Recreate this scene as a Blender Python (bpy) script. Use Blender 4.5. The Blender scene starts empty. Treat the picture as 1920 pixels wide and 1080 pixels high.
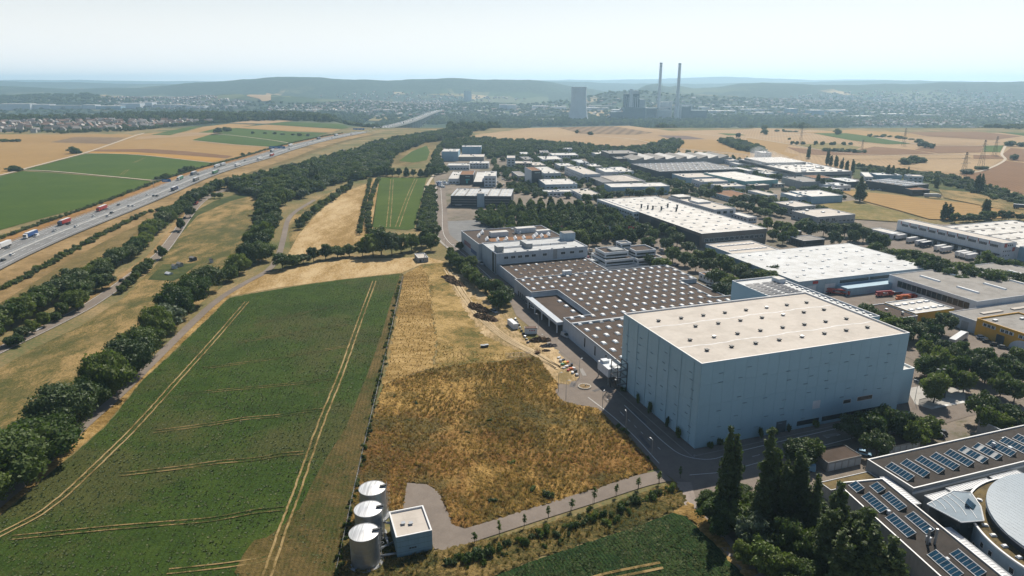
import bpy, math, random
import numpy as np
from mathutils import Vector, geometry as mgeo

random.seed(7)
SC = bpy.context.scene
COL = SC.collection
R = math.radians

# ------------------------------------------------------------------ camera
CAM_H = 110.0
PITCH = math.atan(385.0 / 1280.0)
cam_d = bpy.data.cameras.new('camera')
cam_d.lens = 24.0
cam_d.sensor_width = 36.0
cam_d.clip_start = 1.0
cam_d.clip_end = 60000.0
cam = bpy.data.objects.new('camera', cam_d)
cam.location = (0, 0, CAM_H)
cam.rotation_euler = (math.pi / 2 - PITCH, 0, 0)
COL.objects.link(cam)
SC.camera = cam

# ------------------------------------------------------------------ sky, sun, exposure
SUN_EL = R(47)
SUN_AZ = R(24)          # to the right of the view direction (+Y)
wd = bpy.data.worlds.new('World')
SC.world = wd
wd.use_nodes = True
wn = wd.node_tree
wn.nodes.clear()
sky = wn.nodes.new('ShaderNodeTexSky')
sky.sky_type = 'NISHITA'
sky.sun_disc = False
sky.sun_elevation = SUN_EL
sky.sun_rotation = SUN_AZ
sky.altitude = 200
sky.air_density = 1.0
sky.dust_density = 0.8
sky.ozone_density = 1.2
bg = wn.nodes.new('ShaderNodeBackground')
bg.inputs['Strength'].default_value = 0.065
wo = wn.nodes.new('ShaderNodeOutputWorld')
# pale summer haze towards the horizon, all the way round
wtc = wn.nodes.new('ShaderNodeTexCoord')
wsp = wn.nodes.new('ShaderNodeSeparateXYZ')
wn.links.new(wtc.outputs['Generated'], wsp.inputs[0])
wmr = wn.nodes.new('ShaderNodeMapRange')
wmr.interpolation_type = 'SMOOTHSTEP'
wmr.inputs['From Min'].default_value = 0.24
wmr.inputs['From Max'].default_value = 0.0
wn.links.new(wsp.outputs[2], wmr.inputs['Value'])
wmx = wn.nodes.new('ShaderNodeMix')
wmx.data_type = 'RGBA'
wn.links.new(wmr.outputs[0], wmx.inputs[0])
wn.links.new(sky.outputs[0], wmx.inputs[6])
wmx.inputs[7].default_value = (11.3, 11.3, 11.2, 1)
wn.links.new(wmx.outputs[2], bg.inputs[0])
wn.links.new(bg.outputs[0], wo.inputs[0])

sd = bpy.data.lights.new('sun', 'SUN')
sd.energy = 5.0
sd.angle = R(0.5)
sd.color = (1.0, 0.92, 0.80)
sun = bpy.data.objects.new('sun', sd)
sun.location = (0, 0, 400)
sdir = Vector((math.sin(SUN_AZ) * math.cos(SUN_EL), math.cos(SUN_AZ) * math.cos(SUN_EL), math.sin(SUN_EL)))
sun.rotation_euler = sdir.to_track_quat('Z', 'Y').to_euler()
COL.objects.link(sun)

SC.view_settings.view_transform = 'Standard'
SC.view_settings.look = 'None'
SC.view_settings.exposure = 0.5
SC.view_settings.gamma = 1.0
SC.view_settings.use_curve_mapping = False
SC.render.engine = 'CYCLES'
SC.cycles.max_bounces = 6
SC.cycles.diffuse_bounces = 3
SC.cycles.glossy_bounces = 2
SC.cycles.transmission_bounces = 4
SC.cycles.volume_bounces = 1
SC.cycles.transparent_max_bounces = 6
SC.cycles.use_denoising = True
SC.cycles.use_adaptive_sampling = True
SC.cycles.adaptive_threshold = 0.015

# ------------------------------------------------------------------ survey: photo points -> places on the land
FPX = 1280.0
_c, _s = math.cos(PITCH), math.sin(PITCH)


def G(x, y, z=0.0):
    """Place on the level z seen at photo point x, y."""
    u = (x - 960) / FPX
    v = (540 - y) / FPX
    dz = -_s + v * _c
    t = (z - CAM_H) / dz
    return (u * t, (_c + v * _s) * t)


def hgt(x, yb, yt):
    """Height of an upright edge from its foot (x, yb) and its top yt."""
    X, Y = G(x, yb)
    v = (540 - yt) / FPX
    return CAM_H + (-_s + v * _c) * Y / (_c + v * _s)


GA = R(19.0)
GO = (57.2, 190.4)
_gc, _gs = math.cos(GA), math.sin(GA)


def UV(u, v):
    """Works grid (u along the high-bay front, v along its side) -> world."""
    return (GO[0] + u * _gc - v * _gs, GO[1] + u * _gs + v * _gc)


def toUV(p):
    X, Y = p[0] - GO[0], p[1] - GO[1]
    return (X * _gc + Y * _gs, -X * _gs + Y * _gc)


VALLEY = -50.0
RIDGES = [  # distance, front width, back width, [(px, py) crest]
    (14000, 2600, 3000, [(-400, 149), (0, 150), (150, 150), (260, 152), (420, 152), (620, 153), (950, 152), (1000, 150), (1150, 150), (1270, 147), (1345, 143.5), (1420, 146), (1520, 150), (1640, 149), (1700, 152), (1800, 152), (1920, 156), (2400, 156)]),
    (9000, 1500, 1600, [(-400, 156), (0, 152), (100, 154), (200, 156), (320, 158), (420, 160), (960, 160), (1000, 152), (1060, 153), (1150, 156), (1300, 157), (1450, 155), (1560, 153), (1660, 150), (1740, 152), (1920, 155), (2400, 154)]),
    (6200, 1300, 1500, [(-400, 168), (0, 161), (60, 163), (130, 168), (260, 164), (350, 157), (430, 152), (500, 144.5), (560, 144), (640, 149), (740, 150), (840, 147), (900, 149), (990, 149), (1030, 154), (1075, 163), (1130, 171), (1230, 176), (1700, 178), (2400, 176)]),
    (5600, 900, 1200, [(-400, 185), (300, 186), (1120, 184), (1190, 172), (1215, 160), (1232, 157), (1250, 164), (1270, 160), (1300, 166), (1340, 163), (1380, 158), (1430, 155.5), (1480, 158), (1560, 159), (1640, 158), (1720, 158), (1800, 154), (1920, 153), (2100, 152), (2400, 155)]),
    (4300, 700, 800, [(-400, 200), (0, 182), (100, 178), (160, 176), (230, 184), (330, 186), (420, 176), (500, 178), (600, 186), (800, 196), (1000, 197), (1080, 186), (1140, 174), (1190, 170), (1260, 176), (1330, 178), (1420, 183), (1500, 190), (1700, 195), (2400, 195)]),
]
_rid = []
for D, wf, wb, pts in RIDGES:
    tx, tz = [], []
    for (x, y) in pts:
        u = (x - 960) / FPX
        v = (540 - y) / FPX
        t = D / (_c + v * _s)
        tx.append(u * t / D)
        tz.append(CAM_H + (-_s + v * _c) * t)
    _rid.append((D, wf, wb, np.array(tx), np.array(tz)))


def _smooth(x):
    x = np.clip(x, 0, 1)
    return x * x * (3 - 2 * x)


def terrain(X, Y):
    X = np.asarray(X, float)
    Y = np.asarray(Y, float)
    Ys = np.maximum(Y, 200.0)
    a = X / Ys
    edge = 1760.0 + 620.0 * _smooth((-X - 330.0) / 420.0)   # the plateau reaches farther on the left
    base = VALLEY * _smooth((Y - edge) / 420.0)
    out = base.copy()
    for D, wf, wb, tx, tz in _rid:
        zc = np.interp(a, tx, tz)
        zc = zc + 3.0 * np.sin(X / 170.0 + D) + 2.0 * np.sin(X / 61.0 + 2 * D)
        dy = Y - D
        w = np.where(dy < 0, wf, wb)
        k = np.exp(-(dy / w) ** 2 * 1.6)
        wob = 1 + 0.10 * np.sin(X / 310.0 + Y / 420.0 + D) * (1 - k)
        h = VALLEY + (zc - VALLEY) * np.clip(k * wob, 0, 1)
        out = np.where(Y > 2300, np.maximum(out, h), out)
    return out


def GT(px, py):
    """Place on the land itself (valley and hills included) seen at a photo point."""
    u = (px - 960) / FPX
    v = (540 - py) / FPX
    d = (u, _c + v * _s, -_s + v * _c)
    Y = np.concatenate([np.arange(1500, 6000, 15.0), np.arange(6000, 16000, 50.0)])
    t = Y / d[1]
    z = CAM_H + d[2] * t
    g = terrain(d[0] * t, Y)
    hit = np.nonzero(z <= g)[0]
    if len(hit) == 0:
        i = len(Y) - 1
    else:
        i = hit[0]
    return (float(d[0] * t[i]), float(Y[i]), float(g[i]))


# ------------------------------------------------------------------ materials
MATS = {}
KALB = 0.76     # photograph is exposed for a dark land under a bright sky


def _new(name):
    m = bpy.data.materials.new(name)
    m.use_nodes = True
    nt = m.node_tree
    b = nt.nodes['Principled BSDF']
    return m, nt, b


def _noise(nt, vec, scale, detail=3.0, rough=0.55):
    n = nt.nodes.new('ShaderNodeTexNoise')
    n.inputs['Scale'].default_value = scale
    n.inputs['Detail'].default_value = detail
    n.inputs['Roughness'].default_value = rough
    nt.links.new(vec, n.inputs['Vector'])
    return n.outputs['Fac']


def _ramp(nt, fac, stops):
    r = nt.nodes.new('ShaderNodeValToRGB')
    e = r.color_ramp.elements
    while len(e) < len(stops):
        e.new(0.5)
    for i, (p, c) in enumerate(stops):
        e[i].position = p
        e[i].color = (c[0], c[1], c[2], 1)
    nt.links.new(fac, r.inputs[0])
    return r.outputs[0]


def _mix(nt, fac, a, b, mode='MIX'):
    m = nt.nodes.new('ShaderNodeMix')
    m.data_type = 'RGBA'
    m.blend_type = mode
    for sock, val in ((m.inputs[0], fac), (m.inputs[6], a), (m.inputs[7], b)):
        if isinstance(val, (int, float)):
            sock.default_value = val
        elif isinstance(val, (tuple, list)):
            sock.default_value = (val[0], val[1], val[2], 1)
        else:
            nt.links.new(val, sock)
    return m.outputs[2]


def _math(nt, op, a, b=0.0):
    m = nt.nodes.new('ShaderNodeMath')
    m.operation = op
    for sock, val in ((m.inputs[0], a), (m.inputs[1], b)):
        if isinstance(val, (int, float)):
            sock.default_value = val
        else:
            nt.links.new(val, sock)
    return m.outputs[0]


def _pos(nt, rot=0.0, sx=1.0, sy=1.0, obj=False):
    if obj:
        tc = nt.nodes.new('ShaderNodeTexCoord')
        out = tc.outputs['Object']
    else:
        g = nt.nodes.new('ShaderNodeNewGeometry')
        out = g.outputs['Position']
    mp = nt.nodes.new('ShaderNodeMapping')
    mp.vector_type = 'POINT'
    mp.inputs['Rotation'].default_value = (0, 0, rot)
    mp.inputs['Scale'].default_value = (sx, sy, 1)
    nt.links.new(out, mp.inputs['Vector'])
    return mp.outputs[0]


def mat(name, col, rough=0.75, var=0.12, scale=0.35, metal=0.0, bump=0.0, spec=0.3, streak=0.0, stain=0.0):
    """Plain painted / rendered / metal surface with uneven tone and some grime."""
    if name in MATS:
        return MATS[name]
    m, nt, b = _new(name)
    col = tuple(c * KALB for c in col)
    p = _pos(nt)
    n1 = _noise(nt, p, scale, 4)
    n2 = _noise(nt, p, scale * 7.3, 2)
    s = _math(nt, 'ADD', _math(nt, 'MULTIPLY', n1, 0.65), _math(nt, 'MULTIPLY', n2, 0.35))
    d = tuple(max(0, c * (1 - 2.2 * var)) for c in col)
    l = tuple(min(1, c * (1 + 1.4 * var)) for c in col)
    c = _ramp(nt, s, [(0.3, d), (0.5, col), (0.72, l)])
    if streak:
        ps = _pos(nt, 0, 1, 1)
        mp = nt.nodes[-1]
        mp.inputs['Scale'].default_value = (1.1, 1.1, 0.06)
        n3 = _noise(nt, ps, 1.0, 3)
        c = _mix(nt, streak, c, _ramp(nt, n3, [(0.35, (0.25, 0.24, 0.22)), (0.6, (1, 1, 1))]), 'MULTIPLY')
    if stain:   # dried puddles, dust and patched membrane
        n5 = _noise(nt, p, 0.16, 6, 0.65)
        c = _mix(nt, stain, c, _ramp(nt, n5, [(0.42, (0.5, 0.47, 0.43)), (0.5, (0.9, 0.88, 0.85)), (0.6, (1, 1, 1))]), 'MULTIPLY')
        br = nt.nodes.new('ShaderNodeTexBrick')
        nt.links.new(_pos(nt, -R(19), 0.09, 0.09), br.inputs['Vector'])
        br.inputs['Color1'].default_value = (1, 1, 1, 1)
        br.inputs['Color2'].default_value = (0.9, 0.9, 0.9, 1)
        br.inputs['Mortar'].default_value = (0.68, 0.67, 0.66, 1)
        br.inputs['Scale'].default_value = 1.0
        br.inputs['Mortar Size'].default_value = 0.012
        c = _mix(nt, stain, c, br.outputs[0], 'MULTIPLY')
    nt.links.new(c, b.inputs['Base Color'])
    b.inputs['Roughness'].default_value = rough
    b.inputs['Metallic'].default_value = metal
    b.inputs['Specular IOR Level'].default_value = spec
    if bump:
        bp = nt.nodes.new('ShaderNodeBump')
        bp.inputs['Strength'].default_value = bump
        bp.inputs['Distance'].default_value = 0.2
        nt.links.new(n2, bp.inputs['Height'])
        nt.links.new(bp.outputs[0], b.inputs['Normal'])
    MATS[name] = m
    return m


def land(name, cols, big=0.02, mid=0.15, fine=1.2, rows=None, bump=0.5, contrast=0.5, patch=None, aniso=None, dist=0.6):
    """Field / grass / soil: cols = [dark, mid, light], rows = (angle deg, spacing m, amount)."""
    if name in MATS:
        return MATS[name]
    m, nt, b = _new(name)
    cols = [tuple(max(.004, (sum(c) / 3 + (q - sum(c) / 3) * 1.18) * KALB) for q in c) for c in cols]
    p = _pos(nt) if not aniso else _pos(nt, R(aniso[0]), aniso[1], aniso[2])
    n1 = _noise(nt, p, big, 5, 0.6)
    n2 = _noise(nt, p, mid, 5, 0.65)
    n3 = _noise(nt, p, fine, 4, 0.7)
    a = _math(nt, 'MULTIPLY', n1, 0.42)
    bb = _math(nt, 'MULTIPLY', n2, 0.33)
    cc = _math(nt, 'MULTIPLY', n3, 0.25)
    s = _math(nt, 'ADD', _math(nt, 'ADD', a, bb), cc)
    k = 0.105 * (1.5 - contrast)
    c = _ramp(nt, s, [(0.5 - k, cols[0]), (0.5, cols[1]), (0.5 + k, cols[2])])
    for pc in ([] if not patch else (patch if isinstance(patch, list) else [patch])):
        wp = nt.nodes.new('ShaderNodeVectorMath')
        nt.links.new(_pos(nt), wp.inputs[0])
        wp.inputs[1].default_value = (37.0 * pc[1] * 900, 11.0, 0)
        n4 = _noise(nt, wp.outputs[0], pc[1], 6, 0.7)
        n4 = _math(nt, 'ADD', n4, _math(nt, 'MULTIPLY', _math(nt, 'SUBTRACT', n3, 0.5), 0.25))
        f = _ramp(nt, n4, [(pc[2], (0, 0, 0)), (pc[2] + 0.1, (1, 1, 1))])
        f = _math(nt, 'MULTIPLY', f, pc[3] if len(pc) > 3 else 0.85)
        c = _mix(nt, f, c, tuple(q * KALB for q in pc[0]))
    if rows:
        rp = _pos(nt, R(rows[0]))
        w = nt.nodes.new('ShaderNodeTexWave')
        w.wave_type = 'BANDS'
        w.bands_direction = 'X'
        w.inputs['Scale'].default_value = 0.314 / rows[1]
        w.inputs['Distortion'].default_value = rows[3] if len(rows) > 3 else 0.6
        w.inputs['Detail'].default_value = 2
        w.inputs['Detail Scale'].default_value = 1.0
        nt.links.new(rp, w.inputs['Vector'])
        wr = _ramp(nt, w.outputs['Fac'], [(0.15, (1 - rows[2],) * 3), (0.7, (1, 1, 1))])
        c = _mix(nt, 1.0, c, wr, 'MULTIPLY')
    nt.links.new(c, b.inputs['Base Color'])
    b.inputs['Roughness'].default_value = 0.95
    b.inputs['Specular IOR Level'].default_value = 0.1
    if bump:
        bp = nt.nodes.new('ShaderNodeBump')
        bp.inputs['Strength'].default_value = bump
        bp.inputs['Distance'].default_value = dist
        nt.links.new(_math(nt, 'ADD', n3, n2), bp.inputs['Height'])
        nt.links.new(bp.outputs[0], b.inputs['Normal'])
    MATS[name] = m
    return m


def leafmat(name, col, col2, trans=0.3):
    if name in MATS:
        return MATS[name]
    m, nt, b = _new(name)
    oi = nt.nodes.new('ShaderNodeObjectInfo')
    n = _noise(nt, _pos(nt), 0.5, 2)
    f = _math(nt, 'ADD', _math(nt, 'MULTIPLY', oi.outputs['Random'], 0.75), _math(nt, 'MULTIPLY', n, 0.55))
    c = _ramp(nt, f, [(0.2, col), (1.0, col2)])
    nt.links.new(c, b.inputs['Base Color'])
    b.inputs['Roughness'].default_value = 0.55
    b.inputs['Specular IOR Level'].default_value = 0.25
    tr = nt.nodes.new('ShaderNodeBsdfTranslucent')
    nt.links.new(_mix(nt, 1.0, c, (1.0, 1.15, 0.5), 'MULTIPLY'), tr.inputs[0])
    ms = nt.nodes.new('ShaderNodeMixShader')
    ms.inputs[0].default_value = trans
    nt.links.new(b.outputs[0], ms.inputs[1])
    nt.links.new(tr.outputs[0], ms.inputs[2])
    nt.links.new(ms.outputs[0], nt.nodes['Material Output'].inputs[0])
    MATS[name] = m
    return m


GLASS = mat('dark_window_glass', (0.02, 0.03, 0.04), 0.22, 0.3, 0.6, spec=0.35)
GLASSB = mat('blue_skylight_glass', (0.02, 0.055, 0.085), 0.15, 0.3, 0.8, spec=0.7)
WHITE = mat('white_paint', (0.78, 0.79, 0.79), 0.5, 0.06)
TYRE = mat('tyre_rubber', (0.02, 0.02, 0.02), 0.9)
STEEL = mat('galvanised_steel', (0.42, 0.44, 0.46), 0.45, 0.1, metal=0.6)
DARK = mat('dark_metal', (0.06, 0.065, 0.07), 0.5, 0.15)
ASPH = land('asphalt_pale', [(0.18, 0.155, 0.135), (0.22, 0.19, 0.165), (0.26, 0.225, 0.195)], 0.03, 0.3, 2.5, bump=0.1, contrast=0.4)
ASPHD = land('asphalt_grey', [(0.18, 0.18, 0.178), (0.225, 0.225, 0.222), (0.27, 0.27, 0.262)], 0.02, 0.2, 2.0, bump=0.1, contrast=0.4)
BARK = mat('bark', (0.075, 0.06, 0.045), 0.9, 0.2, 1.5)
LINE = mat('road_paint', (0.7, 0.7, 0.68), 0.6, 0.15, 1.5)


# ------------------------------------------------------------------ mesh helpers
class MB:
    def __init__(s):
        s.v = []
        s.f = []
        s.m = []

    def quad(s, a, b, c, d, mi=0):
        n = len(s.v)
        s.v += [tuple(a), tuple(b), tuple(c), tuple(d)]
        s.f.append((n, n + 1, n + 2, n + 3))
        s.m.append(mi)
        return s

    def box(s, x0, y0, z0, x1, y1, z1, mi=0, top=None):
        n = len(s.v)
        s.v += [(x0, y0, z0), (x1, y0, z0), (x1, y1, z0), (x0, y1, z0), (x0, y0, z1), (x1, y0, z1), (x1, y1, z1), (x0, y1, z1)]
        for i, f in enumerate([(0, 3, 2, 1), (4, 5, 6, 7), (0, 1, 5, 4), (1, 2, 6, 5), (2, 3, 7, 6), (3, 0, 4, 7)]):
            s.f.append(tuple(n + k for k in f))
            s.m.append(top if (i == 1 and top is not None) else mi)
        return s

    def hexa(s, lo, hi, mi=0):
        n = len(s.v)
        s.v += [tuple(p) for p in lo] + [tuple(p) for p in hi]
        for f in [(0, 3, 2, 1), (4, 5, 6, 7), (0, 1, 5, 4), (1, 2, 6, 5), (2, 3, 7, 6), (3, 0, 4, 7)]:
            s.f.append(tuple(n + k for k in f))
            s.m.append(mi)
        return s

    def lathe(s, prof, cx=0, cy=0, n=24, mi=0, cap=True, mtop=None):
        b = len(s.v)
        for (r, z) in prof:
            for k in range(n):
                a = 2 * math.pi * k / n
                s.v.append((cx + r * math.cos(a), cy + r * math.sin(a), z))
        for i in range(len(prof) - 1):
            for k in range(n):
                k2 = (k + 1) % n
                s.f.append((b + i * n + k, b + i * n + k2, b + (i + 1) * n + k2, b + (i + 1) * n + k))
                s.m.append(mi)
        if cap:
            s.f.append(tuple(b + (len(prof) - 1) * n + k for k in range(n)))
            s.m.append(mi if mtop is None else mtop)
            s.f.append(tuple(b + k for k in reversed(range(n))))
            s.m.append(mi)
        return s

    def tube(s, p, q, r0, r1=None, n=6, mi=0):
        r1 = r0 if r1 is None else r1
        p = Vector(p)
        q = Vector(q)
        d = (q - p).normalized()
        a = d.orthogonal().normalized()
        c = d.cross(a)
        b = len(s.v)
        for (o, r) in ((p, r0), (q, r1)):
            for k in range(n):
                t = 2 * math.pi * k / n
                s.v.append(tuple(o + a * (r * math.cos(t)) + c * (r * math.sin(t))))
        for k in range(n):
            k2 = (k + 1) % n
            s.f.append((b + k, b + k2, b + n + k2, b + n + k))
            s.m.append(mi)
        s.f.append(tuple(b + n + k for k in range(n)))
        s.m.append(mi)
        s.f.append(tuple(b + k for k in reversed(range(n))))
        s.m.append(mi)
        return s

    def prism(s, pts, z0, z1, mi=0, mtop=None):
        n = len(pts)
        b = len(s.v)
        s.v += [(x, y, z0) for x, y in pts] + [(x, y, z1) for x, y in pts]
        for k in range(n):
            k2 = (k + 1) % n
            s.f.append((b + k, b + k2, b + n + k2, b + n + k))
            s.m.append(mi)
        s.f.append(tuple(b + n + k for k in range(n)))
        s.m.append(mi if mtop is None else mtop)
        s.f.append(tuple(b + k for k in reversed(range(n))))
        s.m.append(mi)
        return s

    def mesh(s, name, mats, smooth=False):
        me = bpy.data.meshes.new(name)
        me.from_pydata(s.v, [], s.f)
        for m in (mats if isinstance(mats, (list, tuple)) else [mats]):
            me.materials.append(m)
        if any(s.m):
            me.polygons.foreach_set('material_index', s.m)
        if smooth:
            me.polygons.foreach_set('use_smooth', [True] * len(s.f))
        me.update()
        return me

    def build(s, name, mats, parent=None, loc=(0, 0, 0), rz=0.0, smooth=False):
        return put(name, s.mesh(name, mats, smooth), parent, loc, rz)


def put(name, me, parent=None, loc=(0, 0, 0), rz=0.0, scale=None):
    o = bpy.data.objects.new(name, me)
    COL.objects.link(o)
    o.parent = parent
    o.location = loc
    if rz:
        o.rotation_euler = (0, 0, rz)
    if scale:
        o.scale = scale
    return o


def tag(o, label=None, cat=None, group=None, kind=None):
    if label:
        o['label'] = label
    if cat:
        o['category'] = cat
    if group:
        o['group'] = group
    if kind:
        o['kind'] = kind
    return o


def thing(name, label, cat, loc=(0, 0, 0), rz=0.0, group=None):
    return tag(put(name, None, None, loc, rz), label, cat, group)


_ORD = ['first', 'second', 'third', 'fourth', 'fifth', 'sixth', 'seventh', 'eighth', 'ninth', 'tenth', 'eleventh', 'twelfth', 'thirteenth', 'fourteenth', 'fifteenth', 'sixteenth', 'seventeenth', 'eighteenth', 'nineteenth', 'twentieth']


def nth(i):
    if i < 20:
        return _ORD[i]
    n = i + 1
    suf = 'th' if 10 <= n % 100 <= 20 else {1: 'st', 2: 'nd', 3: 'rd'}.get(n % 10, 'th')
    return '%d%s' % (n, suf)


def sheet(name, pts, z, m, cell=None, kind='structure', label=None, parent=None, drape=False, rough=0.0, seed=0, rag=0.0):
    """Flat (or gently uneven) ground sheet over polygon pts (world xy)."""
    P = [Vector((p[0], p[1])) for p in pts]
    if cell:
        xs = [p.x for p in P]
        ys = [p.y for p in P]
        # refine the outline too, ragged where the growth is
        _rs = random.Random(seed)
        Q = []
        for i in range(len(P)):
            a, b = P[i], P[(i + 1) % len(P)]
            n = max(1, int((b - a).length / cell))
            for k in range(n):
                q = a.lerp(b, k / n)
                if rag and k:
                    q = q + Vector((_rs.uniform(-rag, rag), _rs.uniform(-rag, rag)))
                Q.append(q)
        gx = np.arange(min(xs), max(xs), cell)
        gy = np.arange(min(ys), max(ys), cell)
        X, Y = np.meshgrid(gx, gy)
        rg = np.random.default_rng(seed)
        X = (X + rg.uniform(-.3, .3, X.shape) * cell).ravel()
        Y = (Y + rg.uniform(-.3, .3, Y.shape) * cell).ravel()
        inside = np.zeros(len(X), bool)
        qx = np.array([q.x for q in P])
        qy = np.array([q.y for q in P])
        j = len(P) - 1
        for i in range(len(P)):
            cnd = ((qy[i] > Y) != (qy[j] > Y)) & (X < (qx[j] - qx[i]) * (Y - qy[i]) / (qy[j] - qy[i] + 1e-12) + qx[i])
            inside ^= cnd
            j = i
        extra = [Vector((a, b)) for a, b in zip(X[inside], Y[inside])]
        V = Q + extra
        E = [(i, (i + 1) % len(Q)) for i in range(len(Q))]
        vs, es, fs, _, _, _ = mgeo.delaunay_2d_cdt(V, E, [], 1, 1e-5)
    else:
        vs, es, fs, _, _, _ = mgeo.delaunay_2d_cdt(P, [(i, (i + 1) % len(P)) for i in range(len(P))], [], 1, 1e-5)
    co = np.array([(v.x, v.y) for v in vs])
    zz = np.full(len(co), z)
    if drape:
        zz = terrain(co[:, 0], co[:, 1]) + z
    if rough:
        rg = np.random.default_rng(seed + 5)
        n = 0
        for k, (fr, am) in enumerate(((0.11, 1.0), (0.31, .8), (0.73, .6))):
            ph = rg.uniform(0, 6, 6)
            n = n + am * (np.sin(co[:, 0] * fr + ph[0] + 1.3 * np.sin(co[:, 1] * fr * .7 + ph[1])) * np.sin(co[:, 1] * fr * 1.1 + ph[2] + 1.5 * np.sin(co[:, 0] * fr * .6 + ph[3])))
        n = n + rg.normal(0, .7, len(co))
        nb = len(Q) if cell else 0
        amp = np.full(len(co), rough)
        zz = zz + np.maximum(0, rough * (n * .3 + .5))
        if nb:
            zz[:nb] = z
    me = bpy.data.meshes.new(name)
    me.from_pydata([(a, b, c) for (a, b), c in zip(co, zz)], [], [tuple(f) for f in fs])
    me.materials.append(m)
    # all faces up
    if len(me.polygons) and me.polygons[0].normal.z < 0:
        me.flip_normals()
    o = put(name, me, parent)
    if not parent:
        o['kind'] = kind
        if label:
            o['label'] = label
    return o


def px(pts, z=0.0):
    return [G(x, y, z) for x, y in pts]


def offset_line(line, d):
    out = []
    n = len(line)
    for i in range(n):
        a = Vector(line[max(0, i - 1)][:2])
        b = Vector(line[min(n - 1, i + 1)][:2])
        t = (b - a).normalized()
        nrm = Vector((-t.y, t.x))
        p = Vector(line[i][:2]) + nrm * d
        out.append((p.x, p.y))
    return out


def resample(line, step):
    out = [tuple(line[0][:2])]
    acc = 0.0
    for i in range(len(line) - 1):
        a = Vector(line[i][:2])
        b = Vector(line[i + 1][:2])
        L = (b - a).length
        d = step - acc
        while d <= L:
            p = a.lerp(b, d / L)
            out.append((p.x, p.y))
            d += step
        acc = (acc + L) % step
    return out


def catmull(line, sub=6):
    P = [Vector(p[:2]) for p in line]
    P = [P[0] * 2 - P[1]] + P + [P[-1] * 2 - P[-2]]
    out = []
    for i in range(1, len(P) - 2):
        for k in range(sub):
            t = k / sub
            q = 0.5 * ((2 * P[i]) + (P[i + 1] - P[i - 1]) * t + (2 * P[i - 1] - 5 * P[i] + 4 * P[i + 1] - P[i + 2]) * t * t + (3 * P[i] - P[i - 1] - 3 * P[i + 1] + P[i + 2]) * t ** 3)
            out.append((q.x, q.y))
    out.append(tuple(P[-2]))
    return out


def strip(name, line, d0, d1, z, m, parent=None, drape=False, kind='structure', dash=None):
    a = offset_line(line, d0)
    b = offset_line(line, d1)
    mb = MB()
    n = len(line)

    def zz(p):
        return (float(drape(p[0], p[1])) if callable(drape) else (float(terrain(p[0], p[1])) if drape else 0.0)) + z
    if dash:
        acc = 0.0
        for i in range(n - 1):
            if int(acc / dash) % 3 == 0:
                mb.quad((*a[i], zz(a[i])), (*b[i], zz(b[i])), (*b[i + 1], zz(b[i + 1])), (*a[i + 1], zz(a[i + 1])))
            acc += math.dist(line[i], line[i + 1])
    else:
        va = [(*p, zz(p)) for p in a]
        vb = [(*p, zz(p)) for p in b]
        mb.v = va + vb
        for i in range(n - 1):
            mb.f.append((i, n + i, n + i + 1, i + 1))
            mb.m.append(0)
    me = mb.mesh(name, m)
    if len(me.polygons) and me.polygons[0].normal.z < 0:
        me.flip_normals()
    o = put(name, me, parent)
    if not parent:
        o['kind'] = kind
    return o

# ================================================================== THE LAND
def far_land():
    m, nt, b = _new('far_land')
    p = _pos(nt)
    v = nt.nodes.new('ShaderNodeTexVoronoi')
    v.inputs['Scale'].default_value = 0.0042
    v.inputs['Randomness'].default_value = 0.9
    mp = _pos(nt, R(25), 1.0, 0.55)
    nt.links.new(mp, v.inputs['Vector'])
    sep = nt.nodes.new('ShaderNodeSeparateColor')
    nt.links.new(v.outputs['Color'], sep.inputs[0])
    patch = _ramp(nt, sep.outputs[0], [(0.0, (0.035, 0.055, 0.033)), (0.35, (0.05, 0.075, 0.04)), (0.55, (0.09, 0.105, 0.055)), (0.8, (0.11, 0.115, 0.065)), (0.93, (0.34, 0.26, 0.15))])
    nt.nodes[-1].color_ramp.interpolation = 'CONSTANT'
    n1 = _noise(nt, p, 0.0011, 5, 0.6)
    wood = _ramp(nt, n1, [(0.44, (0, 0, 0)), (0.5, (1, 1, 1))])
    n2 = _noise(nt, p, 0.03, 4, 0.7)
    wcol = _ramp(nt, n2, [(0.35, (0.02, 0.032, 0.022)), (0.65, (0.05, 0.07, 0.045))])
    c = _mix(nt, wood, patch, wcol)
    # dry turf on the plateau around the camera
    g = nt.nodes.new('ShaderNodeNewGeometry')
    sp = nt.nodes.new('ShaderNodeSeparateXYZ')
    nt.links.new(g.outputs['Position'], sp.inputs[0])
    up = _ramp(nt, _math(nt, 'DIVIDE', sp.outputs[2], 200.0), [(0.22, (0, 0, 0)), (0.45, (1, 1, 1))])
    c = _mix(nt, up, c, wcol)
    near = _ramp(nt, _math(nt, 'DIVIDE', sp.outputs[1], 4000.0), [(0.43, (1, 1, 1)), (0.47, (0, 0, 0))])
    turf = _ramp(nt, _math(nt, 'ADD', _math(nt, 'MULTIPLY', _noise(nt, p, 0.02, 5), 0.6), _math(nt, 'MULTIPLY', _noise(nt, p, 0.7, 4), 0.4)), [(0.4, (0.09, 0.10, 0.04)), (0.52, (0.17, 0.135, 0.065)), (0.62, (0.27, 0.195, 0.10))])
    c = _mix(nt, near, c, turf)
    nt.links.new(c, b.inputs['Base Color'])
    b.inputs['Roughness'].default_value = 0.95
    b.inputs['Specular IOR Level'].default_value = 0.05
    return m


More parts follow.
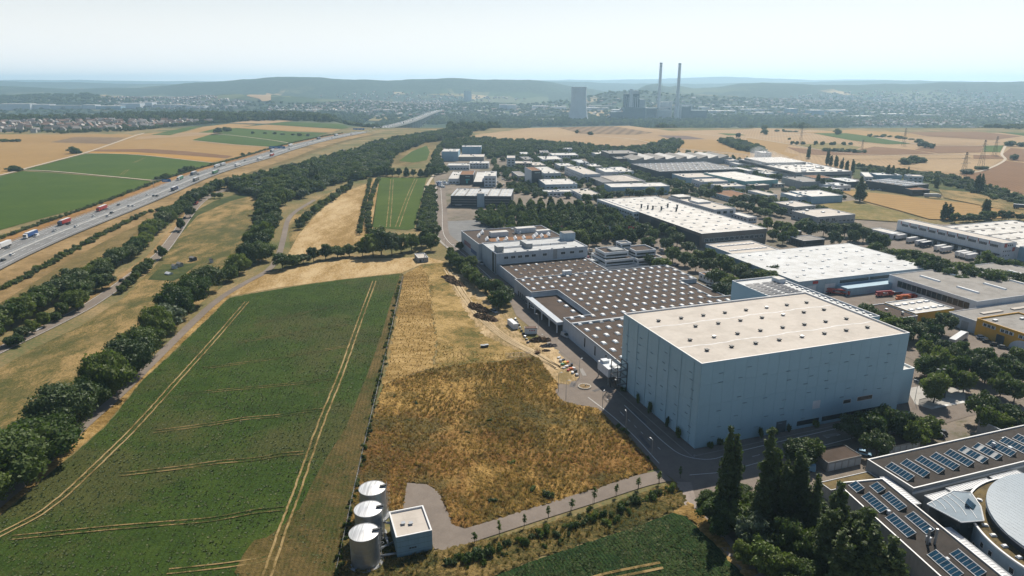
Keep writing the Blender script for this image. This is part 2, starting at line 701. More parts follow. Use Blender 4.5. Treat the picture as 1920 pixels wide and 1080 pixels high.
rowsY = np.concatenate([np.arange(-500, 1700, 110.0), np.arange(1700, 2300, 25.0), np.arange(2300, 7500, 50.0), np.arange(7500, 17000, 110.0)])
colsS = np.linspace(-1.35, 1.35, 331)
YY, SS = np.meshgrid(rowsY, colsS, indexing='ij')
XX = SS * np.maximum(YY, 1300.0)
ZZ = terrain(XX, YY)
rg = np.random.default_rng(3)
ZZ = np.where(YY > 2500, ZZ + rg.normal(0, 1.6, ZZ.shape) * np.clip((ZZ + 30) / 60, 0, 1), ZZ)
nr, ncol = XX.shape
vv = np.stack([XX.ravel(), YY.ravel(), ZZ.ravel()], 1)
ii = np.arange(nr * ncol).reshape(nr, ncol)
ff = np.stack([ii[:-1, :-1].ravel(), ii[:-1, 1:].ravel(), ii[1:, 1:].ravel(), ii[1:, :-1].ravel()], 1)
gme = bpy.data.meshes.new('ground')
gme.vertices.add(len(vv))
gme.vertices.foreach_set('co', vv.ravel())
gme.loops.add(len(ff) * 4)
gme.loops.foreach_set('vertex_index', ff.ravel())
gme.polygons.add(len(ff))
gme.polygons.foreach_set('loop_start', np.arange(len(ff)) * 4)
gme.update(calc_edges=True)
gme.polygons.foreach_set('use_smooth', [True] * len(ff))
gme.materials.append(far_land())
ground = tag(put('ground', gme), 'dry plateau, valley and wooded hills', kind='structure')

# ------------------------------------------------------------------ field materials
GREEN = land('green_crop', [(0.045, 0.073, 0.014), (0.062, 0.096, 0.018), (0.085, 0.116, 0.024)], 0.006, 0.05, 0.9, rows=(-30, 2.6, 0.14, 1.5), bump=0.5, contrast=0.2)
GREEN2 = land('green_crop_far', [(0.042, 0.076, 0.015), (0.059, 0.097, 0.018), (0.084, 0.119, 0.023)], 0.004, 0.03, 0.4, rows=(12, 7.0, 0.15), bump=0.3, contrast=0.2)
NEARCROP = land('beet_crop', [(0.025, 0.044, 0.011), (0.041, 0.07, 0.016), (0.066, 0.094, 0.024)], 0.025, 0.14, 1.6, rows=(-5, 1.5, 0.16, 3.0), bump=0.7, contrast=0.3, patch=((0.105, 0.09, 0.036), 0.018, 0.5, 0.5))
TAN = land('ripe_wheat', [(0.288, 0.185, 0.084), (0.336, 0.223, 0.105), (0.384, 0.262, 0.130)], 0.004, 0.05, 0.6, rows=(75, 9.0, 0.10), bump=0.2, contrast=0.2)
TAN2 = land('stubble', [(0.310, 0.214, 0.126), (0.367, 0.262, 0.159), (0.424, 0.309, 0.193)], 0.005, 0.06, 0.6, rows=(20, 6.0, 0.12), bump=0.2, contrast=0.2)
TAN3 = land('stubble_striped', [(0.368, 0.261, 0.151), (0.432, 0.315, 0.193), (0.497, 0.370, 0.235)], 0.005, 0.06, 0.6, rows=(-50, 14.0, 0.42), bump=0.2, contrast=0.2)
ORANGE = land('golden_wheat', [(0.336, 0.193, 0.063), (0.384, 0.227, 0.081), (0.424, 0.266, 0.105)], 0.006, 0.06, 0.5, bump=0.2, contrast=0.2)
BROWN = land('brown_stubble', [(0.172, 0.101, 0.055), (0.204, 0.120, 0.068), (0.230, 0.142, 0.082)], 0.008, 0.06, 0.5, rows=(20, 5.0, 0.12), bump=0.2, contrast=0.25)
DBROWN = land('ploughed_soil', [(0.13, 0.095, 0.085), (0.165, 0.125, 0.11), (0.20, 0.155, 0.135)], 0.01, 0.08, 0.6, bump=0.2, contrast=0.3)
FALLOW = land('fallow_ground', [(0.190, 0.133, 0.087), (0.236, 0.168, 0.108), (0.281, 0.203, 0.130)], 0.01, 0.06, 0.5, rows=(15, 22.0, 0.35), bump=0.2, contrast=0.4)
MEADOW = land('dry_meadow', [(0.085, 0.088, 0.034), (0.185, 0.145, 0.066), (0.34, 0.245, 0.125)], 0.018, 0.12, 1.3, bump=0.9, contrast=1.0, aniso=(-25, 1.0, 0.45), patch=((0.075, 0.085, 0.032), 0.014, 0.52, 0.6))
MEADOW2 = land('brown_meadow', [(0.10, 0.086, 0.036), (0.175, 0.135, 0.064), (0.27, 0.20, 0.10)], 0.012, 0.08, 0.8, bump=0.6, contrast=0.7, aniso=(-25, 1.0, 0.4))
VERGE = land('verge_tan', [(0.17, 0.125, 0.06), (0.27, 0.19, 0.10), (0.36, 0.26, 0.145)], 0.02, 0.12, 0.9, bump=0.6, contrast=0.7)
VERGEO = land('verge_rust', [(0.20, 0.12, 0.055), (0.28, 0.165, 0.075), (0.34, 0.21, 0.10)], 0.02, 0.12, 0.9, bump=0.6, contrast=0.6)
STRAW = land('straw_field', [(0.25, 0.17, 0.075), (0.37, 0.265, 0.14), (0.50, 0.385, 0.235)], 0.02, 0.10, 0.9, bump=0.5, contrast=0.9, aniso=(35, 1.0, 0.35))
ROUGH = land('rough_dry_grass', [(0.09, 0.072, 0.025), (0.205, 0.132, 0.047), (0.42, 0.28, 0.118)], 0.03, 0.35, 2.6, bump=0.9, contrast=0.95, aniso=(40, 1.0, 0.45), patch=[((0.20, 0.092, 0.03), 0.022, 0.5, 0.62), ((0.085, 0.08, 0.03), 0.034, 0.5, 0.8)], dist=0.5)
ROUGH2 = land('rough_olive_grass', [(0.05, 0.055, 0.022), (0.12, 0.10, 0.042), (0.24, 0.175, 0.08)], 0.05, 0.28, 1.6, bump=1.0, contrast=0.9)
MOWN = land('mown_straw_strip', [(0.19, 0.125, 0.05), (0.32, 0.22, 0.098), (0.48, 0.345, 0.175)], 0.03, 0.3, 1.8, bump=0.9, contrast=0.8, aniso=(17, 0.5, 1.0))
SITE = land('site_dirt', [(0.22, 0.17, 0.09), (0.42, 0.315, 0.19), (0.58, 0.455, 0.30)], 0.05, 0.22, 1.0, bump=0.6, contrast=0.8, aniso=(15, 1.0, 0.35))
GRASSY = land('site_grass', [(0.11, 0.10, 0.036), (0.26, 0.185, 0.08), (0.42, 0.305, 0.15)], 0.04, 0.2, 1.0, bump=0.7, contrast=0.8)
TRACK = land('wheel_track', [(0.13, 0.10, 0.045), (0.27, 0.20, 0.10), (0.36, 0.275, 0.155)], 0.05, 0.25, 1.2, bump=0.4, contrast=0.9)
YARD = land('industrial_paving', [(0.17, 0.15, 0.125), (0.225, 0.195, 0.165), (0.29, 0.245, 0.20)], 0.02, 0.12, 0.9, bump=0.2, contrast=0.6, patch=((0.075, 0.085, 0.035), 0.018, 0.53, 0.8))
SHRUBBED = land('green_verge', [(0.035, 0.05, 0.02), (0.06, 0.075, 0.028), (0.11, 0.11, 0.045)], 0.03, 0.2, 1.0, bump=0.6, contrast=0.7)
LAWN = land('dry_lawn', [(0.12, 0.12, 0.045), (0.2, 0.165, 0.07), (0.29, 0.22, 0.11)], 0.03, 0.2, 1.0, bump=0.4, contrast=0.7)

FIELDS = [  # name, photo outline, material, level
    # --- left of the motorway
    ('wheat_field', [(-500, 262), (0, 252), (240, 252), (250, 253), (205, 272), (130, 295), (45, 317), (0, 328), (-500, 372)], TAN, .2),
    ('wheat_field', [(160, 287), (205, 272), (252, 252), (330, 246), (410, 252), (520, 262), (500, 283), (400, 305), (260, 290)], TAN, .22),
    ('stubble_strip', [(170, 281), (275, 279.5), (350, 284), (437, 293), (425, 297), (330, 290), (250, 285), (172, 284)], BROWN, .4),
    ('golden_strip', [(165, 287), (172, 284.5), (250, 286), (330, 291), (420, 298), (398, 304), (260, 290)], ORANGE, .42),
    ('fallow_strip', [(95, 267), (140, 257), (235, 258), (222, 265), (205, 270), (150, 269)], FALLOW, .4),
    ('fallow_strip', [(250, 262), (330, 257), (420, 252), (400, 248), (330, 250), (262, 256)], TAN2, .4),
    ('green_field', [(45, 319), (160, 289), (210, 288), (260, 291), (400, 306), (345, 325), (286, 337.5), (150, 326)], GREEN2, .3),
    ('green_field', [(-500, 376), (0, 331), (43, 321), (150, 328.5), (284, 340), (250, 357), (160, 388), (60, 415), (0, 432), (-500, 600)], GREEN2, .3),
    ('green_field', [(360, 263), (403, 250), (470, 250), (600, 254), (590, 259), (513, 276), (440, 271)], GREEN2, .4),
    ('green_field', [(372, 249), (410, 240), (450, 241), (540, 247), (616, 250), (600, 253), (403, 249)], GREEN2, .45),
    ('green_field', [(283, 253), (355, 238), (378, 237), (345, 247), (318, 254)], GREEN2, .45),
    ('stubble_field', [(330, 253), (380, 238), (430, 232), (480, 234), (405, 246), (372, 250)], TAN, .3),
    ('stubble_field', [(440, 240), (500, 234), (640, 243), (622, 248.5), (540, 246)], TAN, .5),
    ('green_field', [(500, 233), (535, 229), (640, 233), (655, 240), (640, 242)], GREEN2, .5),
    ('stubble_field', [(430, 231), (470, 226), (560, 226), (500, 232)], TAN2, .3),
    # --- between motorway and country road
    ('brown_meadow', [(-500, 880), (0, 612), (60, 575), (150, 535), (230, 485), (300, 430), (345, 392), (300, 400), (130, 470), (0, 530), (-500, 760)], MEADOW2, .12),
    ('dry_meadow', [(-500, 1050), (0, 690), (60, 655), (150, 612), (230, 560), (290, 500), (332, 445), (385, 392), (430, 368), (500, 348), (495, 420), (480, 470), (440, 520), (330, 605), (200, 705), (100, 790), (0, 860), (-500, 1350)], MEADOW, .12),
    ('kitchen_garden', [(277, 525), (305, 496), (372, 494), (340, 520), (325, 527)], SHRUBBED, .2),
    ('green_meadow', [(350, 405), (400, 378), (490, 350), (500, 360), (430, 378), (370, 405), (330, 450), (325, 440)], SHRUBBED, .18),
    ('straw_field', [(535, 486), (560, 440), (595, 400), (640, 362), (700, 340), (692, 380), (688, 448), (640, 470), (600, 482)], STRAW, .15),
    ('dry_meadow', [(525, 520), (545, 470), (540, 420), (560, 392), (640, 350), (590, 395), (560, 440), (540, 480)], MEADOW, .12),
    ('orchard_grass', [(688, 448), (690, 390), (700, 335), (712, 333), (697, 440)], STRAW, .2),
    ('green_strip_field', [(712, 333), (800, 334), (793, 360), (777, 428), (765, 432), (697, 426)], GREEN, .2),
    ('green_strip_field', [(748, 302), (772, 284), (800, 273), (806, 285), (800, 301), (775, 305)], GREEN2, .2),
    ('grass_slope', [(725, 305), (735, 290), (790, 268), (835, 258), (850, 262), (815, 275), (810, 300), (760, 312)], MEADOW2, .1),
    # --- right-hand plateau
    ('stubble_field', [(865, 258), (990, 240), (1180, 236), (1262, 246), (1450, 241), (1600, 247), (1920, 250), (2600, 262), (2600, 500), (1920, 372), (1750, 340), (1640, 326), (1500, 312), (1400, 300), (1260, 290), (1100, 270), (1000, 268), (900, 268)], TAN2, .15),
    ('striped_stubble', [(890, 253), (990, 241), (1052, 241), (1090, 252), (1020, 262), (900, 263)], TAN3, .35),
    ('fallow_field', [(1045, 239), (1150, 237), (1225, 249), (1190, 253), (1090, 251)], FALLOW, .35),
    ('ploughed_patch', [(1233, 254), (1288, 255), (1322, 261), (1262, 262)], DBROWN, .4),
    ('wheat_field', [(1190, 262), (1260, 263), (1330, 262), (1400, 268), (1410, 290), (1330, 283), (1240, 276)], TAN, .3),
    ('wheat_field', [(1400, 258), (1480, 270), (1470, 285), (1500, 291), (1480, 296), (1400, 272)], TAN, .33),
    ('green_strip_field', [(1345, 250), (1385, 251), (1398, 254), (1365, 254)], GREEN2, .45),
    ('green_strip_field', [(1525, 250), (1587, 250), (1640, 257), (1707, 270), (1663, 271), (1600, 264), (1560, 257)], GREEN2, .45),
    ('brown_field', [(1475, 276), (1560, 284), (1640, 288), (1645, 291), (1530, 291), (1500, 287)], BROWN, .4),
    ('orchard_grass', [(1490, 272), (1560, 268), (1615, 276), (1600, 283), (1540, 281)], LAWN, .45),
    ('wheat_field', [(1500, 249), (1600, 243), (1660, 248), (1590, 251)], TAN, .38),
    ('pale_stubble', [(1640, 258), (1740, 258), (1830, 270), (1745, 272), (1712, 270)], TAN2, .5),
    ('wheat_field', [(1660, 247), (1700, 250), (1740, 257), (1640, 257), (1595, 251)], TAN, .42),
    ('brown_field', [(1695, 248), (1833, 247), (1915, 256), (1860, 263), (1739, 256)], BROWN, .45),
    ('green_strip_field', [(1870, 248), (1990, 252), (2100, 262), (1920, 255)], GREEN2, .5),
    ('brown_field', [(1744, 273), (1843, 273), (1839, 286), (1760, 288), (1715, 281)], BROWN, .45),
    ('green_patch', [(1846, 273), (1882, 273), (1875, 286), (1844, 285)], GREEN2, .5),
    ('brown_field', [(1600, 283), (1640, 275), (1710, 281), (1755, 289), (1640, 291)], BROWN, .42),
    ('striped_stubble', [(1527, 291), (1640, 293), (1822, 291), (1822, 298), (1700, 298), (1560, 300)], TAN3, .5),
    ('rust_field', [(1825, 291), (1870, 291), (1882, 298), (1825, 298)], BROWN, .52),
    ('pale_stubble', [(1720, 301), (1882, 300), (1844, 319), (1801, 326), (1750, 322), (1693, 312)], TAN3, .5),
    ('brown_field', [(1886, 302), (1920, 306), (2300, 330), (2300, 440), (1920, 365), (1833, 340), (1803, 328), (1846, 320)], BROWN, .5),
    ('brown_field', [(1880, 289), (1895, 278), (1990, 285), (1990, 310), (1890, 301)], BROWN, .54),
    ('bushy_slope', [(1600, 310), (1700, 318), (1790, 330), (1920, 370), (2200, 430), (2200, 480), (1920, 402), (1800, 372), (1700, 345), (1600, 335)], SHRUBBED, .55),
    ('dry_meadow', [(1760, 356), (1820, 362), (1920, 385), (2000, 410), (1920, 402), (1830, 384), (1770, 372)], MEADOW, .7),
    ('wheat_field', [(1575, 358), (1617, 361), (1683, 367), (1740, 374), (1812, 382), (1920, 402), (2100, 436), (1917, 408), (1850, 412), (1800, 414), (1742, 412), (1683, 395), (1613, 376)], TAN, .72),
    ('dry_meadow', [(1535, 385), (1600, 377), (1683, 397), (1720, 412), (1700, 418), (1600, 412), (1545, 396)], LAWN, .7),
]
for nm, pts, m, z in FIELDS:
    sheet(nm, px(pts), z, m)

# industrial estate paving
sheet('estate_paving', px([(812, 330), (812, 290), (835, 268), (1000, 272), (1150, 276), (1260, 292), (1420, 302), (1600, 330), (1640, 350), (1570, 358), (1620, 378), (1545, 392), (1700, 420), (1920, 420), (2500, 520), (2500, 1350), (1640, 1350), (1310, 960), (1262, 898), (1236, 880), (1160, 800), (1075, 700), (960, 570), (905, 510), (860, 470), (835, 430)]), .06, YARD)

# ------------------------------------------------------------------ near field with its wheel tracks
nearfield = sheet('crop_field', px([(0, 968), (197, 801), (262, 720), (350, 637), (430, 559), (470, 551), (560, 536), (640, 525), (751, 513), (728, 620), (703, 716), (685, 790), (655, 905), (632, 985), (612, 1080), (560, 1330), (-450, 1330)]), .1, NEARCROP, cell=1.6, rough=.16, seed=2, rag=.4)
soil = sheet('field_margin', px([(752, 513), (757, 515), (732, 640), (708, 740), (690, 812), (662, 925), (640, 1010), (620, 1095), (585, 1330), (440, 1330), (520, 1080), (560, 960), (600, 880), (650, 800), (690, 700), (715, 630), (735, 560)]), .35, land('bare_soil', [(0.06, 0.068, 0.022), (0.11, 0.088, 0.038), (0.165, 0.12, 0.055)], 0.03, 0.18, 1.4, rows=(-6, 1.2, 0.2, 2.5), bump=0.8, contrast=0.8), cell=2.5)


sheet('worn_crop', px([(690, 740), (672, 800), (640, 862), (590, 915), (545, 965), (500, 1010), (440, 1075), (380, 1180), (340, 1330), (560, 1330), (610, 1085), (640, 985), (668, 880), (692, 790)]), .33, land('worn_crop', [(0.06, 0.06, 0.02), (0.12, 0.092, 0.038), (0.19, 0.14, 0.065)], 0.03, 0.2, 1.6, rows=(-5, 1.5, 0.15, 3.0), bump=0.7, contrast=0.6, patch=((0.045, 0.072, 0.017), 0.03, 0.53, 0.7)), cell=3.5, rag=3.6, seed=22)


def tracks(line, gap, w, z, parent, m=TRACK):
    ln = catmull([G(*p) for p in line], 8)
    for s in (-.5, .5):
        rl = resample(ln, 2.0)
        rr = random.Random(hash((round(line[0][0]), s)) % 1000)
        rl = [(a + rr.uniform(-.12, .12), b) for a, b in rl]
        strip('wheel_track', rl, s * gap - w / 2, s * gap + w / 2, z, m, parent)


tracks([(463, 567), (400, 640), (330, 718), (257, 799), (180, 875), (90, 955), (-20, 1015), (-150, 1090)], 1.9, .55, .4, nearfield)
tracks([(702, 528), (672, 610), (640, 700), (600, 800), (560, 915), (525, 1010), (500, 1085), (470, 1180)], 1.9, .6, .4, nearfield)
for ln in ([(640, 572), (560, 590), (470, 612)], [(655, 608), (570, 622), (440, 645)], [(652, 650), (560, 666), (470, 680), (375, 692)], [(628, 711), (540, 722), (430, 732), (335, 741)]):
    tracks(ln, 1.7, .35, .38, nearfield, land('faint_track', [(0.035, 0.055, 0.018), (0.10, 0.085, 0.036), (0.24, 0.18, 0.09)], 0.05, 0.3, 1.5, bump=0.4, contrast=0.9))

for ln in ([(606, 769), (560, 774), (520, 781), (460, 786), (400, 796), (280, 812)], [(570, 850), (525, 854), (480, 862), (410, 868), (340, 878), (210, 893)], [(532, 955), (480, 960), (400, 975), (310, 983), (200, 992), (20, 1010)], [(500, 1050), (420, 1062), (300, 1075)]):
    tracks(ln, 1.7, .42, .35, nearfield, land('broken_track', [(0.04, 0.06, 0.018), (0.115, 0.098, 0.042), (0.30, 0.22, 0.115)], 0.06, 0.3, 1.5, bump=0.4, contrast=1.0))
sfield = [o for o in COL.objects if o.name.startswith('green_strip_field')][0]
tracks([(735, 337), (732, 380), (728, 426)], 3.0, .6, .3, sfield)
tracks([(780, 336), (765, 370), (745, 426)], 3.0, .6, .3, sfield)
gf = [o for o in COL.objects if o.name.startswith('green_field')]
tracks([(272, 296), (250, 306)], 3.0, .6, .4, gf[0])
tracks([(240, 318), (228, 328)], 3.0, .6, .4, gf[0])

# lower right crop
lowfield = sheet('row_crop', px([(905, 1090), (1000, 1052), (1120, 1012), (1200, 985), (1262, 962), (1285, 968), (1340, 1020), (1400, 1085), (1600, 1330), (700, 1330)]), .12, land('potato_rows', [(0.014, 0.034, 0.012), (0.028, 0.058, 0.018), (0.06, 0.09, 0.03)], 0.03, 0.2, 1.8, rows=(-23, 0.9, 0.5, 0.5), bump=0.9, contrast=0.55, patch=((0.30, 0.21, 0.11), 0.045, 0.58, 0.8)), cell=1.3, rough=.22, seed=4)
tracks([(1240, 1062), (1130, 1085), (1060, 1110)], 1.9, .8, .4, lowfield)

# ------------------------------------------------------------------ rough meadow beside the works
sheet('mown_strip', px([(757, 516), (790, 497), (803, 520), (812, 600), (818, 640), (812, 690), (760, 706), (718, 722), (735, 640)]), .14, MOWN, cell=1.6, rough=.18, seed=6, rag=0.7)
sheet('site_grass', px([(790, 496), (838, 492), (870, 520), (905, 555), (960, 605), (1000, 640), (1010, 668), (960, 675), (880, 682), (815, 690), (820, 640), (812, 590), (803, 520)]), .13, GRASSY, cell=1.6, rough=.14, seed=7, rag=0.7)
sheet('site_dirt', px([(846, 512), (868, 515), (905, 548), (940, 580), (958, 597), (985, 637), (1018, 640), (1040, 652), (1075, 697), (1086, 708), (1066, 722), (1046, 720), (1020, 690), (1000, 668), (960, 655), (900, 625), (870, 580), (840, 530)]), .17, SITE, cell=1.6, rough=.12, seed=8, rag=0.7)
sheet('rough_meadow', px([(718, 722), (760, 707), (812, 691), (880, 683), (960, 676), (1010, 669), (1030, 700), (1048, 722), (1041, 736), (1055, 753), (1090, 761), (1118, 766), (1133, 777), (1152, 800), (1176, 816), (1205, 850), (1231, 878), (1180, 897), (1060, 937), (960, 966), (872, 992), (850, 985), (836, 955), (820, 922), (800, 908), (763, 906), (757, 955), (700, 990), (664, 1000), (640, 1000), (660, 930), (690, 810)]), .15, ROUGH, cell=.62, rough=.5, seed=9, rag=0.5)
sheet('meadow_corner', px([(640, 1000), (664, 1000), (720, 1000), (800, 985), (812, 1034), (960, 1000), (1100, 960), (1268, 902), (1290, 940), (1262, 962), (1200, 985), (1120, 1012), (1000, 1052), (905, 1090), (700, 1330), (585, 1330), (620, 1095)]), .13, ROUGH2, cell=.9, rough=.5, seed=10, rag=0.7)
sheet('dry_bank', px([(752, 512), (640, 524), (520, 540), (432, 556), (420, 556), (505, 510), (560, 498), (640, 486), (745, 484), (800, 482), (838, 492), (790, 496)]), .1, STRAW, cell=3, rough=.15, seed=12)
sheet('path_verge', px([(0, 966), (197, 799), (262, 718), (350, 635), (430, 557), (500, 513), (505, 508), (420, 556), (300, 672), (165, 800), (0, 950), (-450, 1300), (-450, 1330)]), .09, MOWN)
sheet('meadow_triangle', px([(1262, 962), (1290, 938), (1302, 950), (1430, 1085), (1600, 1330), (1560, 1330), (1400, 1085), (1340, 1020), (1285, 968)]), .16, MOWN, cell=1.0, rough=.4, seed=13, rag=0.7)

# ------------------------------------------------------------------ roads
mw_px = [(-220, 590), (-100, 532), (0, 484), (100, 441), (217, 395.5), (290, 366), (367, 334), (430, 313), (487, 297), (533, 282), (575, 270), (617, 260), (667, 250.5)]
mw_far = [(696, 244.5, -2), (725, 238, -6), (758, 230, -12), (783, 222, -18), (808, 212, -26), (830, 205, -33), (856, 199, -40)]
mw_line = catmull([G(*p) for p in mw_px], 8)
mw_tail = [G(*p) for p in mw_far]
_my = [mw_line[-1][1]] + [p[1] for p in mw_tail]
_mz = [0.0] + [p[2] for p in mw_far]


def mwz(x, y):
    return float(np.interp(y, _my, _mz)) if y > _my[0] else 0.0


mw_line = mw_line + catmull([mw_line[-1]] + mw_tail, 10)[1:]
motorway = strip('motorway', mw_line, -16.5, 16.5, .9, ASPHD, drape=mwz)
strip('central_reservation', mw_line, -1.9, 1.9, .98, mat('pale_concrete', (0.5, 0.49, 0.46), 0.8), motorway, drape=mwz)
for d in (-15.9, -12.6, 12.6, 15.9, -2.4, 2.4):
    strip('edge_line', mw_line, d - .18, d + .18, 1.0, LINE, motorway, drape=mwz)
for d in (-9.2, -5.8, 9.2, 5.8):
    strip('lane_line', resample(mw_line, 6.0), d - .14, d + .14, 1.0, LINE, motorway, drape=mwz, dash=6.0)
for dd, wh in ((-.9, 'in the middle, on the country road side'), (.9, 'in the middle, on the wheat field side'), (16.9, 'along the wheat field edge'), (-16.9, 'along the edge facing the country road')):
    mb = MB()
    o = offset_line(mw_line, dd)
    for i in range(0, len(o) - 1):
        a, b = o[i], o[i + 1]
        za, zb = mwz(*a) + .9, mwz(*b) + .9
        mb.hexa([(a[0], a[1], za + .45), (a[0] + .12, a[1], za + .45), (b[0] + .12, b[1], zb + .45), (b[0], b[1], zb + .45)], [(a[0], a[1], za + .8), (a[0] + .12, a[1], za + .8), (b[0] + .12, b[1], zb + .8), (b[0], b[1], zb + .8)])
        mb.box(a[0], a[1], za - .1, a[0] + .1, a[1] + .1, za + .45)
    tag(mb.build('crash_barrier', STEEL), 'long grey steel crash barrier of the motorway ' + wh, 'barrier')
# viaduct carrying the motorway over the valley
via = thing('viaduct', 'long pale viaduct carrying the motorway down over the valley', 'bridge', (mw_tail[1][0], mw_tail[1][1], 0))
vl = [p for p in mw_line if p[1] > 1800]
dk = MB()
for (a, b) in zip(vl[:-1], vl[1:]):
    za, zb = mwz(*a), mwz(*b)
    dk.hexa([(a[0] - 16.5, a[1], za - 3), (a[0] + 16.5, a[1], za - 3), (b[0] + 16.5, b[1], zb - 3), (b[0] - 16.5, b[1], zb - 3)], [(a[0] - 17, a[1], za + .85), (a[0] + 17, a[1], za + .85), (b[0] + 17, b[1], zb + .85), (b[0] - 17, b[1], zb + .85)])
do_ = dk.build('deck', mat('viaduct_concrete', (0.45, 0.45, 0.44), 0.8), via)
do_.location = (-via.location.x, -via.location.y, 0)
for p in resample(vl, 80):
    MB().box(-12, -1.5, float(terrain(*p)) - 2, 12, 1.5, mwz(*p) - 2.9).build('pier', mat('viaduct_concrete', (0.45, 0.45, 0.44)), via, (p[0] - via.location.x, p[1] - via.location.y, 0))
near_mw = catmull([G(*p) for p in mw_px], 8)
verge_r = strip('motorway_verge', near_mw, -48, -16.5, .3, VERGE)
verge_l = strip('motorway_verge', near_mw, 16.5, 30, .5, VERGEO)
strip('ditch', near_mw, -60, -48, .25, MEADOW2)

cr_line = catmull([G(*p) for p in [(-120, 715), (0, 657), (73, 622), (143, 587), (177, 567), (217, 540), (260, 508), (300, 477), (327, 443), (350, 410), (373, 382), (400, 365), (440, 351), (490, 338), (532, 327), (570, 318)]], 8)
country_road = strip('country_road', cr_line, -3.6, 3.6, .3, ASPH)
strip('edge_line', cr_line, -3.3, -3.12, .34, LINE, country_road)
strip('edge_line', cr_line, 3.12, 3.3, .34, LINE, country_road)
strip('road_verge', cr_line, 3.6, 7.5, .22, VERGE)
fp_line = catmull([G(*p) for p in [(-250, 1150), (-120, 1040), (0, 943), (80, 872), (160, 797), (230, 735), (293, 673), (367, 600), (413, 560), (460, 531), (503, 507), (522, 480), (532, 445), (540, 413), (556, 396), (590, 375)]], 8)
strip('field_path', fp_line, -2.0, 2.0, .26, ASPH)
ft_line = catmull([G(*p) for p in [(-100, 345), (0, 329), (45, 317.5), (100, 303), (160, 287), (205, 272), (250, 256), (270, 250)]], 6)
strip('field_track', ft_line, -2.6, 2.6, .7, mat('pale_track', (0.5, 0.42, 0.32), 0.9))
ft2 = catmull([G(*p) for p in [(43, 319.5), (100, 322), (200, 331), (285, 339)]], 6)
strip('field_track', ft2, -1.6, 1.6, .72, mat('pale_track', (0.5, 0.42, 0.32)))
for ln, w in (([(250, 254), (330, 250), (410, 252), (500, 262), (560, 272)], 1.6), ([(160, 288), (260, 291), (400, 306)], 1.2), ([(360, 264), (440, 272), (515, 277)], 1.4), ([(1400, 258), (1480, 271), (1560, 285), (1650, 292), (1760, 290), (1880, 291)], 1.6), ([(1262, 247), (1400, 258), (1525, 251)], 1.4), ([(1640, 258), (1745, 273), (1885, 273)], 1.6), ([(1885, 274), (1878, 290), (1884, 301), (1845, 320), (1802, 327)], 1.8), ([(1090, 253), (1190, 262), (1250, 276), (1330, 284), (1420, 292)], 1.5)):
    strip('farm_track', resample(catmull([G(*p) for p in ln], 6), 25), -w, w, .74, mat('pale_track', (0.5, 0.42, 0.32)))
ac_line = catmull([G(*p) for p in [(826, 345), (829, 390), (830, 430), (838, 450), (856, 466), (880, 486), (903, 506), (932, 533), (960, 558)]], 8)
access = strip('access_street', ac_line, -4.5, 4.5, .2, ASPH)
strip('centre_line', ac_line, -.13, .13, .24, LINE, access)
strip('pavement', ac_line, -6.2, -4.5, .3, mat('paving_slabs', (0.36, 0.33, 0.3), 0.85))
ds_line = catmull([G(*p) for p in [(795, 372), (800, 350), (812, 330), (820, 318)]], 6)
strip('farm_track', ds_line, -1.6, 1.6, .3, mat('pale_track', (0.5, 0.42, 0.32)))

yard_pts = px([(905, 512), (930, 536), (958, 570), (968, 592), (992, 612), (1020, 640), (1046, 655), (1075, 680), (1092, 692), (1086, 706), (1064, 718), (1047, 721), (1041, 735), (1053, 751), (1076, 758), (1117, 765), (1130, 774), (1152, 797), (1178, 814), (1206, 847), (1236, 881), (1262, 899), (1288, 930)])
yard_pts += [UV(-2, -30), UV(20, -20), UV(30, -12), UV(120, -12), UV(120, 30), UV(40, 25), UV(5, 40), UV(5, 200), UV(2, 215)]
works_road = sheet('works_road', yard_pts, .12, ASPH)
strip('service_road', catmull([G(*p) for p in [(1250, 892), (1200, 903), (1100, 935), (1000, 966), (900, 998), (858, 1011), (818, 1022)]], 8), -2.9, 2.9, .2, ASPH)
sheet('service_yard', px([(763, 906), (800, 909), (822, 922), (838, 956), (852, 986), (874, 993), (900, 985), (905, 1005), (816, 1031), (800, 1010), (755, 960)]), .19, ASPH)
strip('footway', catmull([G(*p) for p in [(1282, 905), (1292, 938), (1320, 970), (1370, 1030), (1420, 1086), (1520, 1220)]], 8), -2.1, 2.1, .22, mat('worn_asphalt_path', (0.3, 0.25, 0.215), 0.9, 0.12))
# markings on the ring road around the high-bay store
uvline = lambda pts: catmull([UV(*p) for p in pts], 8)
strip('edge_line', uvline([(-6.5, 34), (-6.8, 20), (-7, 6), (-5.5, -2.5), (1, -7), (12, -6), (40, -4.6), (85, -3)]), -.13, .13, .2, LINE, works_road)
strip('edge_line', uvline([(-16, 44), (-14.5, 30), (-14, 14), (-15, -4)]), -.12, .12, .2, LINE, works_road)
strip('edge_line', uvline([(-10, -12.5), (2, -14.5), (12, -13.5), (50, -11), (85, -9.8)]), -.12, .12, .2, LINE, works_road)
strip('lane_line', resample(uvline([(-10.3, 30), (-10.6, 12), (-10.3, 0)]), 1.5), -.1, .1, .2, LINE, works_road, dash=1.6)
strip('lane_line', resample(uvline([(14, -9.9), (50, -7.8), (85, -6.4)]), 1.5), -.1, .1, .2, LINE, works_road, dash=1.6)
# walkway strip along the store
strip('kerb_strip', uvline([(-3.4, 50), (-3.4, 0), (-2, -3.2), (6, -3.6), (82, -1.6)]), -.3, .0, .28, mat('kerb_stone', (0.33, 0.31, 0.29), 0.85))
